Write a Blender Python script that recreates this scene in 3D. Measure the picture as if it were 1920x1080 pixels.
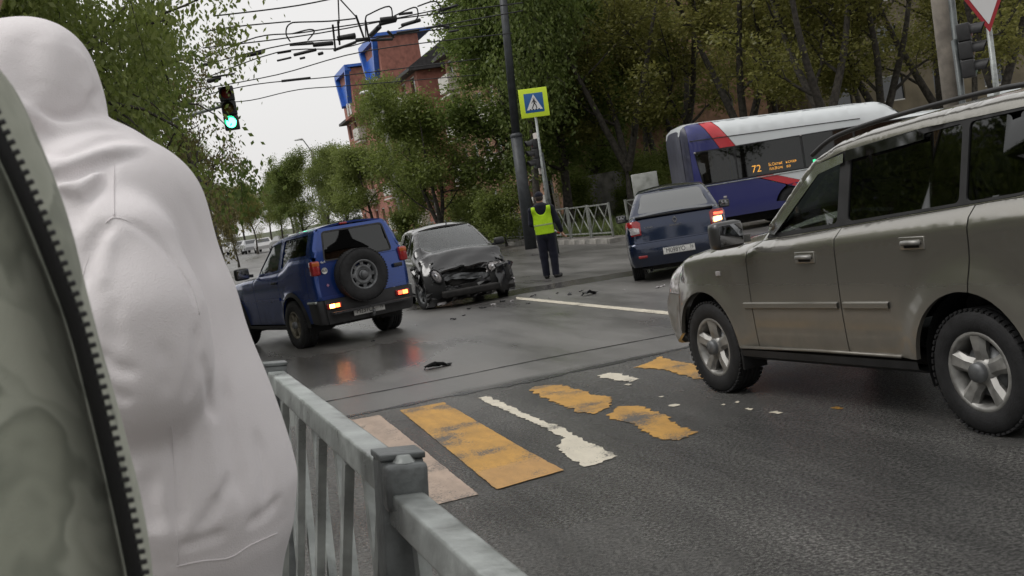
import bpy, bmesh, math, random
import numpy as np
from mathutils import Vector, Matrix
from mathutils.geometry import delaunay_2d_cdt
from bpy_extras.object_utils import world_to_camera_view
R = math.radians
PI = math.pi
scene = bpy.context.scene
for o in list(bpy.data.objects):
    bpy.data.objects.remove(o)
COL = scene.collection

# ------------------------------------------------------------------ camera
CAM_F, CAM_PITCH, CAM_ROLL, CAM_H = 2163.2, R(-4.019), R(9.403), 1.625   # focal length in px of a 1920 px wide picture
_f = np.array([0, math.cos(CAM_PITCH), math.sin(CAM_PITCH)])
_r0 = np.array([1., 0, 0]); _u0 = np.cross(_r0, _f)
_r = math.cos(CAM_ROLL)*_r0 - math.sin(CAM_ROLL)*_u0
_u = math.sin(CAM_ROLL)*_r0 + math.cos(CAM_ROLL)*_u0
cam_d = bpy.data.cameras.new('camera')
cam = bpy.data.objects.new('camera', cam_d); COL.objects.link(cam)
cam_d.sensor_fit = 'HORIZONTAL'; cam_d.sensor_width = 36.0
cam_d.lens = 36.0*CAM_F/1920.0
cam_d.dof.use_dof = True; cam_d.dof.focus_distance = 11.0; cam_d.dof.aperture_fstop = 20.0
cam_d.clip_start = 0.02; cam_d.clip_end = 2000
cam.matrix_world = Matrix(((_r[0], _u[0], -_f[0], 0), (_r[1], _u[1], -_f[1], 0), (_r[2], _u[2], -_f[2], CAM_H), (0, 0, 0, 1)))
scene.camera = cam

# ------------------------------------------------------------------ sky, sun, exposure (wet overcast day)
SUN_EL, SUN_AZ = R(58), R(-105)
world = bpy.data.worlds.new('World'); scene.world = world; world.use_nodes = True
nt = world.node_tree; nt.nodes.clear()
wo = nt.nodes.new('ShaderNodeOutputWorld'); bg = nt.nodes.new('ShaderNodeBackground')
sky = nt.nodes.new('ShaderNodeTexSky'); sky.sky_type = 'NISHITA'; sky.sun_disc = False
sky.sun_elevation = SUN_EL; sky.sun_rotation = SUN_AZ; sky.air_density = 1.0; sky.dust_density = 6.0; sky.ozone_density = 1.0
hs = nt.nodes.new('ShaderNodeHueSaturation'); hs.inputs['Saturation'].default_value = 0.12
mx = nt.nodes.new('ShaderNodeMix'); mx.data_type = 'RGBA'; mx.inputs[0].default_value = 0.72
mx.inputs[7].default_value = (8.2, 8.1, 8.0, 1)          # even cloud cover
nt.links.new(sky.outputs[0], hs.inputs['Color']); nt.links.new(hs.outputs[0], mx.inputs[6])
nt.links.new(mx.outputs[2], bg.inputs[0]); bg.inputs[1].default_value = 0.1
nt.links.new(bg.outputs[0], wo.inputs[0])
sun_d = bpy.data.lights.new('sun', 'SUN'); sun_d.energy = 0.75; sun_d.angle = R(25); sun_d.color = (1, .97, .93)
sun = bpy.data.objects.new('sun', sun_d); COL.objects.link(sun)
sun.rotation_euler = (R(90)-SUN_EL, 0, PI-SUN_AZ)
scene.view_settings.view_transform = 'Standard'; scene.view_settings.look = 'None'
scene.view_settings.exposure = 0.36; scene.view_settings.gamma = 1.0; scene.view_settings.use_curve_mapping = False
scene.render.engine = 'CYCLES'

# ------------------------------------------------------------------ places: pixel -> point, street frame, terrain
def ray(px, py): return _f + _r*(px-960)/CAM_F - _u*(py-540)/CAM_F
SE = np.array([math.cos(R(106)), math.sin(R(106))])      # along the street
SN = np.array([SE[1], -SE[0]])                           # across it, to the right
def sn(s, n): return SE*s + SN*n
def terrain(x, y):
    s = SE[0]*x + SE[1]*y
    d = max(0.0, s-30.0)
    return 0.014*d*d/(d+12.0)
def G(px, py, dz=0.0):
    d = ray(px, py); z = 0.0
    for k in range(30):
        if d[2] > -1e-4:
            t = 200.0
        else:
            t = (z+dz-CAM_H)/d[2]
        t = min(t, 260.0)
        z = terrain(d[0]*t, d[1]*t)
    return np.array([d[0]*t, d[1]*t, z+dz])
def D(px, py, Y):
    d = ray(px, py); t = Y/d[1]
    return np.array([0, 0, CAM_H]) + d*t

# ------------------------------------------------------------------ object helpers
def link(o, parent=None):
    COL.objects.link(o)
    if parent is not None: o.parent = parent
    return o
def tag(o, label=None, cat=None, group=None, kind=None):
    if label: o['label'] = label
    if cat: o['category'] = cat
    if group: o['group'] = group
    if kind: o['kind'] = kind
    return o
def empty(name, loc=(0, 0, 0), rz=0.0, label=None, cat=None, group=None):
    o = bpy.data.objects.new(name, None); COL.objects.link(o)
    o.location = loc; o.rotation_euler = (0, 0, rz); o.empty_display_size = .2
    return tag(o, label, cat, group)
def copy_tree(o, parent=None):
    c = o.copy(); COL.objects.link(c)
    if parent is not None: c.parent = parent
    for ch in o.children: copy_tree(ch, c)
    return c

class MB:
    """collects faces, then links them as ONE mesh object"""
    def __init__(s): s.v = []; s.f = []; s.sm = []
    def add(s, vs, fs, smooth=False):
        n = len(s.v); s.v += [tuple(map(float, p)) for p in vs]
        s.f += [tuple(i+n for i in f) for f in fs]; s.sm += [smooth]*len(fs); return s
    def box(s, c, sz, rot=None, taper=1.0, bev=0.0):
        x, y, z = [q/2 for q in sz]
        if bev > 0:
            b = min(bev, x*.9, y*.9, z*.9); vs = []; fs = []
            bm = bmesh.new(); bmesh.ops.create_cube(bm, size=1.0)
            for v in bm.verts: v.co = Vector((v.co.x*2*x, v.co.y*2*y, v.co.z*2*z))
            bmesh.ops.bevel(bm, geom=list(bm.edges), offset=b, segments=2, affect='EDGES', profile=.6)
            bm.verts.index_update()
            vs = [v.co.copy() for v in bm.verts]; fs = [[v.index for v in f.verts] for f in bm.faces]; bm.free()
        else:
            vs = [Vector((sx*x*(taper if sz_ > 0 else 1), sy*y*(taper if sz_ > 0 else 1), sz_*z)) for sx, sy, sz_ in
                  ((-1, -1, -1), (1, -1, -1), (1, 1, -1), (-1, 1, -1), (-1, -1, 1), (1, -1, 1), (1, 1, 1), (-1, 1, 1))]
            fs = [(0, 3, 2, 1), (4, 5, 6, 7), (0, 1, 5, 4), (1, 2, 6, 5), (2, 3, 7, 6), (3, 0, 4, 7)]
        if rot is not None: vs = [rot @ v for v in vs]
        return s.add([v + Vector(c) for v in vs], fs, bev > 0)
    def tube(s, pts, rad, n=8, cap=True, smooth=True, scale=(1, 1)):
        pts = [Vector(p) for p in pts]; k = len(pts)
        rad = rad if hasattr(rad, '__len__') else [rad]*k
        vs = []; fs = []; up = None
        for i, p in enumerate(pts):
            t = (pts[min(i+1, k-1)]-pts[max(i-1, 0)]).normalized()
            if up is None:
                up = Vector((0, 0, 1)) if abs(t.z) < .9 else Vector((1, 0, 0))
            a = t.cross(up).normalized(); b = a.cross(t).normalized(); up = b
            for j in range(n):
                q = 2*PI*j/n + PI/n
                vs.append(p + (a*math.cos(q)*scale[0] + b*math.sin(q)*scale[1])*rad[i])
        for i in range(k-1):
            for j in range(n):
                fs.append((i*n+j, i*n+(j+1) % n, (i+1)*n+(j+1) % n, (i+1)*n+j))
        if cap:
            fs.append(tuple(range(n-1, -1, -1))); fs.append(tuple((k-1)*n+j for j in range(n)))
        return s.add(vs, fs, smooth)
    def bar(s, a, b, w, h, up=(0, 0, 1)):
        a = Vector(a); b = Vector(b); t = (b-a); L = t.length; t.normalize()
        u = Vector(up); x = t.cross(u).normalized(); y = x.cross(t).normalized()
        vs = []
        for p in (a, b):
            for i, j in ((-1, -1), (1, -1), (1, 1), (-1, 1)): vs.append(p + x*(w/2*i) + y*(h/2*j))
        return s.add(vs, [(0, 1, 2, 3)[::-1], (4, 5, 6, 7), (0, 1, 5, 4), (1, 2, 6, 5), (2, 3, 7, 6), (3, 0, 4, 7)])
    def lathe(s, prof, n=24, axis='y', c=(0, 0, 0), smooth=True, close=False):
        """prof: (r, h) pairs turned round the axis"""
        vs = []; fs = []; k = len(prof)
        for j in range(n):
            q = 2*PI*j/n; ca, sa = math.cos(q), math.sin(q)
            for r, h in prof:
                p = {'y': (r*ca, h, r*sa), 'z': (r*ca, r*sa, h), 'x': (h, r*ca, r*sa)}[axis]
                vs.append((p[0]+c[0], p[1]+c[1], p[2]+c[2]))
        for j in range(n):
            for i in range(k-1 if not close else k):
                a = j*k+i; b = j*k+(i+1) % k; c2 = ((j+1) % n)*k+(i+1) % k; d = ((j+1) % n)*k+i
                fs.append((a, b, c2, d))
        return s.add(vs, fs, smooth)
    def prism(s, poly, h0, h1, axis='z'):
        n = len(poly)
        def P(p, h): return {'z': (p[0], p[1], h), 'y': (p[0], h, p[1]), 'x': (h, p[0], p[1])}[axis]
        vs = [P(p, h0) for p in poly] + [P(p, h1) for p in poly]
        fs = [tuple(range(n))[::-1], tuple(range(n, 2*n))] + [(i, (i+1) % n, n+(i+1) % n, n+i) for i in range(n)]
        return s.add(vs, fs)
    def mesh(s, name):
        me = bpy.data.meshes.new(name); me.from_pydata(s.v, [], s.f); me.validate(verbose=False)
        if len(me.polygons) == len(s.sm): me.polygons.foreach_set('use_smooth', s.sm)
        return me
    def build(s, name, mat=None, parent=None, fixn=True):
        me = s.mesh(name)
        if fixn:
            bm = bmesh.new(); bm.from_mesh(me); bmesh.ops.recalc_face_normals(bm, faces=bm.faces); bm.to_mesh(me); bm.free()
        if mat: me.materials.append(mat)
        return link(bpy.data.objects.new(name, me), parent)

def npmesh(name, V, Fq, mat=None, parent=None, smooth=True, attr=None):
    """fast mesh from numpy arrays of quads or triangles"""
    me = bpy.data.meshes.new(name); V = np.asarray(V, np.float32); Fq = np.asarray(Fq, np.int32); k = Fq.shape[1]
    me.vertices.add(len(V)); me.vertices.foreach_set('co', V.ravel())
    me.loops.add(Fq.size); me.loops.foreach_set('vertex_index', Fq.ravel())
    me.polygons.add(len(Fq)); me.polygons.foreach_set('loop_start', np.arange(0, Fq.size, k, dtype=np.int32))
    me.polygons.foreach_set('loop_total', np.full(len(Fq), k, np.int32))
    me.polygons.foreach_set('use_smooth', np.full(len(Fq), smooth))
    me.update(calc_edges=True); me.validate()
    if mat: me.materials.append(mat)
    return link(bpy.data.objects.new(name, me), parent)

def text_mesh(name, txt, size, mat, parent, M, extrude=.0008):
    cu = bpy.data.curves.new('lettering', 'FONT'); cu.body = txt; cu.size = size; cu.align_x = 'CENTER'; cu.align_y = 'CENTER'; cu.extrude = extrude
    o = bpy.data.objects.new('lettering', cu); COL.objects.link(o)
    bpy.context.view_layer.update()
    me = bpy.data.meshes.new_from_object(o.evaluated_get(bpy.context.evaluated_depsgraph_get()))
    bpy.data.objects.remove(o); bpy.data.curves.remove(cu)
    me.materials.clear(); me.materials.append(mat); me.transform(M); me.name = name
    return link(bpy.data.objects.new(name, me), parent)

# ------------------------------------------------------------------ materials
def node(nt, kind, **kw):
    n = nt.nodes.new(kind)
    for k, v in kw.items():
        if k.startswith('i_'): n.inputs[k[2:].replace('_', ' ')].default_value = v
        else: setattr(n, k, v)
    return n
def mat(name, col, rough=.5, metal=0.0, var=0.0, scale=6.0, bump=0.0, bscale=40.0, spec=.5, coat=0.0, emit=None, es=0.0, col2=None, rvar=0.0, detail=4.0, contrast=(0.35, .65)):
    m = bpy.data.materials.new(name); m.use_nodes = True; nt = m.node_tree; b = nt.nodes['Principled BSDF']
    b.inputs['Base Color'].default_value = (*col, 1); b.inputs['Roughness'].default_value = rough; b.inputs['Metallic'].default_value = metal
    b.inputs['Specular IOR Level'].default_value = spec
    if coat: b.inputs['Coat Weight'].default_value = coat; b.inputs['Coat Roughness'].default_value = .06
    tc = nt.nodes.new('ShaderNodeTexCoord')
    if var or col2 is not None or rvar:
        nz = node(nt, 'ShaderNodeTexNoise'); nz.inputs['Scale'].default_value = scale; nz.inputs['Detail'].default_value = detail
        nt.links.new(tc.outputs['Object'], nz.inputs['Vector'])
        rp = nt.nodes.new('ShaderNodeValToRGB'); c2 = col2 if col2 is not None else tuple(c*(1+var) for c in col)
        c1 = col if col2 is not None else tuple(c*(1-var) for c in col)
        rp.color_ramp.elements[0].position = contrast[0]; rp.color_ramp.elements[1].position = contrast[1]
        rp.color_ramp.elements[0].color = (*c1, 1); rp.color_ramp.elements[1].color = (*c2, 1)
        nt.links.new(nz.outputs[0], rp.inputs[0]); nt.links.new(rp.outputs[0], b.inputs['Base Color'])
        if rvar:
            mr = node(nt, 'ShaderNodeMapRange'); mr.inputs[3].default_value = max(.02, rough-rvar); mr.inputs[4].default_value = min(1, rough+rvar)
            mr.inputs[1].default_value = .3; mr.inputs[2].default_value = .7
            nt.links.new(nz.outputs[0], mr.inputs[0]); nt.links.new(mr.outputs[0], b.inputs['Roughness'])
    if bump:
        nb = node(nt, 'ShaderNodeTexNoise'); nb.inputs['Scale'].default_value = bscale; nb.inputs['Detail'].default_value = 5
        nt.links.new(tc.outputs['Object'], nb.inputs['Vector'])
        bp = nt.nodes.new('ShaderNodeBump'); bp.inputs['Strength'].default_value = bump; bp.inputs['Distance'].default_value = .02
        nt.links.new(nb.outputs[0], bp.inputs['Height']); nt.links.new(bp.outputs[0], b.inputs['Normal'])
    if emit: b.inputs['Emission Color'].default_value = (*emit, 1); b.inputs['Emission Strength'].default_value = es
    return m
def glass_mat(name, tint, gloss=.04, rough=.02):
    m = bpy.data.materials.new(name); m.use_nodes = True; nt = m.node_tree; nt.nodes.clear()
    o = nt.nodes.new('ShaderNodeOutputMaterial'); t = nt.nodes.new('ShaderNodeBsdfTransparent'); g = nt.nodes.new('ShaderNodeBsdfGlossy')
    t.inputs[0].default_value = (*tint, 1); g.inputs['Roughness'].default_value = rough; g.inputs[0].default_value = (.95, .97, .97, 1)
    fr = nt.nodes.new('ShaderNodeFresnel'); fr.inputs[0].default_value = 1.5
    ml = node(nt, 'ShaderNodeMath', operation='MULTIPLY_ADD'); ml.inputs[1].default_value = 1.0; ml.inputs[2].default_value = gloss
    nt.links.new(fr.outputs[0], ml.inputs[0])
    mix = nt.nodes.new('ShaderNodeMixShader'); nt.links.new(ml.outputs[0], mix.inputs[0]); nt.links.new(t.outputs[0], mix.inputs[1]); nt.links.new(g.outputs[0], mix.inputs[2])
    nt.links.new(mix.outputs[0], o.inputs[0]); return m
def paint(name, col, metal=.35, rough=.3, dirt=(.10, .085, .065), dz=.55, dirt_amt=.8, coat=.6):
    """car paint with road dirt that thins out upwards"""
    m = bpy.data.materials.new(name); m.use_nodes = True; nt = m.node_tree; b = nt.nodes['Principled BSDF']
    tc = nt.nodes.new('ShaderNodeTexCoord'); sp = nt.nodes.new('ShaderNodeSeparateXYZ'); nt.links.new(tc.outputs['Object'], sp.inputs[0])
    nz = node(nt, 'ShaderNodeTexNoise'); nz.inputs['Scale'].default_value = 5; nz.inputs['Detail'].default_value = 6; nt.links.new(tc.outputs['Object'], nz.inputs['Vector'])
    mr = node(nt, 'ShaderNodeMapRange'); mr.inputs[1].default_value = dz+.25; mr.inputs[2].default_value = .25; mr.inputs[3].default_value = 0; mr.inputs[4].default_value = dirt_amt
    nt.links.new(sp.outputs[2], mr.inputs[0])
    mu = node(nt, 'ShaderNodeMath', operation='MULTIPLY'); nt.links.new(mr.outputs[0], mu.inputs[0])
    n2 = node(nt, 'ShaderNodeMapRange'); n2.inputs[1].default_value = .3; n2.inputs[2].default_value = .65; n2.inputs[3].default_value = .35; n2.inputs[4].default_value = 1; nt.links.new(nz.outputs[0], n2.inputs[0])
    nt.links.new(n2.outputs[0], mu.inputs[1])
    mx = node(nt, 'ShaderNodeMix', data_type='RGBA'); mx.inputs[6].default_value = (*col, 1); mx.inputs[7].default_value = (*dirt, 1)
    nt.links.new(mu.outputs[0], mx.inputs[0]); nt.links.new(mx.outputs[2], b.inputs['Base Color'])
    r2 = node(nt, 'ShaderNodeMapRange'); r2.inputs[3].default_value = rough; r2.inputs[4].default_value = .75; nt.links.new(mu.outputs[0], r2.inputs[0]); nt.links.new(r2.outputs[0], b.inputs['Roughness'])
    m2 = node(nt, 'ShaderNodeMapRange'); m2.inputs[3].default_value = metal; m2.inputs[4].default_value = 0; nt.links.new(mu.outputs[0], m2.inputs[0]); nt.links.new(m2.outputs[0], b.inputs['Metallic'])
    c2 = node(nt, 'ShaderNodeMapRange'); c2.inputs[3].default_value = coat; c2.inputs[4].default_value = 0; nt.links.new(mu.outputs[0], c2.inputs[0]); nt.links.new(c2.outputs[0], b.inputs['Coat Weight'])
    b.inputs['Coat Roughness'].default_value = .08
    return m

M = {}
M['rubber'] = mat('rubber', (.012, .012, .013), .75, bump=.2, bscale=90, var=.4, scale=12)
M['plastic'] = mat('plastic', (.02, .02, .021), .55, bump=.1, bscale=200, var=.25, scale=8)
M['black'] = mat('black', (.006, .006, .006), .8)
M['under'] = mat('under', (.012, .011, .010), .85, var=.5, scale=9)
M['alloy'] = mat('alloy', (.32, .315, .30), .5, .6, var=.25, scale=14, rvar=.12)
M['steel'] = mat('steel', (.16, .165, .17), .5, .5, var=.3, scale=10)
M['alloy_d'] = mat('alloy_dull', (.20, .18, .14), .55, .4, var=.35, scale=9)
M['chrome'] = mat('chrome', (.75, .75, .76), .12, 1.0)
M['mirror_glass'] = mat('mirror_glass', (.22, .22, .23), .06, 1.0)
M['redlens'] = mat('redlens', (.28, .012, .014), .12, coat=.5, var=.2, scale=30)
M['clearlens'] = mat('clearlens', (.42, .40, .40), .12, .3, coat=.5, var=.3, scale=40)
M['lit_or'] = mat('lit_lamp', (.8, .2, .08), .2, emit=(1, .16, .035), es=7.0)
M['lit_yel'] = mat('lit_bulb', (.9, .6, .2), .2, emit=(1, .36, .08), es=13.0)
M['lit_red'] = mat('lit_red_lamp', (.6, .05, .03), .2, emit=(1, .07, .03), es=4.0)
M['lit_green'] = mat('lit_green_lamp', (.1, .8, .5), .2, emit=(.04, 1, .38), es=14.0)
M['led'] = mat('led_amber', (.9, .4, .05), .3, emit=(1, .40, .04), es=9.0)
M['plate'] = mat('plate_white', (.62, .62, .60), .45, var=.15, scale=20)
M['ink'] = mat('ink_black', (.012, .012, .012), .5)
M['glass'] = glass_mat('glass', (.72, .80, .78), .03)
M['glass_t'] = glass_mat('glass_tinted', (.035, .04, .042), .02)
M['glass_m'] = glass_mat('glass_half_tinted', (.16, .18, .17), .03)
M['seat'] = mat('seat_cloth', (.035, .035, .037), .9, var=.3, scale=20)
M['galv'] = mat('galvanised', (.30, .32, .31), .42, .35, var=.3, scale=9, bump=.25, bscale=25, rvar=.18)
M['galv_d'] = mat('painted_grey_steel', (.075, .085, .085), .45, .2, var=.35, scale=7, bump=.15, bscale=30, rvar=.12)
M['pole_dark'] = mat('dark_pole_paint', (.028, .032, .036), .5, .1, var=.3, scale=5, bump=.15, bscale=30)
M['concrete'] = mat('concrete', (.22, .21, .195), .85, var=.3, scale=3, bump=.3, bscale=30)
M['kerb'] = mat('kerb_stone', (.23, .22, .20), .7, var=.35, scale=4, bump=.3, bscale=30, rvar=.2)
M['bark'] = mat('bark', (.05, .044, .036), .9, var=.5, scale=9, bump=.8, bscale=18)
M['wire'] = mat('wire', (.012, .012, .013), .6)
# ================================================================== the setting: road, kerbs, verges, markings
WET = [(-2.3, 14.3, 1.7, 2.2, .16), (1.0, 21.8, 3.6, .8, .09), (1.6, 7.0, .7, .5, .2), (5.0, 13, 2.0, 1.5, .2)]     # x, y, radii, roughness of the standing film
def asphalt():
    m = bpy.data.materials.new('asphalt'); m.use_nodes = True; nt = m.node_tree; b = nt.nodes['Principled BSDF']; L = nt.links.new
    tc = nt.nodes.new('ShaderNodeTexCoord')
    def noise(sc, det=4, rough=.55, mapping=None):
        n = node(nt, 'ShaderNodeTexNoise'); n.inputs['Scale'].default_value = sc; n.inputs['Detail'].default_value = det; n.inputs['Roughness'].default_value = rough
        if mapping is not None: L(mapping.outputs[0], n.inputs['Vector'])
        else: L(tc.outputs['Object'], n.inputs['Vector'])
        return n
    # older coarse asphalt this side of the joint, smoother dense asphalt on the junction
    sp = node(nt, 'ShaderNodeMapping'); sp.inputs['Rotation'].default_value = (0, 0, R(-106)); L(tc.outputs['Object'], sp.inputs['Vector'])
    mp = node(nt, 'ShaderNodeMapping'); mp.inputs['Scale'].default_value = (.22, 1, 1); L(sp.outputs[0], mp.inputs['Vector'])
    sx = nt.nodes.new('ShaderNodeSeparateXYZ'); L(sp.outputs[0], sx.inputs[0])
    wob = noise(.5, 3)
    ad = node(nt, 'ShaderNodeMath', operation='MULTIPLY_ADD'); ad.inputs[1].default_value = .5; L(wob.outputs[0], ad.inputs[0]); L(sx.outputs[0], ad.inputs[2])
    near = node(nt, 'ShaderNodeMapRange'); near.inputs[1].default_value = 10.75; near.inputs[2].default_value = 10.55; L(ad.outputs[0], near.inputs[0])
    big = noise(.35, 5, .6); tracks = noise(.9, 5, .6, mp); grit = noise(48, 5, .85); fine = noise(240, 2, .6)
    # colour
    c = nt.nodes.new('ShaderNodeValToRGB'); c.color_ramp.elements[0].position = .35; c.color_ramp.elements[1].position = .72
    c.color_ramp.elements[0].color = (.075, .072, .069, 1); c.color_ramp.elements[1].color = (.150, .144, .135, 1); L(tracks.outputs[0], c.inputs[0])
    g = nt.nodes.new('ShaderNodeValToRGB'); g.color_ramp.elements[0].position = .42; g.color_ramp.elements[1].position = .62
    g.color_ramp.elements[0].color = (.012, .012, .012, 1); g.color_ramp.elements[1].color = (.22, .215, .20, 1); L(grit.outputs[0], g.inputs[0])
    mx = node(nt, 'ShaderNodeMix', data_type='RGBA'); L(near.outputs[0], mx.inputs[0]); L(c.outputs[0], mx.inputs[6])
    m2 = node(nt, 'ShaderNodeMix', data_type='RGBA'); m2.inputs[0].default_value = .85; L(c.outputs[0], m2.inputs[6]); L(g.outputs[0], m2.inputs[7])
    st_ = node(nt, 'ShaderNodeMapRange'); st_.inputs[1].default_value = .40; st_.inputs[2].default_value = .60; st_.inputs[3].default_value = .5; st_.inputs[4].default_value = 1.3; stn = noise(.55, 6, .65, mp); L(stn.outputs[0], st_.inputs[0])
    sm_ = node(nt, 'ShaderNodeVectorMath', operation='SCALE'); L(m2.outputs[2], sm_.inputs[0]); L(st_.outputs[0], sm_.inputs['Scale'])
    L(sm_.outputs[0], mx.inputs[7]); L(mx.outputs[2], b.inputs['Base Color'])
    # wetness -> roughness
    r1 = node(nt, 'ShaderNodeMapRange'); r1.inputs[1].default_value = .36; r1.inputs[2].default_value = .66; r1.inputs[3].default_value = .26; r1.inputs[4].default_value = .52; L(tracks.outputs[0], r1.inputs[0])
    r2 = node(nt, 'ShaderNodeMapRange'); r2.inputs[1].default_value = .38; r2.inputs[2].default_value = .62; r2.inputs[3].default_value = .15; r2.inputs[4].default_value = .36; L(big.outputs[0], r2.inputs[0])
    rm = node(nt, 'ShaderNodeMix', data_type='FLOAT'); L(near.outputs[0], rm.inputs[0]); L(r1.outputs[0], rm.inputs[2]); L(r2.outputs[0], rm.inputs[3]); 
    cur = rm.outputs[0]
    for (wx, wy, rx_, ry_, lo_) in WET:
        vm = node(nt, 'ShaderNodeVectorMath', operation='SUBTRACT'); vm.inputs[1].default_value = (wx, wy, 0); L(tc.outputs['Object'], vm.inputs[0])
        v2 = node(nt, 'ShaderNodeVectorMath', operation='DIVIDE'); v2.inputs[1].default_value = (rx_, ry_, 1); L(vm.outputs[0], v2.inputs[0])
        ln = node(nt, 'ShaderNodeVectorMath', operation='LENGTH'); L(v2.outputs[0], ln.inputs[0])
        a2 = node(nt, 'ShaderNodeMath', operation='MULTIPLY_ADD'); a2.inputs[1].default_value = .9; L(tracks.outputs[0], a2.inputs[0]); L(ln.outputs[1], a2.inputs[2])
        fm = node(nt, 'ShaderNodeMapRange'); fm.inputs[1].default_value = 1.45; fm.inputs[2].default_value = 1.15; L(a2.outputs[0], fm.inputs[0])
        r3 = node(nt, 'ShaderNodeMix', data_type='FLOAT'); r3.inputs[3].default_value = lo_; L(fm.outputs[0], r3.inputs[0]); L(cur, r3.inputs[2]); cur = r3.outputs[0]
    L(cur, b.inputs['Roughness'])
    # relief
    bs = node(nt, 'ShaderNodeMapRange'); bs.inputs[3].default_value = .10; bs.inputs[4].default_value = 1.0; L(near.outputs[0], bs.inputs[0])
    hm = node(nt, 'ShaderNodeMath', operation='ADD'); L(grit.outputs[0], hm.inputs[0]); L(fine.outputs[0], hm.inputs[1])
    bp = nt.nodes.new('ShaderNodeBump'); bp.inputs['Distance'].default_value = .009; L(bs.outputs[0], bp.inputs['Strength']); L(hm.outputs[0], bp.inputs['Height'])
    b2 = nt.nodes.new('ShaderNodeBump'); b2.inputs['Distance'].default_value = .03; b2.inputs['Strength'].default_value = .10; L(tracks.outputs[0], b2.inputs['Height']); L(bp.outputs[0], b2.inputs['Normal'])
    L(b2.outputs[0], b.inputs['Normal']); b.inputs['Specular IOR Level'].default_value = .55
    return m
M['asphalt'] = asphalt()
M['tar'] = mat('tar', (.012, .012, .013), .25, var=.4, scale=8, bump=.4, bscale=40)
M['soil'] = mat('soil', (.055, .050, .032), .9, col2=(.05, .075, .02), scale=1.3, bump=.6, bscale=10)
M['grass'] = mat('grass', (.055, .085, .018), .6, col2=(.13, .16, .04), scale=.9)
M['paving'] = mat('paving', (.19, .175, .165), .5, var=.3, scale=3, bump=.3, bscale=25, rvar=.2)
M['puddle'] = mat('wet_film', (.03, .03, .028), .07, var=.3, scale=1.5, bump=.03, bscale=6)

def strip(name, rows, mt, parent=None, kind=None):
    mb = MB(); n = len(rows[0])
    vs = [p for r in rows for p in r]
    fs = [(i*n+j, i*n+j+1, (i+1)*n+j+1, (i+1)*n+j) for i in range(len(rows)-1) for j in range(n-1)]
    mb.add(vs, fs, True); o = mb.build(name, mt, parent)
    if kind: o['kind'] = kind
    return o
def snp(s, n, dz=0.0):
    p = sn(s, n); return (p[0], p[1], terrain(p[0], p[1]) + dz)
srange = [-30, -15, -5, 0, 5, 10, 15, 20, 25, 30] + list(range(33, 120, 4)) + [130, 150, 180, 220, 270]
ground = strip('ground', [[snp(s, n, -.12) for n in (-600, -200, -60, -20, 0, 20, 60, 200, 600)] for s in [-60]+srange+[400, 700, 1000]], M['soil'], kind='structure')
road = strip('road', [[snp(s, n) for n in np.linspace(-60, 80, 29)] for s in srange], M['asphalt'], kind='structure')

# raised verges and pavements: (s0,s1,n0,n1)
def slab(name, s0, s1, n0, n1, dz, mt):
    ss = [s for s in srange if s0 < s < s1]; ss = [s0]+ss+[s1]
    return strip(name, [[snp(s, n, dz if True else 0) for n in np.linspace(n0, n1, 9)] for s in ss], mt, kind='structure')
KN = 12.7
verge = slab('verge', 33.0, 270, KN+.16, 80, .13, M['soil'])
verge_l = slab('verge', 34.0, 270, -60, .3, .13, M['soil'])
pav_r = slab('pavement', -30, 18.0, KN+.16, 80, .14, M['paving'])
pav_l = slab('pavement', -30, 4.9, -60, .36, .15, M['paving'])
# kerbs of single stones
def kerb(pts, closed_h=.15):
    k = MB(); k.box((0, 0, -.05), (.96, .15, .3), bev=.015); me = k.mesh('kerb_stone'); me.materials.append(M['kerb'])
    root = bpy.data.objects.new('kerb', None); COL.objects.link(root); root['kind'] = 'structure'
    rnd = random.Random(4)
    for a, b in zip(pts[:-1], pts[1:]):
        a = np.array(a); b = np.array(b); L_ = np.linalg.norm(b-a); c = int(L_); d = (b-a)/L_
        for i in range(c):
            p = a+d*(i+.5)*L_/c; q = snp(*p)
            w = sn(*(p+d*.5))-sn(*(p-d*.5))
            o = bpy.data.objects.new('kerb_stone', me); link(o, root)
            o.location = (q[0], q[1], q[2]+closed_h-.1+rnd.uniform(-.012, .012)); o.rotation_euler = (rnd.uniform(-.03, .03), rnd.uniform(-.012, .012), math.atan2(w[1], w[0])+rnd.uniform(-.012, .012))
    return root
kerb([(80, KN+.08), (33.0, KN+.08)]); kerb([(32.95, KN+.0), (32.95, 44)]); kerb([(18, KN+.6), (18, 34)]); kerb([(-3, .43), (4.9, .43)]); kerb([(4.97, .3), (4.97, -9)])

kerb([(34.0, -22), (34.0, .3)]); kerb([(34.0, .38), (70, .38)])
# far footpath behind the kerb, seen as a pale strip beside the fence
strip('path', [[snp(s, n, .136) for n in (KN+.2, KN+1.0)] for s in srange if s > 32.9], M['paving'], kind='structure')

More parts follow.
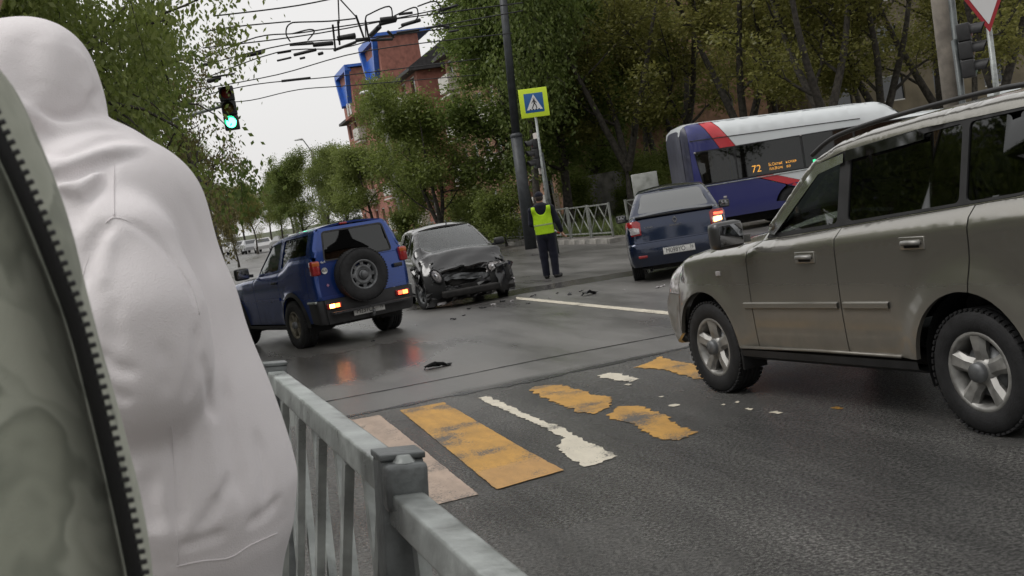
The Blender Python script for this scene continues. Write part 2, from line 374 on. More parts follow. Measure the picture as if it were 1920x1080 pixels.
# ---------------------------------------------------------------- markings: worn paint as thin sheets on the road
def marking_mat(name, col, wear, sc=7.0, thr=.5, holes=1.10):
    m = bpy.data.materials.new(name); m.use_nodes = True; nt = m.node_tree; b = nt.nodes['Principled BSDF']; L = nt.links.new
    tc = nt.nodes.new('ShaderNodeTexCoord'); n1 = node(nt, 'ShaderNodeTexNoise'); n1.inputs['Scale'].default_value = sc; n1.inputs['Detail'].default_value = 8; n1.inputs['Roughness'].default_value = .7
    m0 = node(nt, 'ShaderNodeMapping'); m0.inputs['Rotation'].default_value = (0, 0, R(-106)); L(tc.outputs['Object'], m0.inputs[0])
    mp = node(nt, 'ShaderNodeMapping'); mp.inputs['Scale'].default_value = (.35, 1, 1); L(m0.outputs[0], mp.inputs[0]); L(mp.outputs[0], n1.inputs['Vector'])
    rp = nt.nodes.new('ShaderNodeValToRGB'); rp.color_ramp.elements[0].position = thr-.25; rp.color_ramp.elements[1].position = thr+.12
    rp.color_ramp.elements[0].color = (*[c*wear for c in col], 1); rp.color_ramp.elements[1].color = (*col, 1); L(n1.outputs[0], rp.inputs[0]); L(rp.outputs[0], b.inputs['Base Color'])
    b.inputs['Roughness'].default_value = .5
    w1 = node(nt, 'ShaderNodeTexNoise'); w1.inputs['Scale'].default_value = 62; w1.inputs['Detail'].default_value = 5; w1.inputs['Roughness'].default_value = .8; L(tc.outputs['Object'], w1.inputs['Vector'])
    w2 = node(nt, 'ShaderNodeTexNoise'); w2.inputs['Scale'].default_value = 2.6; w2.inputs['Detail'].default_value = 6; L(m0.outputs[0], w2.inputs['Vector'])
    ws = node(nt, 'ShaderNodeMath', operation='ADD'); L(w1.outputs[0], ws.inputs[0]); L(w2.outputs[0], ws.inputs[1])
    wr_ = node(nt, 'ShaderNodeMapRange'); wr_.inputs[1].default_value = holes; wr_.inputs[2].default_value = holes+.10; L(ws.outputs[0], wr_.inputs[0])
    wm_ = node(nt, 'ShaderNodeMix', data_type='RGBA'); L(wr_.outputs[0], wm_.inputs[0]); L(rp.outputs[0], wm_.inputs[6]); wm_.inputs[7].default_value = (.06, .057, .052, 1); L(wm_.outputs[2], b.inputs['Base Color'])
    g = node(nt, 'ShaderNodeTexNoise'); g.inputs['Scale'].default_value = 110; L(tc.outputs['Object'], g.inputs['Vector'])
    bp = nt.nodes.new('ShaderNodeBump'); bp.inputs['Distance'].default_value = .004; bp.inputs['Strength'].default_value = .5; L(g.outputs[0], bp.inputs['Height']); L(bp.outputs[0], b.inputs['Normal'])
    return m
M['mk_white'] = marking_mat('marking_white', (.62, .57, .46), .75)
M['mk_yellow'] = marking_mat('marking_yellow', (.50, .26, .035), .55, holes=1.075)
M['mk_tan'] = marking_mat('marking_faded_white', (.40, .30, .23), .62, holes=1.075)
M['mk_tan2'] = marking_mat('marking_tan', (.46, .25, .07), .62)
def rough_poly(pts, amp, seed, step=.025):
    """densify a polygon and fray its edge"""
    rnd = random.Random(seed); out = []; n = len(pts)
    for i in range(n):
        a = np.array(pts[i]); b = np.array(pts[(i+1) % n]); L_ = np.linalg.norm(b-a); k = max(1, int(L_/step))
        nrm = np.array([-(b-a)[1], (b-a)[0]])/max(L_, 1e-6); w = 0
        for j in range(k):
            w = .6*w + rnd.uniform(-amp, amp)
            out.append(tuple(a+(b-a)*j/k + nrm*w*(0 if j == 0 and amp < .01 else 1)))
    return out
def pip(x, y, poly):
    c = False; n = len(poly); j = n-1
    for i in range(n):
        xi, yi = poly[i]; xj, yj = poly[j]
        if (yi > y) != (yj > y) and x < (xj-xi)*(y-yi)/(yj-yi)+xi: c = not c
        j = i
    return c
def flat_poly(name, poly, z, mt, parent, thick=.0):
    r = delaunay_2d_cdt([Vector(p) for p in poly], [(i, (i+1) % len(poly)) for i in range(len(poly))], [], 0, 1e-6)
    vs, es, fs = r[0], r[1], r[2]
    fs = [f for f in fs if pip(sum(vs[i].x for i in f)/3, sum(vs[i].y for i in f)/3, poly)]
    mb = MB(); mb.add([(v.x, v.y, z) for v in vs], fs)
    if thick:
        n = len(mb.v)
        bnd = {}
        for f in fs:
            for a, b in zip(f, f[1:]+f[:1]): bnd[(a, b)] = bnd.get((a, b), 0)+1
        rim = [(a, b) for (a, b) in bnd if (b, a) not in bnd]
        mb.add([(v.x, v.y, z-thick) for v in vs], [])
        mb.add([], []); mb.f += [(a, b, n+b, n+a) for a, b in rim]; mb.sm += [False]*len(rim)
    o = mb.build(name, mt, parent); return o
def gp(px, py): return tuple(G(px, py)[:2])
MKZ = .005
def marking(name, pix, mt, amp, seed, z=MKZ):
    return flat_poly(name, rough_poly([gp(*p) for p in pix], amp, seed), z, mt, road)
marking('crossing_stripe', [(640, 792), (712, 779), (898, 928), (800, 952)], M['mk_tan'], .003, 1)
marking('crossing_stripe', [(750, 770), (832, 755), (1055, 884), (930, 918)], M['mk_yellow'], .003, 2)
marking('crossing_stripe_end', [(893, 888), (1010, 858), (1057, 884), (932, 919)], M['mk_tan2'], .004, 3, .0075)
marking('crossing_stripe', [(895, 747), (914, 743), (985, 776), (1060, 806), (1110, 832), (1160, 856), (1128, 868), (1098, 876), (1070, 860), (1046, 838), (1058, 822), (1020, 802), (960, 776)], M['mk_white'], .012, 4)
marking('crossing_stripe', [(992, 732), (1012, 724), (1055, 722), (1100, 737), (1145, 745), (1148, 758), (1118, 776), (1085, 774), (1045, 757)], M['mk_yellow'], .02, 5)
marking('crossing_stripe', [(1140, 780), (1160, 763), (1196, 762), (1235, 774), (1262, 793), (1310, 812), (1275, 826), (1240, 822), (1195, 806), (1190, 794), (1162, 791)], M['mk_yellow'], .022, 6)
marking('crossing_stripe', [(1186, 690), (1215, 680), (1238, 669), (1262, 676), (1300, 684), (1345, 694), (1345, 712), (1295, 710), (1262, 697), (1232, 694)], M['mk_yellow'], .02, 7)
marking('crossing_stripe', [(1118, 706), (1140, 700), (1165, 701), (1198, 711), (1180, 717), (1150, 712)], M['mk_white'], .02, 8)
for i, (x, y, w, h) in enumerate([(1265, 761, 22, 5), (1382, 755, 10, 4), (1406, 768, 16, 6), (1456, 775, 26, 6), (1178, 722, 14, 4), (1355, 760, 8, 3), (1570, 766, 26, 6), (1240, 745, 10, 3)]):
    marking('paint_scrap', [(x-w/2, y), (x, y-h/2), (x+w/2, y), (x, y+h/2)], M['mk_white'] if i != 6 else M['mk_yellow'], .012, 20+i)
# lane line
marking('lane_line', [(968, 557), (1266, 586), (1266, 592), (968, 561.5)], M['mk_white'], .006, 31)
# tar joints between the two asphalts
def ribbon(name, pix, w, mt, seed, z=.004, wv=.5):
    rnd = random.Random(seed); P = [np.array(gp(*p)) for p in pix]; Q = []
    for a, b in zip(P[:-1], P[1:]):
        k = max(2, int(np.linalg.norm(b-a)/.1))
        Q += [a+(b-a)*j/k for j in range(k)]
    Q.append(P[-1]); L_ = []; Rr = []; off = 0
    for i, q in enumerate(Q):
        t = Q[min(i+1, len(Q)-1)]-Q[max(i-1, 0)]; t = t/np.linalg.norm(t); n = np.array([-t[1], t[0]])
        off = .85*off + rnd.uniform(-.01, .01); ww = w*(1+rnd.uniform(-wv, wv))
        L_.append((*(q+n*(ww/2+off)), z)); Rr.append((*(q-n*(ww/2-off)), z))
    return strip(name, [[a, b] for a, b in zip(L_, Rr)], mt, road)
ribbon('tar_joint', [(560, 763), (740, 729), (1000, 677), (1290, 622)], .05, M['tar'], 1)
ribbon('tar_joint', [(600, 792), (720, 768), (850, 742), (990, 716), (1120, 688), (1300, 650)], .10, M['tar'], 2, .004, .8)

# grass on the far verge: blades, nobody could count them
def grass(name, region, count, seed, hmin, hmax, mt):
    rg = np.random.default_rng(seed); s0, s1, n0, n1 = region
    s = rg.uniform(s0, s1, count); n = n0+(n1-n0)*rg.random(count)**1.4
    X = SE[0]*s+SN[0]*n; Y = SE[1]*s+SN[1]*n
    d = np.maximum(0, s-30); Z = .014*d*d/(d+12)+.12
    h = rg.uniform(hmin, hmax, count)*(.6+.8*(np.sin(s*1.7)*np.sin(n*2.3)*.5+.5)); a = rg.uniform(0, 2*PI, count); w = rg.uniform(.012, .03, count)
    lean = rg.normal(0, .35, (count, 2))*h[:, None]
    base = np.stack([X, Y, Z], -1); dx = np.stack([np.cos(a)*w, np.sin(a)*w, 0*a], -1)
    tip = base+np.stack([lean[:, 0], lean[:, 1], h], -1)
    V = np.stack([base-dx, base+dx, tip], 1).reshape(-1, 3); F_ = np.arange(count*3).reshape(-1, 3)
    o = npmesh(name, V, F_, mt, None, False); return o
g2 = grass('grass', (34.3, 75, -.2, -12), 40000, 5, .10, .35, M['grass']); tag(g2, 'rough green grass on the verge left of the far street', 'grass', kind='stuff')
g1 = grass('grass', (33.3, 75, KN+.9, KN+9), 60000, 3, .10, .42, M['grass']); tag(g1, 'rough green grass on the verge behind the far kerb', 'grass', kind='stuff')
# ================================================================== vehicles
def interp(pts, t):
    if t <= pts[0][0]: return pts[0][1]
    for (a, va), (b, vb) in zip(pts[:-1], pts[1:]):
        if t <= b: return va+(vb-va)*(t-a)/(b-a) if b > a else vb
    return pts[-1][1]
def smooth_poly(pts, k=4):
    """Catmull-Rom through the points (open)"""
    P = [np.array(p, float) for p in pts]; out = []
    for i in range(len(P)-1):
        p0 = P[max(i-1, 0)]; p1 = P[i]; p2 = P[i+1]; p3 = P[min(i+2, len(P)-1)]
        for j in range(k):
            t = j/k
            out.append(tuple(.5*((2*p1)+(-p0+p2)*t+(2*p0-5*p1+4*p2-p3)*t*t+(-p0+3*p1-3*p2+p3)*t**3)))
    out.append(tuple(P[-1])); return out
def arc(cx, cz, r, a0, a1, n=14): return [(cx+r*math.cos(R(a0+(a1-a0)*i/n)), cz+r*math.sin(R(a0+(a1-a0)*i/n))) for i in range(n+1)]
def densify(poly, step, closed=True):
    out = []; n = len(poly)
    for i in range(n if closed else n-1):
        a = poly[i]; b = poly[(i+1) % n]; L_ = math.dist(a, b); k = max(1, int(math.ceil(L_/step)))
        out += [(a[0]+(b[0]-a[0])*j/k, a[1]+(b[1]-a[1])*j/k) for j in range(k)]
    if not closed: out.append(poly[-1])
    return out
def dist_poly(x, y, pl):
    best = 1e9
    for (ax, ay), (bx, by) in zip(pl[:-1], pl[1:]):
        dx, dy = bx-ax, by-ay; L2 = dx*dx+dy*dy
        t = 0 if L2 == 0 else max(0, min(1, ((x-ax)*dx+(y-ay)*dy)/L2))
        d = (x-ax-t*dx)**2+(y-ay-t*dy)**2
        if d < best: best = d
    return math.sqrt(best)
def panel_2d(outline, holes=(), grid=.08, extra=()):
    """triangulated polygon with holes and inner grid points"""
    pts = [Vector(p) for p in outline]; edges = [(i, (i+1) % len(outline)) for i in range(len(outline))]
    for h in holes:
        k = len(pts); pts += [Vector(p) for p in h]; edges += [(k+i, k+(i+1) % len(h)) for i in range(len(h))]
    xs = [p[0] for p in outline]; ys = [p[1] for p in outline]
    bl = list(outline)+[outline[0]]
    nx = int((max(xs)-min(xs))/grid)+1; ny = int((max(ys)-min(ys))/grid)+1
    for i in range(nx+1):
        for j in range(ny+1):
            x = min(xs)+(max(xs)-min(xs))*i/max(nx, 1); y = min(ys)+(max(ys)-min(ys))*j/max(ny, 1)
            if pip(x, y, outline) and dist_poly(x, y, bl) > grid*.3 and not any(pip(x, y, h) or dist_poly(x, y, list(h)+[h[0]]) < grid*.3 for h in holes): pts.append(Vector((x, y)))
    for p in extra:
        if pip(p[0], p[1], outline) and not any(pip(p[0], p[1], h) for h in holes): pts.append(Vector(p))
    r = delaunay_2d_cdt(pts, edges, [], 0, 1e-5)
    vs, fs = r[0], r[2]; keep = []
    for f in fs:
        cx = sum(vs[i].x for i in f)/3; cy = sum(vs[i].y for i in f)/3
        if pip(cx, cy, outline) and not any(pip(cx, cy, h) for h in holes): keep.append(list(f))
    return [(v.x, v.y) for v in vs], keep
def shell(name, vs2, fs, fmap, inward, mt, parent, flange=.025, flip=False):
    V = [fmap(*p) for p in vs2]; mb = MB(); mb.add(V, fs, True)
    bnd = set()
    for f in fs:
        for a, b in zip(f, f[1:]+f[:1]): bnd.add((a, b))
    rim = [(a, b) for (a, b) in bnd if (b, a) not in bnd]
    if flange and rim:
        ids = sorted({i for e in rim for i in e}); mp = {i: k for k, i in enumerate(ids)}
        top = [V[i] for i in ids]; low = [tuple(V[i][k]+inward(*vs2[i])[k]*flange for k in range(3)) for i in ids]; n = len(ids)
        mb.add(top+low, [(mp[a], mp[b], n+mp[b], n+mp[a]) for a, b in rim], False)
    me = mb.mesh(name); me.materials.append(mt)
    o = link(bpy.data.objects.new(name, me), parent)
    return o

class Car:
    def __init__(s, name, label, cat, x, y, heading, width, rad, flares=(), plan=((-9, 1), (9, 1)), segs=None, dz=0.0, group=None):
        s.root = empty(name, (x, y, terrain(x, y)+dz), R(heading), label, cat, group)
        s.width = width; s.rad = rad; s.flares = flares; s.plan = plan; s.segs = segs
        s.sil = []
        for k in segs['order']: s.sil += segs[k]
        s.deform = lambda p: p
    def b(s, x, z): return interp(s.width, z)*interp(s.plan, x)
    def W(s, x, z):
        w = s.b(x, z); d = dist_poly(x, z, s.sil); r = s.rad(x, z)
        if d < r: w -= r*(1-math.sqrt(max(0, 1-((r-d)/r)**2)))
        for (cx, cz, rr, amp, wd) in s.flares:
            q = math.hypot(x-cx, z-cz)
            if z > cz-.25: w += amp*math.exp(-((q-rr)/wd)**2) if q > rr else amp
        return w
    def side(s, name, outline, mt, holes=(), off=0.0, parent=None, grid=.09, step=.06, flange=.03, sides=(1, -1)):
        ol = densify(outline, step); hs = [densify(h, step) for h in holes]; ex = []
        for k in (.12, .3, .55, .85):
            for (px, pz) in s.sil_dense():
                ex.append((px[0]-pz[0]*s.rad(*px)*k, px[1]-pz[1]*s.rad(*px)*k))
        for (cx, cz, rr, amp, wd) in s.flares:
            for q in (rr+.02, rr+wd*.5, rr+wd): ex += arc(cx, cz, q, -10, 190, 26)
        ex += getattr(s, 'extra', [])
        bx0, bx1, bz0, bz1 = min(p[0] for p in ol), max(p[0] for p in ol), min(p[1] for p in ol), max(p[1] for p in ol)
        ex = [p for p in ex if bx0 < p[0] < bx1 and bz0 < p[1] < bz1]
        ex = [p for p in ex if dist_poly(p[0], p[1], ol+[ol[0]]) > .012]
        vs, fs = panel_2d(ol, hs, grid, ex); out = []
        for sg in sides:
            fm = lambda x, z: s.deform((x, sg*(s.W(x, z)+off), z))
            o = shell(name, vs, fs if sg < 0 else [f[::-1] for f in fs], fm, lambda x, z: (0, -sg, 0), mt, parent or s.root, flange); out.append(o)
        return out
    def sil_dense(s):
        if not hasattr(s, '_sd'):
            s._sd = []
            pl = densify(s.sil, .045, False)
            for i, p in enumerate(pl):
                a = pl[max(i-1, 0)]; b = pl[min(i+1, len(pl)-1)]; L_ = math.dist(a, b)
                if L_ < 1e-6: continue
                s._sd.append((p, ((b[1]-a[1])/L_*-1*s.segs.get('turn', 1), (b[0]-a[0])/L_*s.segs.get('turn', 1))))
        return s._sd
    def segx(s, seg, z):
        q = sorted([(p[1], p[0]) for p in s.segs[seg]]); return interp(q, z)
    def segz(s, seg, x):
        q = sorted([(p[0], p[1]) for p in s.segs[seg]]); return interp(q, x)
    def end_map(s, seg, cr, off=0.0):
        sg = -1 if s.segs[seg][0][0] < s.segs.get('mid', 1.0) else 1
        def fm(y, z):
            x = s.segx(seg, z); ye = max(s.W(x, z), .05); t = min(1, abs(y)/ye)
            return s.deform((x+sg*(cr*(1-t*t)+off), y, z))
        return fm, sg
    def end(s, name, seg, outline, mt, holes=(), cr=.05, off=0.0, parent=None, grid=.1, step=.06, flange=.03):
        """panel on a front or rear surface, outline in (y, z); outline = (z0, z1) takes the full width"""
        fm, sg = s.end_map(seg, cr, off)
        if isinstance(outline[0], (int, float)):
            z0, z1 = outline; zs = [z0+(z1-z0)*i/8 for i in range(9)]
            e = [(s.W(s.segx(seg, z), z), z) for z in zs]; outline = e+[(-y, z) for y, z in e[::-1]]
        vs, fs = panel_2d(densify(outline, step), [densify(h, step) for h in holes], grid)
        return shell(name, vs, fs if sg > 0 else [f[::-1] for f in fs], fm, lambda y, z: (-sg, 0, 0), mt, parent or s.root, flange)
    def top(s, name, seg, x0, x1, mt, cr=.04, off=0.0, parent=None, grid=.12, outline=None, holes=(), flange=.03):
        def fm(x, y):
            z = s.segz(seg, x); ye = max(s.W(x, z), .05); t = min(1, abs(y)/ye)
            return s.deform((x, y, z+cr*(1-t*t)+off))
        if outline is None:
            xs = [x0+(x1-x0)*i/14 for i in range(15)]; e = [(x, s.W(x, s.segz(seg, x))) for x in xs]
            outline = e+[(x, -y) for x, y in e[::-1]]
        vs, fs = panel_2d(densify(outline, .08), holes, grid)
        return shell(name, vs, [f[::-1] for f in fs] if x1 > x0 else fs, fm, lambda x, y: (0, 0, -1), mt, parent or s.root, flange)

def fix_normals(root):
    for o in root.children_recursive:
        if o.type == 'MESH' and o.data.users == 1:
            bm = bmesh.new(); bm.from_mesh(o.data); bmesh.ops.recalc_face_normals(bm, faces=bm.faces); bm.to_mesh(o.data); bm.free()

def make_wheel(parent, x, y, r, w, style, side, steer=0.0, rr=.62, tyre_m=None, rim_m=None, z=None):
    """hub that carries a tyre and a rim; outer face towards side*y"""
    h = MB(); h.lathe([(0.001, .02), (.05, .02), (.055, .0), (.055, -.06), (.14, -.065), (.14, -.09), (.001, -.09)], 16, 'y')
    hub = h.build('wheel', M['steel'], parent); hub.location = (x, y, r if z is None else z); hub.rotation_euler = (0, 0, steer + (0 if side > 0 else PI))
    hw = w/2; R0 = r*rr
    t = MB(); prof = [(R0, -hw*.85), (R0+.012, -hw*.98), (r*.80, -hw*1.04), (r*.93, -hw*.98), (r*.985, -hw*.80)]
    for k in (-.5, -.17, .17, .5): prof += [(r, hw*(k-.11)), (r, hw*(k+.11)), (r-.008, hw*(k+.12)), (r-.008, hw*(k+.21))] if k < .5 else [(r, hw*(k-.11)), (r, hw*(k+.11))]
    prof += [(r*.985, hw*.80), (r*.93, hw*.98), (r*.80, hw*1.04), (R0+.012, hw*.98), (R0, hw*.85)]
    t.lathe([(a, b-hw) for a, b in prof], 40, 'y')
    rnd = random.Random(int(x*100)+7)
    n = 56
    for k in range(n):      # tread blocks round the shoulders
        q = 2*PI*k/n
        for sgn in (1, -1):
            c = (math.cos(q)*(r-.004), -hw+sgn*hw*.80, math.sin(q)*(r-.004))
            t.box(c, (.012, hw*.30, r*2*PI/n*.6), Matrix.Rotation(-q, 3, 'Y'))
    t.build('tyre', tyre_m or M['rubber'], hub)
    m = MB(); m.lathe([(R0+.012, -hw*.02+.0-.01), (R0+.012, .002-.01), (R0-.006, .004-.01), (R0-.02, -.012), (R0-.028, -hw*.9), (R0-.028, -2*hw*.9), (R0+.008, -2*hw)], 40, 'y')
    ri = R0-.02
    if style == 'five':      # thick five-spoke alloy
        m.lathe([(.001, -.012), (.045, -.012), (.06, -.02), (.075, -.03), (.085, -.05)], 20, 'y')
        for k in range(5):
            q = 2*PI*k/5+.3; d = Vector((math.cos(q), 0, math.sin(q))); p = Vector((-math.sin(q), 0, math.cos(q)))
            a, b_ = .05, ri+.004
            vs = []
            for rad_, wd, dep in ((a, .050, -.030), (a+(b_-a)*.45, .046, -.016), (b_, .060, -.012)):
                c = d*rad_
                vs += [c-p*wd+Vector((0, dep-.018, 0)), c-p*wd*.5+Vector((0, dep+.004, 0)), c+p*wd*.5+Vector((0, dep+.004, 0)), c+p*wd+Vector((0, dep-.018, 0)), c+p*wd*.7+Vector((0, dep-.06, 0)), c-p*wd*.7+Vector((0, dep-.06, 0))]
            fs = [(i*6+j, i*6+(j+1) % 6, (i+1)*6+(j+1) % 6, (i+1)*6+j) for i in range(2) for j in range(6)]
            m.add(vs, fs, False)
    elif style == 'six':
        m.lathe([(.001, -.02), (.05, -.02), (.07, -.035), (.09, -.05)], 20, 'y')
        for k in range(6):
            q = 2*PI*k/6; d = Vector((math.cos(q), 0, math.sin(q))); p = Vector((-math.sin(q), 0, math.cos(q)))
            m.bar(d*.05+Vector((0, -.04, 0)), d*(ri+.005)+Vector((0, -.035, 0)), .055, .03, up=(0, 1, 0))
    else:                    # pressed steel wheel with round holes
        m.lathe([(.001, -.03), (.06, -.03), (.075, -.045), (.10, -.05), (.115, -.03), (ri*.72, -.035), (ri*.8, -.06)], 28, 'y')
        for k in range(8):
            q = 2*PI*k/8; d = Vector((math.cos(q), 0, math.sin(q))); m.bar(d*ri*.72+Vector((0, -.045, 0)), d*(ri+.008)+Vector((0, -.05, 0)), .055, .015, up=(0, 1, 0))
    rim = m.build('rim', rim_m or M['alloy'], hub)
    bk = MB(); bk.lathe([(.02, -.10), (ri*.75, -.10), (ri*.75, -.13), (.02, -.13)], 24, 'y', close=True); bk.build('brake_disc', M['under'], hub)
    return hub
def liners(car, spots, yi=.5, yo=.82):
    for cx, cz, r in spots:
        for sg in (1, -1):
            m = MB(); pl = arc(cx, cz, r+.004, -20, 200, 18)
            m.add([(x, sg*yo, z) for x, z in pl]+[(x, sg*yi, z) for x, z in pl], [(i, i+1, len(pl)+i+1, len(pl)+i) for i in range(len(pl)-1)], True)
            m.add([(x, sg*yi, z) for x, z in pl]+[(cx, sg*yi, cz)], [(i, i+1, len(pl)) for i in range(len(pl)-1)])
            m.build('wheel_well', M['black'], car.root)
def seat(parent, x, y, z, mt=None):
    m = MB(); m.box((x, y, z), (.50, .50, .16), bev=.05); m.box((x-.26, y, z+.36), (.15, .48, .66), Matrix.Rotation(R(-14), 3, 'Y'), bev=.05)
    s = m.build('seat', mt or M['seat'], parent)
    h = MB(); h.box((x-.37, y, z+.80), (.10, .27, .17), bev=.04); h.bar((x-.34, y-.06, z+.62), (x-.37, y-.06, z+.76), .012, .012); h.bar((x-.34, y+.06, z+.62), (x-.37, y+.06, z+.76), .012, .012)
    h.build('headrest', mt or M['seat'], s)
def steering(parent, x, y, z, tilt=25):
    m = MB(); ring = [Vector((0, math.cos(2*PI*k/20)*.185, math.sin(2*PI*k/20)*.185)) for k in range(21)]
    rot = Matrix.Rotation(R(-tilt), 3, 'Y'); m.tube([rot@p+Vector((x, y, z)) for p in ring], .016, 6, cap=False)
    for a in (90, 210, 330):
        m.bar(Vector((x, y, z)), rot@Vector((0, math.cos(R(a))*.18, math.sin(R(a))*.18))+Vector((x, y, z)), .03, .02, up=(1, 0, .1))
    m.tube([(x, y, z), (x+.35, y, z-.16)], .03, 8); m.build('steering_wheel', M['plastic'], parent)
def licence_plate(parent, loc, rz, txt, region, tilt=0.0, w=.52, h=.112):
    """rz: direction the plate faces in the car's frame"""
    root = MB(); root.box((0, 0, 0), (w, .008, h), bev=.003); p = root.build('licence_plate', M['plate'], parent)
    p.location = loc; p.rotation_euler = (tilt, 0, rz)
    T = Matrix.Translation((0, -.0050, 0)) @ Matrix.Rotation(R(90), 4, 'X')
    text_mesh('lettering', txt, .105, M['ink'], p, Matrix.Translation((-.055, 0, 0)) @ T @ Matrix.Diagonal((.82, 1, 1, 1)))
    text_mesh('lettering', region, .075, M['ink'], p, Matrix.Translation((.205, 0, .012)) @ T @ Matrix.Diagonal((.82, 1, 1, 1)))
    bd = MB(); 
    for a, b in (((-w/2+.004, h/2-.004), (w/2-.004, h/2-.004)), ((-w/2+.004, -h/2+.004), (w/2-.004, -h/2+.004)), ((-w/2+.004, -h/2), (-w/2+.004, h/2)), ((w/2-.004, -h/2), (w/2-.004, h/2)), ((.145, -h/2), (.145, h/2))):
        bd.bar((a[0], -.0046, a[1]), (b[0], -.0046, b[1]), .003, .003)
    bd.build('border', M['ink'], p); return p
def inset_poly(poly, d):
    """shrink a clockwise or counter-clockwise polygon by d"""
    n = len(poly); A = sum(poly[i][0]*poly[(i+1) % n][1]-poly[(i+1) % n][0]*poly[i][1] for i in range(n)); sg = 1 if A > 0 else -1; out = []
    for i in range(n):
        p0, p1, p2 = np.array(poly[i-1]), np.array(poly[i]), np.array(poly[(i+1) % n])
        e1 = (p1-p0)/max(np.linalg.norm(p1-p0), 1e-9); e2 = (p2-p1)/max(np.linalg.norm(p2-p1), 1e-9)
        n1 = np.array([-e1[1], e1[0]])*sg; n2 = np.array([-e2[1], e2[0]])*sg
        m = n1+n2; m = m/max(np.dot(m, m)/2, .35)
        out.append(tuple(p1+m*d))
    return out
def round_poly(poly, r, k=3):
    out = []; n = len(poly)
    for i in range(n):
        p0, p1, p2 = np.array(poly[i-1]), np.array(poly[i]), np.array(poly[(i+1) % n])
        l1 = np.linalg.norm(p0-p1); l2 = np.linalg.norm(p2-p1); q = min(r, l1*.45, l2*.45)
        a = p1+(p0-p1)/l1*q; b = p1+(p2-p1)/l2*q
        for j in range(k+1):
            t = j/k; out.append(tuple((1-t)**2*a+2*t*(1-t)*p1+t*t*b))
    return out
def std_car(c, sp, P, skip=()):
    """panels shared by the four cars: P = paint"""
    S = c.segs; root = c.root; belt = sp['belt']; gap = .005
    c.extra = [(x, interp(belt, x)-dz_) for x in np.arange(sp['xD'], sp['xA'], .05) for dz_ in (.014, .03, .05, .075, .11, .16, -.012, -.03)]+[(x, (interp(sp['sill'], x) if isinstance(sp['sill'], list) else sp['sill'])+dz_) for x in np.arange(sp['xD'], sp['xA'], .06) for dz_ in (.02, .05, .09, .14)]
    arches = sp['arches']; sill = sp['sill']
    xA, xD = sp['xA'], sp['xD']
    def low(x):
        z = interp(sill, x) if isinstance(sill, list) else sill
        for cx, cz, r in arches:
            if abs(x-cx) < r: z = max(z, cz+math.sqrt(r*r-(x-cx)**2))
        return z
    def up(x):
        if xD <= x <= xA: return interp(belt, x)-.003
        if x > xA: return c.segz('hood', x)
        return c.segz('deck', x) if 'deck' in S else interp(belt, x)-.003
    def xs(x0, x1):
        q = {x0, x1}; k = max(2, int((x1-x0)/.07))
        for i in range(k+1): q.add(x0+(x1-x0)*i/k)
        for cx, cz, r in arches:
            for i in range(25):
                x = cx-r*math.cos(PI*i/24)*.9999
                if x0 < x < x1: q.add(x)
        for x, _ in belt:
            if x0 < x < x1: q.add(x)
        return sorted(q)
    def lower_panel(name, x0, x1, zlo=None, zhi=None, holes=(), mt=None, extra_off=0.0):
        X = xs(x0, x1); a = [(x, max(low(x), zlo or 0)) for x in X]; b = [(x, min(up(x), zhi or 9)) for x in X]
        ol = a+[p for p in b[::-1]]
        ol = [p for i, p in enumerate(ol) if i == 0 or math.dist(p, ol[i-1]) > 1e-4]
        return c.side(name, ol, mt or P, holes, off=extra_off)
    ds = sp['doors']                              # x of the door gaps, front to back
    parts = {}
    xf, xr = sp['xf'], sp['xr']
    if 'front_fender' not in skip: parts['front_fender'] = lower_panel('front_fender', ds[0]+gap, xf-gap)
    for i in range(len(ds)-1): parts['door%d' % i] = lower_panel('door', ds[i+1]+gap, ds[i]-gap)
    lamp_h = [sp['lamp_side']] if sp.get('lamp_side') else []
    parts['rear_quarter'] = lower_panel('rear_quarter', xr+gap, ds[-1]-gap, holes=lamp_h)
    # bumper corners
    fx = max(p[0] for p in S['front']); rx = min(p[0] for p in S['tail'])
    zb = sp['zbf']; fr = [p for p in S['front'] if p[1] <= zb]; fr = sorted(fr, key=lambda p: p[1])
    bm_mt = sp.get('bumper_mat', P)
    if 'front_bumper' not in skip:
        ol = [(xf+gap, max(low(xf), fr[0][1]))]+fr+[(c.segx('front', zb), zb), (xf+gap, zb)]
        c.side('front_bumper_corner', ol, bm_mt); c.end('front_bumper', 'front', (fr[0][1], zb), bm_mt, cr=sp.get('crf', .12))
        hi = sorted([p for p in S['front'] if p[1] >= zb], key=lambda p: p[1])
        X = [xf+gap+(hi[-1][0]-xf-gap)*i/6 for i in range(7)]
        ol = [(xf+gap, zb+gap), (c.segx('front', zb+gap), zb+gap)]+[p for p in hi if p[1] > zb+.02]+[(x, c.segz('hood', x)) for x in X[::-1][1:]]
        c.side('headlamp', ol, M['clearlens'])
        c.end('grille', 'front', (zb+gap, hi[-1][1]), M['plastic'], cr=sp.get('crf', .12))
    zr = sp['zbr']; rr_ = sorted([p for p in S['tail'] if p[1] <= zr], key=lambda p: p[1])
    ol = [(xr-gap, max(low(xr), rr_[0][1]))]+[(x, z) for x, z in rr_]+[(c.segx('tail', zr), zr), (xr-gap, zr)]
    c.side('rear_bumper_corner', ol[::-1], bm_mt, off=sp.get('bump_off', 0)); parts['rear_bumper'] = c.end('rear_bumper', 'tail', (rr_[0][1], zr), bm_mt, cr=sp.get('crr', .06), off=sp.get('bump_off', 0))
    # corner above the rear bumper
    hi = sorted([p for p in S['tail'] if p[1] >= zr], key=lambda p: p[1]); topz = hi[-1][1]
    X = xs(hi[-1][0], xr-gap)
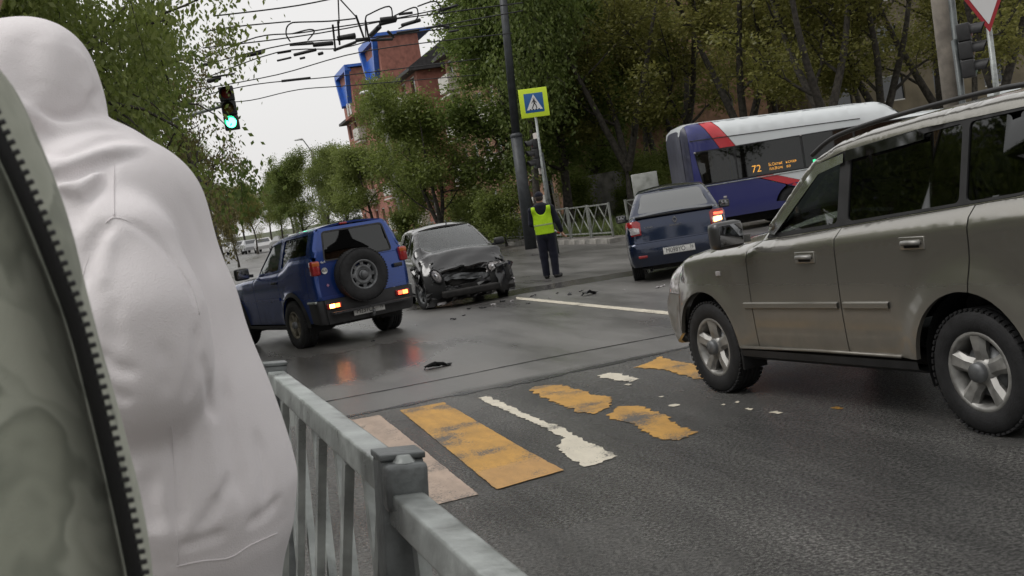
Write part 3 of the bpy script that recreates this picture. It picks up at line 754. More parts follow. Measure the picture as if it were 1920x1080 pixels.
    if 'rear_corner' not in skip:
        ol = [(xr-gap, zr+gap), (xr-gap, up(xr-gap))]+[(x, min(up(x), topz+.3)) for x in X[::-1] if hi[-1][0] < x < xr-gap-.01]+[p for p in hi[::-1] if p[1] > zr+.02]+[(c.segx('tail', zr+gap), zr+gap)]
        c.side('rear_corner', ol, P, holes=[sp['lamp_corner']] if sp.get('lamp_corner') else [])
    # greenhouse: painted pillars and cant rail, black frames, glass
    bl = [(x, interp(belt, x)) for x in xs(xD, xA)]
    ol = bl+[p for p in S['ws'] if p[1] > interp(belt, xA)+.02]+list(S['roof'][1:-1])+[p for p in S['rw'] if p[1] > interp(belt, xD)+.02]
    fr_polys = [round_poly(w, sp.get('wr', .04)) for w in sp['windows']]
    merged = [round_poly(w, .05) for w in sp['frames']] if 'frames' in sp else fr_polys
    gh = c.side('pillar_frame', ol, P, holes=merged, step=.035, grid=.05)
    if 'frames' in sp:
        for fpoly, ids in zip(merged, sp['frame_holds']):
            c.side('window_frame', inset_poly(fpoly, .003), M['plastic'], holes=[fr_polys[i] for i in ids], off=-.004)
    for i, w in enumerate(fr_polys):
        c.side('side_window', inset_poly(w, -.006), sp['glass'][i], off=-.014, flange=0, grid=.25)
    c.end('windshield', 'ws', (S['ws'][0][1] if S['ws'][0][1] < S['ws'][-1][1] else S['ws'][-1][1], max(p[1] for p in S['ws'])-.01), sp.get('ws_glass', M['glass']), cr=sp.get('crw', .12), off=-.006, flange=0)
    rf = parts['roof'] = c.top('roof', 'roof', min(p[0] for p in S['roof']), max(p[0] for p in S['roof']), P, cr=sp.get('crroof', .045))
    if 'hood' not in skip: parts['hood'] = c.top('bonnet', 'hood', min(p[0] for p in S['hood']), max(p[0] for p in S['hood']), P, cr=sp.get('crhood', .06))
    # underbody, sills, wheel wells, cabin floor
    x0, x1 = rx+.15, fx-.2; bmin = min(w for _, w in c.width)
    u = MB(); u.box(((x0+x1)/2, 0, sp['uz']+.05), (x1-x0, 1.04, .12), bev=.03); u.box(((x0+x1)/2, 0, sp['uz']+.12), (x1-x0-.5, .3, .1)); u.build('underbody', M['under'], root)
    sx0 = min(a[0] for a in arches)+arches[0][2]+.02; sx1 = max(a[0] for a in arches)-arches[0][2]-.02
    zs = (lambda x: interp(sill, x) if isinstance(sill, list) else sill)
    for sg in (1, -1):
        k = MB()
        pr = [(-.00, -.012), (-.01, -.06), (-.10, -.10), (-.30, -.10)]
        vs = []
        for x in (sx0, sx1):
            b0 = c.W(x, zs(x)+.01)
            vs += [(x, sg*(b0+o), zs(x)+dz) for o, dz in pr]
        k.add(vs, [(i, i+1, 5+i, 4+i) for i in range(3)]); k.build('sill', sp.get('sill_mat', M['plastic']), root)
    yi = .42
    liners(c, [(a[0], a[1], a[2]) for a in arches], yi, sp.get('yo', .80))
    zf = sp.get('floor', .45)
    k = MB(); k.box(((xA+xD)/2, 0, zf), (xA-xD+.5, 1.3, .03)); k.build('cabin_floor', M['seat'], root)
    d = MB(); d.box((xA-.22, 0, interp(belt, xA)-.14), (.42, 1.32, .24), bev=.05); d.build('dashboard', M['plastic'], root)
    st = sp.get('seats', (1.15, .2)); zt = zf+.22
    for y in (.36, -.36): seat(root, st[0], y, zt)
    if len(st) > 1:
        for y in (.38, 0, -.38): seat(root, st[1], y, zt+.05)
    steering(root, xA-.55, .36, interp(belt, xA)-.06)
    return parts
def mirror(c, x, y, z, mt, sides=(1, -1), sz=(.11, .22, .17)):
    for sg in sides:
        m = MB(); m.box((x, sg*(y+sz[1]/2), z), sz, bev=.045); m.bar((x+.02, sg*(y-.07), z-.05), (x+.01, sg*(y+.05), z-.04), .06, .05)
        o = m.build('wing_mirror', mt, c.root)
        g = MB(); g.box((x-sz[0]/2-.001, sg*(y+sz[1]/2), z), (.004, sz[1]*.8, sz[2]*.75), bev=.002); g.build('mirror_glass', M['mirror_glass'], o)
def wiper(c, pts):
    m = MB(); m.tube(pts, .008, 5); return m.build('wiper', M['plastic'], c.root)

# ------------------------------------------------------------------ silver-grey off-roader in the near lane
M['silver'] = paint('silver_paint', (.31, .298, .265), .8, .26, dirt=(.060, .045, .028), dz=.60, dirt_amt=.85, coat=1.0)
segs = dict(order=['front', 'hood', 'ws', 'roof', 'rw', 'tail'], mid=1.3, turn=-1,
    front=[(3.36, .30), (3.43, .42), (3.45, .58), (3.43, .70), (3.36, .80), (3.28, .93)],
    hood=[(3.28, .93), (3.15, .985), (2.9, 1.03), (2.6, 1.065), (2.3, 1.09), (2.02, 1.105)],
    ws=[(2.02, 1.105), (1.75, 1.33), (1.50, 1.545), (1.36, 1.635)],
    roof=[(1.36, 1.635), (1.20, 1.685), (.9, 1.722), (.4, 1.755), (-.2, 1.775), (-.70, 1.765)],
    rw=[(-.70, 1.765), (-.78, 1.70), (-.88, 1.35), (-.91, 1.22)],
    tail=[(-.91, 1.22), (-.96, .95), (-1.0, .7), (-1.0, .5), (-.95, .34)])
beltX = [(-1.0, 1.27), (-.3, 1.25), (.3, 1.212), (1.05, 1.165), (1.6, 1.125), (2.1, 1.10)]
def radX(x, z):
    if z > 1.2: return .075 if z > 1.6 else .04
    if x > 2.95: return .22
    if x < -.7: return .12
    return .10
xt = Car('offroad_car', 'silver grey off-road car with five-spoke alloy wheels driving past the railing', 'car', 3.18879, 6.40107, 111.864,
         [(.28, .84), (.36, .858), (.5, .868), (.66, .874), (.85, .872), (.98, .868), (1.045, .866), (1.075, .858), (1.11, .825), (1.135, .782), (1.16, .775), (1.65, .655), (1.75, .63)],
         radX, flares=[(2.625, .37, .40, .040, .10), (0, .37, .42, .045, .12)], plan=[(-1, .96), (-.5, 1), (2.3, 1), (2.9, .985), (3.5, .94)], segs=segs)
_b0 = xt.b
def bX(x, z):        # the shoulder follows the rising belt line
    if z > .8: z = .8 + (z-.8)*(.335)/max(.1, interp(beltX, x)-.8) if z < interp(beltX, x) else z-interp(beltX, x)+1.135
    return interp(xt.width, z)*interp(xt.plan, x)
xt.b = bX
spX = dict(belt=beltX, arches=[(2.625, .37, .40), (0, .37, .42)], sill=[(0, .40), (2.6, .365)], xA=2.02, xD=-.90, doors=[2.03, 1.06, -.05], xf=3.02, xr=-.55, zbf=.74, zbr=.72,
    windows=[[(1.79, 1.153), (1.325, 1.540), (1.12, 1.580), (1.12, 1.190)], [(1.02, 1.195), (1.02, 1.605), (.08, 1.668), (.08, 1.250)], [(.03, 1.252), (.03, 1.670), (-.42, 1.685), (-.44, 1.30), (-.36, 1.275)]],
    frames=[[(1.895, 1.120), (1.345, 1.570), (1.10, 1.622), (.4, 1.680), (-.44, 1.700), (-.475, 1.29), (-.36, 1.258), (.3, 1.218), (1.05, 1.17), (1.6, 1.135)]], frame_holds=[[0, 1, 2]],
    glass=[glass_mat('glass_front_side', (.74, .80, .77), .02), M['glass_t'], M['glass_t']], uz=.24, seats=(.92, .05), floor=.42, bumper_mat=M['silver'], crf=.14, crr=.08, yo=.83, wr=.035, sill_mat=M['plastic'])
px = std_car(xt, spX, M['silver'])
xt.end('tailgate', 'tail', (.725, 1.215), M['silver'], cr=.06); xt.end('rear_window', 'rw', (1.225, 1.72), M['glass_t'], cr=.08, flange=0)
mirror(xt, 2.0, .90, 1.19, mat('mirror_shell', (.03, .03, .03), .35, coat=.3), sz=(.13, .23, .19))
for sg in (1, -1):
    xs_ = [1.40, 1.22, .9, .4, -.2, -.62]; zs_ = [interp(sorted([(p[0], p[1]) for p in segs['roof']+segs['ws']]), x) for x in xs_]
    pts = [(x, sg*(xt.W(x, max(z-.02, 1.3))+.004), z+.020+(.015 if 0 < i < 5 else 0)) for i, (x, z) in enumerate(zip(xs_, zs_))]
    m = MB(); m.tube(smooth_poly(pts, 4), .017, 8, scale=(1.1, .9)); m.build('roof_rail', M['plastic'], xt.root)
    # door handles with their scoop
    for (hx, hz, dn) in ((1.36, .995, 0), (.37, 1.055, 1)):
        w = xt.W(hx, hz); m = MB(); m.box((hx, sg*(w+.002), hz), (.20, .012, .075), bev=.006); m.box((hx, sg*(w+.0035), hz), (.13, .012, .04), bev=.005)
        o = m.build('door_handle', M['silver'], xt.root)
        r = MB(); r.box((hx, sg*(w+.008), hz-.005), (.12, .008, .042), bev=.004); r.build('handle_recess', M['black'], o)
        g = MB(); g.tube([(hx+.075, sg*(w+.01), hz+.002), (hx+.05, sg*(w+.034), hz+.006), (hx-.05, sg*(w+.034), hz+.006), (hx-.075, sg*(w+.01), hz+.002)], .011, 8, scale=(1, 1.2)); g.build('handle_grip', M['alloy'], o)
    for x0, x1 in ((2.12, 1.085), (1.035, .62)):      # side mouldings
        m = MB(); n = 6
        for dz0, dz1, dy0, dy1 in ((.02, .012, .0, .014), (.012, -.018, .014, .014), (-.018, -.024, .014, .0)):
            vs = []
            for i in range(n+1):
                x = x0+(x1-x0)*i/n; z = .675+(2.1-x)*.018; w = xt.W(x, z)
                vs += [(x, sg*(w+dy0), z+dz0), (x, sg*(w+dy1), z+dz1)]
            m.add(vs, [(2*i, 2*i+1, 2*i+3, 2*i+2) for i in range(n)])
        m.build('side_moulding', M['silver'], xt.root)
    m = MB(); m.box((2.40, sg*(xt.W(2.40, .90)+.004), .90), (.055, .012, .035), bev=.006); m.build('side_repeater', M['clearlens'], xt.root)
    # bright lower edge of the doors
    m = MB(); m.tube([(2.20, sg*(xt.W(2.20, .385)+.004), .375), (1.4, sg*(xt.W(1.4, .39)+.004), .385), (.58, sg*(xt.W(.58, .4)+.004), .396)], .012, 6); m.build('sill_trim', M['silver'], xt.root)
    # wind deflectors over the windows
    for poly in ([(1.84, 1.160), (1.34, 1.566), (1.07, 1.610), (1.07, 1.555), (1.315, 1.505), (1.765, 1.145)], [(1.05, 1.625), (.42, 1.672), (.36, 1.645), (.36, 1.615), (1.05, 1.560)]):
        vs, fs = panel_2d(densify(poly, .06), (), .1); mp = {}
        o = shell('wind_deflector', vs, fs, lambda x, z: (x, sg*(xt.W(x, z)+.016), z), lambda x, z: (0, -sg, 0), glass_mat('smoked_plastic', (.02, .02, .02), .05, .25), xt.root, .01)
    make_wheel(xt.root, 2.625, sg*.875, .345, .22, 'five', sg, 0.0)
    make_wheel(xt.root, 0, sg*.875, .345, .22, 'five', sg, 0.0)
    m = MB(); m.box((2.24, sg*.78, .34), (.02, .2, .28), bev=.008); m.build('mud_flap', M['rubber'], xt.root)
fix_normals(xt.root)
# ------------------------------------------------------------------ blue three-door off-roader with spare wheel
M['blue'] = paint('blue_paint', (.010, .045, .22), .6, .25, dirt=(.020, .022, .030), dz=.55, dirt_amt=.8, coat=.8)
segs = dict(order=['front', 'hood', 'ws', 'roof', 'rw', 'tail'], mid=1.0, turn=-1,
    front=[(3.0, .36), (3.1, .5), (3.1, .72), (3.05, .86), (2.98, 1.0)],
    hood=[(2.98, 1.0), (2.7, 1.055), (2.2, 1.10), (1.5, 1.135)],
    ws=[(1.5, 1.135), (1.2, 1.36), (.92, 1.58), (.80, 1.655)],
    roof=[(.80, 1.655), (.6, 1.70), (.2, 1.735), (-.3, 1.765), (-.74, 1.765)],
    rw=[(-.74, 1.765), (-.775, 1.72), (-.82, 1.45), (-.845, 1.25)],
    tail=[(-.845, 1.25), (-.87, 1.0), (-.885, .72), (-.90, .55), (-.88, .34)])
beltT = [(-1, 1.345), (-.12, 1.345), (.02, 1.325), (.28, 1.225), (.42, 1.190), (.9, 1.165), (1.6, 1.145)]
def radT(x, z):
    if z > 1.25: return .06
    if x > 2.6: return .16
    if x < -.6: return .075
    return .08
te = Car('offroad_car', 'blue three-door off-road car with a spare wheel on its tailgate', 'car', -2.665, 18.0555, 123.467,
    [(.33, .765), (.45, .785), (.7, .80), (.9, .81), (1.05, .806), (1.12, .79), (1.16, .755), (1.2, .745), (1.70, .625), (1.8, .60)], radT,
    flares=[(2.45, .38, .44, .03, .05), (0, .38, .44, .03, .05)], plan=[(-1, .97), (-.4, 1), (2.0, 1), (3.1, .94)], segs=segs)
_bT = te.b
def bT(x, z):
    if z > .9: z = .9+(z-.9)*.26/max(.1, interp(beltT, x)-.9) if z < interp(beltT, x) else z-(interp(beltT, x)-1.16)*(1 if z < 1.5 else max(0, (1.75-z)/.25))
    return interp(te.width, z)*interp(te.plan, x)
te.b = bT
spT = dict(belt=beltT, arches=[(2.45, .38, .43), (0, .38, .43)], sill=.37, xA=1.5, xD=-.845, doors=[1.52, .47], xf=2.7, xr=-.60, zbf=.72, zbr=.70,
    windows=[[(1.37, 1.195), (.84, 1.60), (.40, 1.655), (.52, 1.215)], [(.40, 1.235), (.28, 1.660), (-.60, 1.69), (-.62, 1.39), (-.08, 1.385), (.06, 1.36), (.30, 1.25)]],
    glass=[glass_mat('glass_green', (.62, .74, .70), .05), M['glass_t']], uz=.30, seats=(.75, -.1), floor=.5, bumper_mat=M['plastic'], crf=.1, crr=.035, yo=.76, bump_off=.03)
pt = std_car(te, spT, M['blue'])
win = [(-.565, 1.275), (.565, 1.275), (.50, 1.70), (-.50, 1.70)]
wr = round_poly(win, .05)
te.end('tailgate_frame', 'rw', (1.25, 1.755), M['blue'], holes=[wr], cr=.03)
te.end('rear_window', 'rw', inset_poly(wr, -.008), M['glass_t'], cr=.03, off=-.008, flange=0)
te.end('window_seal', 'rw', inset_poly(wr, -.012), M['plastic'], holes=[inset_poly(wr, .012)], cr=.03, off=.003)
te.end('tailgate', 'tail', (.705, 1.245), M['blue'], cr=.03)
for sg in (1, -1):
    m = MB(); m.box((-.835, sg*.735, 1.185), (.14, .125, .215), bev=.025); l = m.build('tail_lamp', M['redlens'], te.root)
    m = MB(); m.box((-.838, sg*.735, 1.245), (.14, .118, .06), bev=.01); m.build('indicator_lens', mat('amber_lens', (.45, .10, .02), .15, coat=.4), l)
    # lamps in the bumper: outer half glows brighter
    m = MB(); m.box((-.945, sg*.575, .605), (.05, .235, .085), bev=.012); l = m.build('bumper_lamp', M['redlens'], te.root)
    m = MB(); m.box((-.968, sg*.615, .605), (.014, .085, .058), bev=.006); m.build('lit_bulb', M['lit_yel'] if sg > 0 else M['lit_or'], l)
    m = MB(); m.box((-.966, sg*.53, .605), (.012, .075, .058), bev=.006); m.build('lit_bulb', M['lit_or'] if sg > 0 else M['lit_red'], l)
    m = MB(); m.box((-.70, sg*.80, .685), (.30, .05, .035), bev=.012); m.build('bumper_trim', M['galv'], te.root)
    for wx in (0, 2.45): make_wheel(te.root, wx, sg*.845, .366, .235, 'six', sg, R(12) if wx > 1 else 0, .56, rim_m=M['alloy_d'])
    # dark plastic arch trims
    for cx in (0, 2.45):
        m = MB(); A = arc(cx, .38, .428, -8, 188, 20); B_ = arc(cx, .38, .49, -8, 188, 20); k = len(A)
        vs = [(x, sg*(te.W(x, max(z, .4))+.012), z) for x, z in A]+[(x, sg*(te.W(x, max(z, .4))+.006), z) for x, z in B_]
        m.add(vs, [(i, i+1, k+i+1, k+i) for i in range(k-1)], True); m.build('arch_trim', M['plastic'], te.root)
    m = MB(); m.bar((1.46, sg*(te.W(1.2, .775)+.008), .775), (.48, sg*(te.W(.8, .775)+.008), .775), .02, .045); m.build('side_moulding', M['blue'], te.root)
    m = MB(); w = te.W(.62, 1.03); m.box((.62, sg*(w+.012), 1.03), (.17, .028, .035), bev=.01); m.build('door_handle', M['plastic'], te.root)
mirror(te, 1.50, .85, 1.24, M['plastic'], sz=(.12, .24, .19))
sw = make_wheel(te.root, -1.0, .07, .40, .225, 'steel', 1, 0, .54, rim_m=M['steel'], z=.955); sw.name = 'spare_wheel'
sw.rotation_euler = (0, 0, R(90)); sw.location = (-1.09, .07, .985)
sc_ = MB(); sc_.lathe([(.001, .0), (.05, .0), (.055, -.03), (.09, -.05)], 20, 'y'); q = sc_.build('hub_cap', M['plastic'], sw)
m = MB(); m.box((-.90, .07, .95), (.12, .3, .3), bev=.03); m.build('spare_carrier', M['plastic'], te.root)
m = MB(); m.box((-.915, -.60, 1.03), (.04, .14, .06), bev=.012); m.build('tailgate_handle', M['plastic'], te.root)
licence_plate(te.root, (-.985, .04, .455), R(-90), 'M237CK', '76')
m = MB(); m.tube([(-.9, 0, .36), (-1.02, 0, .36), (-1.05, 0, .40)], .022, 8); m.lathe([(.001, .03), (.02, .025), (.026, .0), (.02, -.02)], 12, 'z', (-1.05, 0, .42)); m.build('tow_ball', M['steel'], te.root)
m = MB(); m.tube([(-.5, .35, .36), (-.93, .38, .33)], .03, 10, cap=False); m.build('exhaust', M['steel'], te.root)
m = MB(); m.box((-.4, 0, .42), (.14, 1.2, .12), bev=.04); m.lathe([(.02, -.12), (.1, -.10), (.13, 0), (.1, .1), (.02, .12)], 14, 'y', (-.02, .1, .38)); m.build('rear_axle', M['under'], te.root)
m = MB(); m.lathe([(.001, .002), (.045, .002), (.048, -.002)], 20, 'x', (-.907, .615, 1.135)); 
st = m.build('sticker', M['plate'], te.root); st.scale = (1, 1, 1)
text_mesh('lettering', 'RUS', .045, M['ink'], st, Matrix.Translation((-.9105, .615, 1.135)) @ Matrix.Rotation(R(-90), 4, 'Z') @ Matrix.Rotation(R(90), 4, 'X'))
m = MB(); m.box((-.905, .60, .915), (.006, .035, .035), Matrix.Rotation(R(45), 3, 'X')); m.build('sticker', mat('pink_sticker', (.4, .2, .3), .5), te.root)
text_mesh('lettering', '4x4', .055, M['plate'], te.root, Matrix.Translation((-.868, .60, 1.262)) @ Matrix.Rotation(R(-90), 4, 'Z') @ Matrix.Rotation(R(90), 4, 'X'))
m = MB(); m.box((-.76, .12, 1.785), (.05, .12, .03), bev=.01); m.build('high_brake_light', M['redlens'], te.root)
m = MB(); m.tube([(-.55, .0, 1.80), (-.60, .0, 1.86)], .01, 6); m.build('roof_aerial', M['plastic'], te.root)
fix_normals(te.root)

# ------------------------------------------------------------------ dark blue saloon waiting behind the bus
M['navy'] = paint('navy_paint', (.006, .015, .045), .6, .2, dirt=(.018, .018, .020), dz=.40, dirt_amt=.7, coat=.9)
segs = dict(order=['front', 'hood', 'ws', 'roof', 'rw', 'deck', 'tail'], mid=1.2, turn=-1,
    front=[(3.30, .22), (3.42, .36), (3.42, .55), (3.36, .68), (3.28, .76)],
    hood=[(3.28, .76), (3.05, .86), (2.7, .93), (2.15, 1.00)],
    ws=[(2.15, 1.00), (1.8, 1.22), (1.45, 1.42), (1.34, 1.465)],
    roof=[(1.34, 1.465), (1.1, 1.50), (.7, 1.515), (.35, 1.495), (.18, 1.465)],
    rw=[(.18, 1.465), (-.05, 1.36), (-.30, 1.20), (-.42, 1.115)],
    deck=[(-.42, 1.115), (-.60, 1.100), (-.76, 1.085)],
    tail=[(-.76, 1.085), (-.80, 1.0), (-.83, .85), (-.84, .70), (-.885, .62), (-.90, .45), (-.86, .27)])
beltL = [(-1, .99), (-.3, .985), (.8, .955), (2.2, .93)]
def radL(x, z):
    if z > 1.12: return .055
    if x > 2.9: return .2
    if x < -.55: return .11 if z < 1.0 else .06
    return .07
lo = Car('saloon_car', 'dark blue saloon car with its right tail lamp lit, in front of the bus', 'car', 2.945, 19.8465, 81.966,
    [(.22, .80), (.35, .845), (.5, .86), (.7, .865), (.85, .862), (.95, .845), (1.0, .80), (1.05, .775), (1.40, .625), (1.5, .58)], radL,
    flares=[(2.634, .32, .36, .012, .05), (0, .32, .36, .012, .05)], plan=[(-.95, .93), (-.4, .99), (0, 1), (2.3, 1), (3.4, .9)], segs=segs)
spL = dict(belt=beltL, arches=[(2.634, .32, .36), (0, .32, .36)], sill=.27, xA=2.15, xD=-.42, doors=[2.02, 1.02, .12], xf=2.98, xr=-.52, zbf=.58, zbr=.655,
    windows=[[(1.95, 1.0), (1.40, 1.395), (1.08, 1.43), (1.08, 1.0)], [(1.0, 1.0), (1.0, 1.435), (.35, 1.42), (.10, 1.26), (.08, 1.02)]],
    glass=[M['glass_m'], M['glass_m']], uz=.2, seats=(1.15, .55), floor=.22, crf=.14, crr=.05, yo=.82, ws_glass=M['glass'])
pl = std_car(lo, spL, M['navy'])
lo.top('boot_lid_top', 'deck', -.755, -.43, M['navy'], cr=.03)
rwp = [( -.60, 1.135), (.60, 1.135), (.50, 1.445), (-.50, 1.445)]
lo.end('rear_pillar', 'rw', (1.115, 1.462), M['navy'], holes=[round_poly(rwp, .05)], cr=.05)
lo.end('rear_window', 'rw', inset_poly(round_poly(rwp, .05), -.006), glass_mat('glass_rear', (.015, .016, .018), .17, .2), cr=.05, off=-.004, flange=0)
lidp = [(-.56, .685), (.56, .685), (.565, .80), (.60, 1.0), (.64, 1.075), (-.64, 1.075), (-.60, 1.0), (-.565, .80)]
lo.end('boot_lid', 'tail', lidp, M['navy'], cr=.05, off=.002)
lo.end('rear_panel', 'tail', (.66, 1.083), M['navy'], cr=.05, off=-.012)
m = MB(); 
for i in range(12):
    y0 = -.64+1.28*i/12; y1 = -.64+1.28*(i+1)/12; x0 = -.80-.05*(1-(y0/.7)**2); x1 = -.80-.05*(1-(y1/.7)**2)
    m.add([(x0+.10, y0, 1.098), (x0-.02, y0, 1.095), (x0-.02, y0, 1.075), (x0+.06, y0, 1.06), (x1+.10, y1, 1.098), (x1-.02, y1, 1.095), (x1-.02, y1, 1.075), (x1+.06, y1, 1.06)], [(0, 1, 5, 4), (1, 2, 6, 5), (2, 3, 7, 6)])
m.build('boot_lip', M['black'], lo.root)
def lamp_shape(poly, sg, off, mt, name, parent, wrap=0.0):
    vs, fs = panel_2d(densify([(sg*y, z) for y, z in poly], .04), (), .05)
    fm0, _ = lo.end_map('tail', .05, off)
    def fm(y, z):
        p = fm0(y, z); t = max(0, abs(y)-.70); return (p[0]+t*t*9.0, p[1], p[2])
    return shell(name, vs, fs if sg < 0 else [f[::-1] for f in fs], fm, lambda y, z: (1, 0, 0), mt, parent, .06)
for sg in (1, -1):
    lp = lamp_shape([(.575, .80), (.57, 1.0), (.62, 1.035), (.80, 1.03), (.825, .98), (.815, .82), (.76, .79)], sg, .012, M['redlens'], 'tail_lamp', lo.root)
    lamp_shape([(.60, .825), (.60, .91), (.70, .935), (.785, .925), (.785, .84), (.74, .815)], sg, .018, M['clearlens'], 'reversing_lens', lp)
    if sg < 0:
        lamp_shape([(.63, .83), (.63, .905), (.76, .915), (.765, .85)], sg, .023, M['lit_yel'], 'lit_indicator', lp); lamp_shape([(.64, .945), (.64, .985), (.79, .98), (.79, .945)], sg, .016, M['lit_red'], 'lit_position_lamp', lp)
    m = MB(); m.box((-.905, sg*.60, .435), (.03, .15, .045), bev=.012); m.build('bumper_reflector', M['redlens'], lo.root)
    for wx in (0, 2.634): make_wheel(lo.root, wx, sg*.835, .31, .19, 'steel', sg, 0, .62, rim_m=M['steel'])
    m = MB(); m.box((.9, sg*(lo.W(.25, .87)+.01), .87), (.15, .03, .03), bev=.01); m.build('door_handle', M['navy'], lo.root)
mirror(lo, 1.92, .87, 1.03, M['plastic'], sz=(.12, .2, .15))
m = MB()
for a, b in (((0, .05), (.032, 0)), ((.032, 0), (0, -.05)), ((0, -.05), (-.032, 0)), ((-.032, 0), (0, .05))): m.bar((-.893, a[0], .972+a[1]), (-.893, b[0], .972+b[1]), .012, .018, up=(1, 0, 0))
m.build('badge', M['chrome'], lo.root)
text_mesh('lettering', 'RENAULT', .045, M['chrome'], lo.root, Matrix.Translation((-.895, 0, .885)) @ Matrix.Rotation(R(-90), 4, 'Z') @ Matrix.Rotation(R(90), 4, 'X'), .004)
text_mesh('lettering', 'LOGAN', .04, M['chrome'], lo.root, Matrix.Translation((-.872, .44, .905)) @ Matrix.Rotation(R(-90), 4, 'Z') @ Matrix.Rotation(R(90), 4, 'X'), .003)
licence_plate(lo.root, (-.962, .0, .485), R(-90), 'M098YO', '76')
m = MB(); m.tube([(-.2, .45, .22), (-.86, .5, .20)], .025, 8, cap=False); m.build('exhaust', M['steel'], lo.root)
fix_normals(lo.root)
# ------------------------------------------------------------------ crashed black hatchback
M['jet'] = paint('black_paint', (.010, .010, .011), .2, .25, dirt=(.025, .024, .022), dz=.3, dirt_amt=.5, coat=.8)
segs = dict(order=['front', 'hood', 'ws', 'roof', 'rw', 'tail'], mid=1.2, turn=-1,
    front=[(3.15, .20), (3.30, .34), (3.32, .5), (3.26, .62), (3.12, .73)],
    hood=[(3.12, .73), (2.9, .82), (2.5, .91), (1.98, .985)],
    ws=[(1.98, .985), (1.6, 1.21), (1.25, 1.39), (1.12, 1.43)],
    roof=[(1.12, 1.43), (.8, 1.475), (.3, 1.48), (-.15, 1.455), (-.45, 1.41)],
    rw=[(-.45, 1.41), (-.60, 1.28), (-.72, 1.05), (-.75, .98)],
    tail=[(-.75, .98), (-.79, .8), (-.80, .5), (-.74, .24)])
beltW = [(-1, 1.0), (.2, .965), (2.1, .93)]
def radW(x, z):
    if z > 1.05: return .06
    if x > 2.5: return .2
    if x < -.5: return .1
    return .08
wk = Car('crashed_car', 'black hatchback with its front end smashed in, beside the blue off-road car', 'car', -1.40, 23.62, -77.0,
    [(.2, .76), (.3, .80), (.5, .825), (.75, .83), (.88, .815), (.95, .77), (1.0, .745), (1.36, .60), (1.5, .55)], radW,
    flares=[(2.5, .31, .35, .02, .06), (0, .31, .35, .015, .06)], plan=[(-.9, .92), (-.3, 1), (2.0, 1), (3.3, .9)], segs=segs)
_rg = np.random.default_rng(5); _ph = _rg.uniform(0, 6.28, (10, 3)); _fr = _rg.uniform(4, 16, (10, 3)); _am = _rg.normal(0, 1, (10, 3))
def crush(p):
    x, y, z = p
    k = max(0.0, min(1.0, (x-1.95)/1.1))
    if k <= 0: return p
    k2 = k*k
    n = [sum(_am[i][c]*math.sin(_fr[i][0]*x+_fr[i][1]*y+_fr[i][2]*z+_ph[i][c]) for i in range(10))/3.2 for c in range(3)]
    kn = max(0.0, min(1.0, (x-2.35)/.7)) if z > .7 else k
    dx = -.36*k2*(1.0+.25*y) + .07*n[0]*kn; dy = .06*n[1]*kn + (.07*k2 if y < 0 else .03*k2)
    dz = .036*n[2]*kn + .05*math.sin(k*PI)*max(0, math.cos((x-2.45)*5)) - .08*k2*(z > .55)
    if z > .8 and y < -.42 and x < 2.35: dz += .17*math.exp(-((x-2.08)/.13)**2)*min(1, (-y-.42)/.25)
    return (x+dx, y+dy, z+dz)
wk.deform = crush
spW = dict(belt=beltW, arches=[(2.5, .31, .35), (0, .31, .35)], sill=.26, xA=1.98, xD=-.75, doors=[1.85, .85, .05], xf=2.86, xr=-.5, zbf=.55, zbr=.6,
    windows=[[(1.78, .99), (1.20, 1.355), (.92, 1.39), (.92, .995)], [(.84, .995), (.84, 1.395), (.05, 1.385), (-.05, 1.01)]],
    glass=[M['glass_m'], M['glass_m']], uz=.2, seats=(1.0, .25), floor=.28, crf=.1, crr=.05, yo=.79, ws_glass=glass_mat('crazed_windscreen', (.40, .48, .45), .10, .25))
pw = std_car(wk, spW, M['jet'], skip=('front_bumper',))
wk.end('tailgate', 'tail', (.605, .975), M['jet'], cr=.05); wk.end('rear_window', 'rw', (.985, 1.40), M['glass_m'], cr=.06, flange=0)
for sg in (1, -1):
    make_wheel(wk.root, 0, sg*.80, .30, .19, 'steel', sg, 0, .62)
make_wheel(wk.root, 2.36, .80, .30, .19, 'six', 1, R(-8), .62, rim_m=M['steel']); make_wheel(wk.root, 2.30, -.80, .30, .19, 'six', -1, R(14), .62, rim_m=M['steel'])
mirror(wk, 1.72, .84, 1.01, M['plastic'], sides=(1,), sz=(.12, .2, .14))
def crumple(name, nx, ny, f, mt, amp, seed, parent, sm=False):
    """torn sheet metal: a grid bent by noise"""
    rg = np.random.default_rng(seed); vs = []
    for i in range(nx+1):
        for j in range(ny+1):
            p = np.array(f(i/nx, j/ny)); vs.append(tuple(p+rg.normal(0, amp, 3)))
    fs = [(i*(ny+1)+j, i*(ny+1)+j+1, (i+1)*(ny+1)+j+1, (i+1)*(ny+1)+j) for i in range(nx) for j in range(ny)]
    m = MB(); m.add(vs, fs, sm); o = m.build(name, mt, parent)
    md = o.modifiers.new('thickness', 'SOLIDIFY'); md.thickness = .006; return o
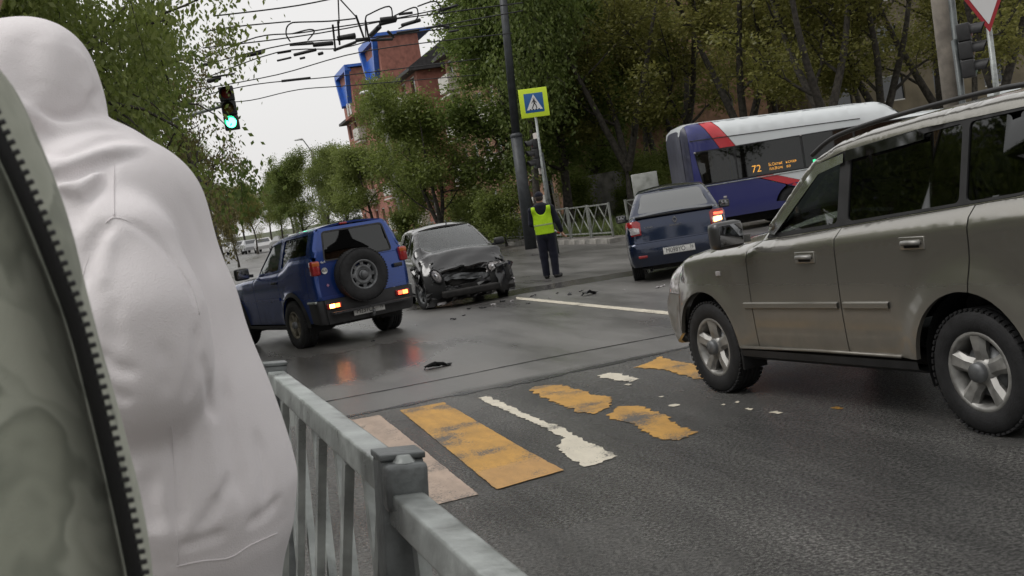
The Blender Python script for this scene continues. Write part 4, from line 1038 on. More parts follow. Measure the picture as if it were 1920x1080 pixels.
# what the impact left of the nose
crumple('radiator', 10, 6, lambda a, b: (2.62+.05*math.sin(a*7), -.42+a*.84, .28+b*.36), M['under'], .012, 1, wk.root)
crumple('bumper_beam', 14, 3, lambda a, b: (2.80-.10*math.sin(a*PI*.9)+.02*math.cos(9*a), -.66+a*1.34, .46+b*.11-.05*a+.04*math.sin(5*a)), M['steel'], .012, 2, wk.root)
crumple('bumper_skin', 18, 6, lambda a, b: (2.86-.18*math.sin(a*PI)*(.6+.4*math.sin(8*a))+.10*b*(1-b), -.80+a*1.62, .13+b*.30-.06*(1-a)+.05*math.sin(11*a)*b), M['jet'], .022, 3, wk.root)
crumple('bumper_end', 10, 8, lambda a, b: (2.93-.40*a*a+.03*math.sin(6*b), .52+.40*a, .12+b*.52), M['jet'], .014, 4, wk.root, True)
crumple('fender_shred', 8, 6, lambda a, b: (2.05+a*.55, -.84-.04*math.sin(7*a), .48+b*.30-.10*a+.05*math.sin(9*a)), M['jet'], .025, 5, wk.root)
crumple('slam_panel', 14, 3, lambda a, b: (2.70+.05*math.sin(10*a)-.04*b, -.66+a*1.32, .60+b*.10+.03*math.sin(13*a)), M['plastic'], .016, 6, wk.root)
crumple('engine_cover', 8, 6, lambda a, b: (2.35+.28*b, -.34+a*.68, .60+.06*math.sin(PI*a)), M['under'], .02, 7, wk.root)
for i, (y0, z0, y1, z1) in enumerate([(-.40, .34, -.05, .30), (0, .27, .33, .24), (.2, .40, .55, .33), (-.6, .22, -.2, .16)]):
    crumple('bumper_grille_bar', 6, 2, lambda a, b: (2.80+.02*a, y0+(y1-y0)*a, z0+(z1-z0)*a+.05*b), M['plastic'], .012, 11+i, wk.root)
for i, (y, z, sx, sz_) in enumerate([(-.12, .22, .05, .07), (.18, .19, .05, .06), (.33, .22, .03, .04), (.44, .17, .07, .06), (-.55, .10, .16, .04), (.83, .30, .05, .08)]):
    crumple('broken_trim', 3, 3, lambda a, b: (2.87+.01*a, y+(a-.5)*sx, z+(b-.5)*sz_), M['clearlens'], .006, 21+i, wk.root)
def headlamp(y, z, x, tilt, sc):
    m = MB(); m.lathe([(.001, .05), (.05, .045), (.085, .02), (.095, -.01), (.08, -.07), (.02, -.10)], 20, 'x', (0, 0, 0)); o = m.build('headlamp', M['clearlens'], wk.root)
    o.location = (x, y, z); o.rotation_euler = tilt; o.scale = sc
    r = MB(); r.lathe([(.09, .028), (.105, .02), (.108, -.02), (.095, -.03)], 20, 'x', close=True); r.build('headlamp_bezel', M['plastic'], o)
    b = MB(); b.lathe([(.001, .062), (.03, .058), (.036, .045)], 14, 'x'); b.build('reflector', M['chrome'], o)
headlamp(-.56, .60, 2.86, (R(25), R(10), R(-18)), (.8, .85, 1.45)); headlamp(.50, .60, 2.76, (R(-20), 0, R(20)), (.8, 1.15, .95))
crumple('headlamp_shard', 6, 4, lambda a, b: (2.80, .36+a*.3, .50+b*.15+.06*a), M['clearlens'], .022, 31, wk.root)
wiper(wk, [(1.98, .1, 1.0), (1.80, .45, 1.07), (1.74, .6, 1.12)])
m = MB(); m.tube([(.95, .12, 1.50), (.90, .12, 1.55)], .012, 6); m.build('roof_aerial', M['plastic'], wk.root)
fix_normals(wk.root)

# ------------------------------------------------------------------ city bus
M['bus_blue'] = paint('bus_blue', (.014, .018, .13), .0, .3, dirt=(.03, .03, .04), dz=.5, dirt_amt=.6, coat=.5)
M['bus_white'] = paint('bus_white', (.62, .65, .66), .0, .35, dirt=(.25, .24, .22), dz=.4, dirt_amt=.6, coat=.4)
M['bus_red'] = paint('bus_red', (.50, .025, .035), .0, .35, dirt=(.25, .24, .22), dz=.1, dirt_amt=.3, coat=.4)
bp0 = D(1290, 340, 30.0)
LB = 9.2
bus = empty('city_bus', (bp0[0], bp0[1], 0), R(2), 'blue and white city bus with a red slash and a lit 72 route display', 'bus')
bus_grey = mat('bus_rear_grey', (.035, .037, .06), .4, var=.2, scale=5)
ctr = 1.25          # centre line lies ctr behind the visible side
def rz(x):           # roof height: the fairing falls to the front and ends there
    return 2.96-.040*max(0, x-.6)-.42*max(0, min(1, (x-5.15)/.75))**2
def bw(x, z):       # depth of the visible side (y grows away from the viewer)
    y = 0.0
    rt = rz(x)
    r = .38
    if z > rt-r:
        d = min(1, (z-(rt-r))/r); y += r*(1-math.sqrt(1-d*d*.98))
    if z < .9: y += .03*(.9-z)
    rr = .30
    if x < rr: t = 1-max(0, x+.0)/rr; y += rr*(1-math.sqrt(max(0, 1-t*t)))
    if x > LB-rr: t = 1-(LB-x)/rr; y += rr*(1-math.sqrt(max(0, 1-min(1, t)**2)))
    return y
def bside(name, poly, mt, off=0.0, holes=(), parent=None, grid=.3, both=True, flange=.02):
    ex = [(x, z) for x in (.02, .06, .12, .2) for z in np.arange(.4, 3.0, .25)]+[(x, z) for x in np.arange(0, LB, .4) for z in (2.62, 2.68, 2.74, 2.8, 2.86, 2.91, 2.95)]
    ol = densify(poly, .25); ex = [p for p in ex if dist_poly(p[0], p[1], ol+[ol[0]]) > .03]
    vs, fs = panel_2d(ol, [densify(h, .25) for h in holes], grid, ex)
    for sg in ((1, -1) if both else (1,)):
        fm = (lambda x, z: (x, bw(x, z)-off, z)) if sg > 0 else (lambda x, z: (x, 2*ctr-bw(x, z)+off, z))
        shell(name, vs, fs, fm, lambda x, z: (0, sg, 0), mt, parent or bus, flange)
wt, wb = 2.22, 1.33
arch1 = arc(2.75, .48, .55, 180, 0, 12); arch2 = arc(7.0, .48, .55, 180, 0, 12)
bside('side_panel', [(.165, .42), (.165, 2.925), (.25, 2.95), (.54, rz(.54)), (.94, wt), (.26, wt), (.38, wb), (1.77, wb), (1.78, 1.31), (3.33, .70), (3.33, .48)]+arch1[1:-1]+[(2.2, .42)], M['bus_blue'])
bside('corner_panel', [(0, .42), (0, 2.66), (.03, 2.80), (.08, 2.88), (.16, 2.92), (.16, .42)], bus_grey)
bside('side_panel', [(.555, rz(.555)), (.89, rz(.89)), (1.36, wt), (.955, wt)], M['bus_red'])
bside('side_panel', [(1.79, wb), (2.22, wb), (3.46, .86), (5.0, .60), (5.0, .42), (3.345, .46), (3.345, .70)], M['bus_red'])
bside('side_panel', [(.905, rz(.905))]+[(x, rz(x)) for x in list(np.arange(1.5, 5.1, .5))+list(np.arange(5.15, 6.0, .1))+list(np.arange(6.2, LB-.3, .6))]+[(LB-.25, rz(LB)-.06), (LB-.02, rz(LB)-.2), (LB-.02, wt), (1.375, wt)], M['bus_white'])
bside('side_panel', [(2.235, wb), (LB-.02, wb), (LB-.02, .42), (7.55, .42)]+[p for p in arch2[::-1]][1:-1]+[(6.45, .42), (5.015, .42), (5.015, .605), (3.475, .865)], M['bus_white'])
for z_ in (2.52,):
    m = MB(); xs_ = np.arange(.2, 5.0, .3); m.tube([(x, bw(x, z_-.028*x)-.004, z_-.028*x) for x in xs_], .012, 5); m.build('roof_seam', M['plastic'], bus)
m = MB(); m.tube([(x, bw(x, 1.30)-.006, 1.305) for x in np.arange(.1, LB-.1, .4)], .014, 5); m.build('rubbing_strip', M['galv'], bus)
# windows: each pane its own piece, dark posts behind
panes = [(.38, 1.30), (1.34, 3.06), (3.12, 4.45), (4.51, 5.8), (5.86, 7.2), (7.26, LB-.05)]
for i, (a, b) in enumerate(panes):
    zl = wb+.035
    poly = [(a-(.10 if i == 0 else 0), wt-.03), (b, wt-.03), (b, zl), (a+(.02 if i == 0 else 0), zl)]
    bside('window_pane', poly, glass_mat('bus_glass', (.08, .09, .085) if i else (.20, .22, .20), .015), off=.002, flange=0)
bside('window_surround', [(.27, wt), (LB-.03, wt), (LB-.03, wb), (.39, wb)], M['plastic'], off=-.01, holes=[[(a+.03+(-.08 if i == 0 else 0), wt-.06), (b-.03, wt-.06), (b-.03, wb+.065), (a+.04, wb+.065)] for i, (a, b) in enumerate(panes)])
# roof, ends, floor, cabin
m = MB(); xs_ = np.concatenate([[0.0, .05, .12, .25], np.arange(.6, LB-.3, .6), [LB-.25, LB-.05]]); vs = []
for x in xs_:
    zr = rz(x)-(.27 if x < .01 else .10 if x < .06 else .04 if x < .13 else .0); yy = bw(x, zr-.01)
    vs += [(x, yy, zr-.012), (x, .6, zr+.03), (x, ctr, zr+.04), (x, 2*ctr-.6, zr+.03), (x, 2*ctr-yy, zr-.012)]
m.add(vs, [(i*5+j, i*5+j+1, (i+1)*5+j+1, (i+1)*5+j) for i in range(len(xs_)-1) for j in range(4)], True); m.build('roof', M['bus_white'], bus)
m = MB(); vs = []
for z in (.42, 1.0, 1.6, 2.2, 2.6, 2.80, 2.92):
    xo = 0 if z < 2.7 else .08*(z-2.7)/.12
    for t in np.linspace(-1, 1, 9): vs.append((-.06*(1-t**4)+xo-.003, ctr+t*(ctr-.27), z))
m.add(vs, [(i*9+j, i*9+j+1, (i+1)*9+j+1, (i+1)*9+j) for i in range(6) for j in range(8)], True); m.build('rear_wall', bus_grey, bus)
m = MB(); m.box((LB-.02, ctr, 1.55), (.04, 2*ctr-.6, 2.2), bev=.01); m.build('front_wall', M['bus_white'], bus)
m = MB(); m.box((LB/2, ctr, .55), (LB-.3, 2.3, .08)); m.build('cabin_floor', M['under'], bus)
m = MB(); m.box((LB/2, ctr, .33), (LB-1.2, 1.4, .3)); m.build('underbody', M['under'], bus)
for i, x in enumerate(np.arange(1.0, 8.4, .9)):
    for y in (.45, 2.05):
        s_ = MB(); s_.box((x, y, 1.0), (.45, .8, .12), bev=.03); s_.box((x-.22, y, 1.38), (.10, .8, .7), bev=.04); s_.build('passenger_seat', M['seat'], bus)
for x in (1.35, 4.4): 
    m = MB(); m.tube([(x, .75, .6), (x, .75, 2.6)], .018, 6); m.build('grab_pole', M['led'] if False else mat('grab_yellow', (.5, .35, .03), .4), bus)
for cx in (2.75, 7.0):
    for y, sg in ((.33, -1), (2*ctr-.33, 1)):
        h = make_wheel(bus, cx, y-.28 if sg < 0 else y+.28, .48, .29, 'steel', sg, 0, .56)
        w = MB(); pl_ = arc(cx, .48, .56, -5, 185, 16); ya, yb = (.04, .7) if sg < 0 else (2*ctr-.7, 2*ctr-.04)
        w.add([(x, ya, z) for x, z in pl_]+[(x, yb, z) for x, z in pl_], [(i, i+1, len(pl_)+i+1, len(pl_)+i) for i in range(len(pl_)-1)], True); w.build('wheel_well', M['black'], bus)
# route display behind the side glass
disp = MB(); disp.box((2.38, .10, 1.53), (1.42, .05, .30), bev=.01); dsp = disp.build('route_display', M['black'], bus)
T = lambda x, z: Matrix.Translation((x, .072, z)) @ Matrix.Rotation(R(90), 4, 'X')
text_mesh('lettering', '72', .26, M['led'], dsp, T(1.84, 1.53)); text_mesh('lettering', 'Б.Октябрьская', .105, M['led'], dsp, T(2.54, 1.585)); text_mesh('lettering', 'пл.Волкова', .105, M['led'], dsp, T(2.46, 1.475))
m = MB(); m.box((3.42, .11, 1.50), (.12, .03, .06)); m.build('door_indicator', M['lit_green'], bus)
for x, z in ((.28, 2.20), (3.09, 2.21)):
    m = MB(); m.box((x, -.012, z), (.05, .03, .04), bev=.008); m.build('marker_lamp', M['clearlens'], bus)
for x in (.9, 4.0, 6.0, 8.3):
    m = MB(); m.box((x, bw(x, .95)-.008, .95), (.09, .02, .05), bev=.008); m.build('side_marker', M['clearlens'], bus)
m = MB(); m.tube([(LB, -.05, 2.5), (LB+.25, -.25, 2.4), (LB+.25, -.25, 2.1)], .02, 6); m.box((LB+.25, -.25, 1.95), (.12, .2, .35), bev=.05); m.build('wing_mirror', M['plastic'], bus)
fix_normals(bus)
# ================================================================== trees
def leaf_mat(name, c1, c2, c3, trans=.35):
    m = bpy.data.materials.new(name); m.use_nodes = True; nt = m.node_tree; nt.nodes.clear(); L = nt.links.new
    o = nt.nodes.new('ShaderNodeOutputMaterial'); ge = nt.nodes.new('ShaderNodeNewGeometry'); rp = nt.nodes.new('ShaderNodeValToRGB')
    rp.color_ramp.elements[0].color = (*c1, 1); rp.color_ramp.elements[1].color = (*c3, 1); e = rp.color_ramp.elements.new(.55); e.color = (*c2, 1)
    oi = nt.nodes.new('ShaderNodeObjectInfo'); ad = node(nt, 'ShaderNodeMath', operation='MULTIPLY_ADD'); ad.inputs[1].default_value = .3; L(oi.outputs['Random'], ad.inputs[0])
    s2 = node(nt, 'ShaderNodeMath', operation='MULTIPLY'); s2.inputs[1].default_value = .75; L(ge.outputs['Random Per Island'], s2.inputs[0]); L(s2.outputs[0], ad.inputs[2]); L(ad.outputs[0], rp.inputs[0])
    d = nt.nodes.new('ShaderNodeBsdfDiffuse'); t = nt.nodes.new('ShaderNodeBsdfTranslucent'); g = nt.nodes.new('ShaderNodeBsdfGlossy'); g.inputs['Roughness'].default_value = .4
    L(rp.outputs[0], d.inputs[0]); L(rp.outputs[0], t.inputs[0])
    mx = nt.nodes.new('ShaderNodeMixShader'); mx.inputs[0].default_value = trans; L(d.outputs[0], mx.inputs[1]); L(t.outputs[0], mx.inputs[2])
    m2 = nt.nodes.new('ShaderNodeMixShader'); m2.inputs[0].default_value = .02; L(mx.outputs[0], m2.inputs[1]); L(g.outputs[0], m2.inputs[2]); L(m2.outputs[0], o.inputs[0])
    return m
M['leaf_fresh'] = leaf_mat('leaf_fresh', (.105, .140, .030), (.18, .225, .055), (.26, .30, .10), .55)
M['leaf_dark'] = leaf_mat('leaf_dark', (.085, .125, .030), (.15, .20, .05), (.23, .27, .09), .55)
M['leaf_yellow'] = leaf_mat('leaf_yellow', (.13, .135, .032), (.20, .20, .055), (.29, .27, .09), .55)
M['leaf_bronze'] = leaf_mat('leaf_bronze', (.10, .085, .035), (.16, .14, .055), (.22, .20, .08), .5)
def tube_np(pts, rad, n=6):
    P = np.array(pts, float); k = len(P); T_ = np.gradient(P, axis=0); T_ /= np.linalg.norm(T_, axis=1)[:, None]+1e-9
    ref = np.where(np.abs(T_[:, 2:3]) < .9, np.array([[0, 0, 1.]]), np.array([[1., 0, 0]])); A = np.cross(T_, ref); A /= np.linalg.norm(A, axis=1)[:, None]+1e-9; B = np.cross(A, T_)
    q = np.linspace(0, 2*PI, n, endpoint=False)
    V = P[:, None, :]+(A[:, None, :]*np.cos(q)[None, :, None]+B[:, None, :]*np.sin(q)[None, :, None])*np.array(rad)[:, None, None]
    i = np.arange(k-1)[:, None]*n; j = np.arange(n)[None, :]; j2 = (j+1) % n
    F_ = np.stack([i+j, i+j2, i+n+j2, i+n+j], -1).reshape(-1, 4)
    return V.reshape(-1, 3), F_
def tree_proto(seed, H, base, rx, nleaf, leaf, lm, droop=0.0, trunk_r=.16, limbs=14, lean=0.0, fork=False, clump=.38, spread=1.0, elev=(15, 65), trunk_frac=.8):
    rg = np.random.default_rng(seed); VV = []; FF = []; off = 0; twigs = []
    def addtube(p, r, n=6):
        nonlocal off
        v, f = tube_np(p, r, n); VV.append(v); FF.append(f+off); off += len(v)
    def path(p0, d0, L_, k, wig, up):
        P = [np.array(p0, float)]; d = np.array(d0, float)
        for i in range(k):
            d = d+rg.normal(0, wig, 3)+np.array([0, 0, up]); d /= np.linalg.norm(d); P.append(P[-1]+d*L_/k)
        return np.array(P), d
    trunks = [(np.zeros(3), np.array([lean, 0, 1.]), H*trunk_frac, trunk_r)]
    if fork:
        a = rg.uniform(0, 6.28); fk = base*.75
        trunks = [(np.zeros(3), np.array([lean, 0, 1.]), fk, trunk_r)]
        for q in (0, 2.2, 4.2): trunks.append((np.array([lean*fk, 0, fk*.93]), np.array([math.cos(a+q)*.42, math.sin(a+q)*.42, 1.]), H*.66, trunk_r*.72))
    stems = []
    for (p0, d0, L_, r) in trunks:
        P, _ = path(p0, d0/np.linalg.norm(d0), L_, 12, .045, .03); rr = np.linspace(1, .22, len(P))*r
        if p0[2] == 0: rr[0] *= 1.5; rr[1] *= 1.1
        addtube(P, rr, 9); stems.append((P, rr))
    for (P, rr) in (stems[1:] if fork else stems):
        for i in range(limbs if not fork else max(5, limbs//3)):
            t = rg.uniform(0, 1); zlo = base; idx = np.searchsorted(P[:, 2], zlo+(P[-1, 2]-zlo)*t); idx = min(max(idx, 1), len(P)-1); p = P[idx]
            a = rg.uniform(0, 2*PI); el = R(rg.uniform(*elev)); L_ = rx*spread*rg.uniform(.6, 1.05)*(1-.45*t)
            Q, d = path(p, (math.cos(a)*math.cos(el), math.sin(a)*math.cos(el), math.sin(el)), L_, 7, .16, -.04*droop)
            r0 = max(.018, rr[idx]*.5); addtube(Q, np.linspace(r0, r0*.25, len(Q)), 5); twigs += [q for q in Q[3:]]
            for k in range(5):
                q = Q[rg.integers(2, len(Q))]; d2 = rg.normal(0, 1, 3)*.8+d*.8; d2[2] += .2-.5*droop; d2 /= np.linalg.norm(d2)
                S, _ = path(q, d2, L_*rg.uniform(.3, .55), 5, .2, -.10*droop); addtube(S, np.linspace(r0*.35, .008, len(S)), 4); twigs += [s for s in S[1:]]
                for kk in range(2):
                    q2 = S[rg.integers(1, len(S))]; d3 = rg.normal(0, 1, 3); d3[2] -= .6*droop; d3 /= np.linalg.norm(d3)
                    S2, _ = path(q2, d3, L_*rg.uniform(.15, .3), 4, .2, -.14*droop); twigs += [s for s in S2[1:]]
                    if droop > .5: 
                        S3, _ = path(S2[-1], (0, 0, -1), rg.uniform(.5, 1.6)*droop, 6, .10, -.1); twigs += [s for s in S3]*2; addtube(S3, np.linspace(.008, .004, len(S3)), 3)
    T_ = np.array(twigs); w = rg.random(len(T_))**2+.05; w /= w.sum()
    c = T_[rg.choice(len(T_), nleaf, p=w)]+rg.normal(0, clump, (nleaf, 3))*np.array([1, 1, .75])
    keep = c[:, 2] > base*.45; c = c[keep]; n = len(c)
    nr = rg.normal(0, 1, (n, 3)); nr[:, 2] = np.abs(nr[:, 2])+.5; nr /= np.linalg.norm(nr, axis=1)[:, None]
    u = np.cross(nr, rg.normal(0, 1, (n, 3))); u /= np.linalg.norm(u, axis=1)[:, None]
    if droop > .5: u[:, 2] -= 1.2; u /= np.linalg.norm(u, axis=1)[:, None]
    v = np.cross(nr, u); v /= np.linalg.norm(v, axis=1)[:, None]+1e-9
    s = leaf*rg.uniform(.55, 1.3, n)[:, None]
    V = np.stack([c-u*s*.5, c+v*s*.28, c+u*s*.55, c-v*s*.28], 1).reshape(-1, 3)
    return np.concatenate(VV), np.concatenate(FF), V, np.arange(n*4).reshape(-1, 4), lm
class TreeKind:
    def __init__(s, name, proto):
        s.name = name; a, b, c, d, lm = proto
        t = npmesh('trunk', a, b, M['bark']); k = npmesh('crown', c, d, lm, None, False)
        s.tm, s.km = t.data, k.data; bpy.data.objects.remove(t); bpy.data.objects.remove(k)
    def put(s, x, y, label, scale=1.0, rz=0.0, sz=None, group=None, mat_=None, z=None):
        o = empty(s.name, (x, y, (terrain(x, y)+.05) if z is None else z), rz, label, 'tree', group); o.scale = (scale, scale, sz or scale)
        t = link(bpy.data.objects.new('trunk', s.tm), o); k = link(bpy.data.objects.new('crown', s.km), o)
        if mat_:
            k.material_slots[0].link = 'OBJECT'; k.material_slots[0].material = mat_
        return o
T_lime = TreeKind('lime_tree', tree_proto(11, 11, 2.6, 4.2, 30000, .17, M['leaf_fresh'], .3, .18, 16))
T_dark = TreeKind('maple_tree', tree_proto(12, 12, 2.2, 4.0, 34000, .19, M['leaf_dark'], .25, .2, 18))
T_open = TreeKind('ash_tree', tree_proto(13, 12, 3.2, 4.6, 15000, .16, M['leaf_yellow'], .2, .22, 14, fork=True, clump=.30))
T_birch = TreeKind('birch_tree', tree_proto(14, 13, 2.8, 3.0, 26000, .14, M['leaf_fresh'], .9, .15, 16, elev=(25, 65)))
T_round = TreeKind('round_tree', tree_proto(15, 8, 1.7, 3.4, 32000, .14, M['leaf_fresh'], .2, .15, 18, fork=True, clump=.34))
T_willow = TreeKind('willow_tree', tree_proto(16, 9, 2.6, 4.0, 12000, .12, M['leaf_bronze'], 1.0, .2, 12, clump=.18, elev=(10, 50)))
T_near = TreeKind('maple_tree', tree_proto(17, 9.5, 3.1, 4.6, 120000, .10, M['leaf_fresh'], .55, .22, 28, clump=.24, elev=(-8, 55)))
T_bush = TreeKind('bush', tree_proto(18, 2.6, .35, 1.5, 12000, .11, M['leaf_fresh'], .2, .05, 14, clump=.25, elev=(15, 70)))
GT = 'trees along the far side of the street'
def at(px, Y): p = D(px, 400, Y); return p[0], p[1]
def tput(kind, px, Y, label, scale=1.0, rz=0.0, sz=None, group=GT, mat_=None):
    x, y = at(px, Y); return kind.put(x, y, label, scale, rz, sz, group, mat_)
# near left: big crown that hangs over the traffic light
x, y = at(-110, 16.0); T_near.put(x, y, 'large leafy maple overhanging the green traffic light', .98, .4, None, None)
x, y = at(-230, 22); T_near.put(x, y, 'leafy maple behind the figure in the white hoodie', 1.15, 2.2, None, None, M['leaf_dark'])
tput(T_willow, 400, 38, 'bronze-leaved weeping tree behind the green traffic light', 1.0, 1.0, None, None)
# far left row
tput(T_birch, 430, 75, 'slender tree far down the street beside parked cars', .42, .5, mat_=M['leaf_bronze'])
tput(T_birch, 470, 110, 'slender tree far down the street beside parked cars', .6, 1.9, mat_=M['leaf_yellow'])
tput(T_birch, 520, 95, 'slender tree far down the street beside parked cars', .62, 2.9)
tput(T_dark, 565, 90, 'dark tree far down the street behind the pale lamp post', .66, 1.2)
tput(T_birch, 610, 70, 'tall narrow tree by the red building with the blue gables', .60, 4.0)
tput(T_dark, 650, 72, 'dark tree at the foot of the red brick building', .55, 3.0)
tput(T_birch, 345, 70, 'slender tree far down the street beside parked cars', .8, 5.2)
for px_, Y_, s_, lb in ((395, 140, .85, 'pale green tree closing the end of the street, above the white hoodie'), (450, 155, .9, 'pale green tree closing the end of the street above the parked cars'), (500, 135, .7, 'small pale green tree at the end of the street by the thin post'), (545, 150, .9, 'pale green tree at the end of the street behind the dark far tree')):
    tput(T_lime, px_, Y_, lb, s_, px_*.3)
# middle
tput(T_round, 822, 47, 'round light green tree with forked trunk in front of the red building', .90, 0.6, .86, None)
tput(T_lime, 700, 56, 'light green tree beside the red building', .56, 2.0, None, None)
tput(T_birch, 775, 78, 'tall birch rising behind the round tree', 1.0, 2.0, None, None)
tput(T_dark, 1035, 52, 'dense dark maple between the tall pole and the low concrete wall', 1.0, .2)
tput(T_dark, 1000, 46, 'dense dark maple directly behind the tall pole', 1.0, 1.7)
tput(T_birch, 1010, 43, 'birch with hanging twigs behind the pedestrian crossing sign', 1.05, 3.3, None, None, M['leaf_dark'])
tput(T_dark, 1065, 47, 'dense dark maple behind the traffic officer', 1.05, 4.0, None, None)
tput(T_lime, 1010, 62, 'green tree behind the dense dark maples', 1.2, 4.5, None, None)
# right: open yellow-green crowns
tput(T_dark, 1135, 53, 'dense dark maple behind the low concrete wall', .95, 2.4, None, None)
tput(T_lime, 1225, 60, 'leafy green tree far behind the notice board', 1.0, 5.0, None, None, M['leaf_dark'])
tput(T_open, 1190, 44, 'open yellow-green tree above the notice board', .95, .3)
tput(T_open, 1300, 47, 'open yellow-green tree rising over the rear end of the bus', 1.0, 2.0)
tput(T_lime, 1250, 55, 'leafy tree behind the open yellow-green ones', 1.1, 1.1, mat_=M['leaf_yellow'])
tput(T_open, 1420, 43, 'open yellow-green tree rising over the middle of the bus', 1.05, 3.2)
tput(T_lime, 1480, 56, 'leafy tree behind the open yellow-green ones', 1.1, 2.7, mat_=M['leaf_yellow'])
tput(T_open, 1575, 38, 'forked dark-trunked tree above the bus roof', 1.0, 5.1, None, None)
tput(T_open, 1680, 40, 'thin yellow-green tree beside the concrete pole', .95, 1.2, None, None)
tput(T_open, 1790, 43, 'thin yellow-green tree behind the dark side-on traffic light', 1.0, 4.1)
tput(T_lime, 1650, 60, 'leafy tree behind the open yellow-green ones', 1.1, .7, mat_=M['leaf_yellow'])
tput(T_open, 1900, 36, 'thin yellow-green tree behind the give-way sign', .95, 2.4)
tput(T_lime, 1850, 58, 'leafy tree behind the open yellow-green ones', 1.1, 3.9, mat_=M['leaf_yellow'])
for px_, Y_, s_ in ((905, 46, .75), (940, 44, .85), (880, 52, .9), (1180, 50, .6), (760, 58, .8), (1120, 54, 1.0), (1160, 55, 1.1), (1215, 46, .9), (1085, 50, .9), (1250, 50, 1.1)):
    x, y = at(px_, Y_); o = T_bush.put(x, y, 'low green bush on the verge under the trees', s_, px_*.1, None, 'bushes on the verge'); o['category'] = 'bush'
for i, (x, y, k, s_) in enumerate(((-13, 7, T_dark, .9), (-15, 14, T_lime, 1.0), (-17, 24, T_dark, 1.0))):  # unseen trees added at the left so car sides reflect less sky
    k.put(x, y, 'leafy tree added out of view at the left to darken the car sides', s_, i*2.1, None, 'unseen trees added at the left')
# unseen trees added behind the viewer: darken the car reflections and the sky light
for i, (x, y, k, s_) in enumerate(((-7, -14, T_dark, .9), (1, -16, T_lime, 1.0), (9, -16, T_dark, .9), (18, -10, T_dark, .9), (-16, -6, T_dark, .9))):
    k.put(x, y, 'leafy tree added behind the viewer to darken the car reflections', s_, i*1.3, None, 'unseen trees added behind the viewer')
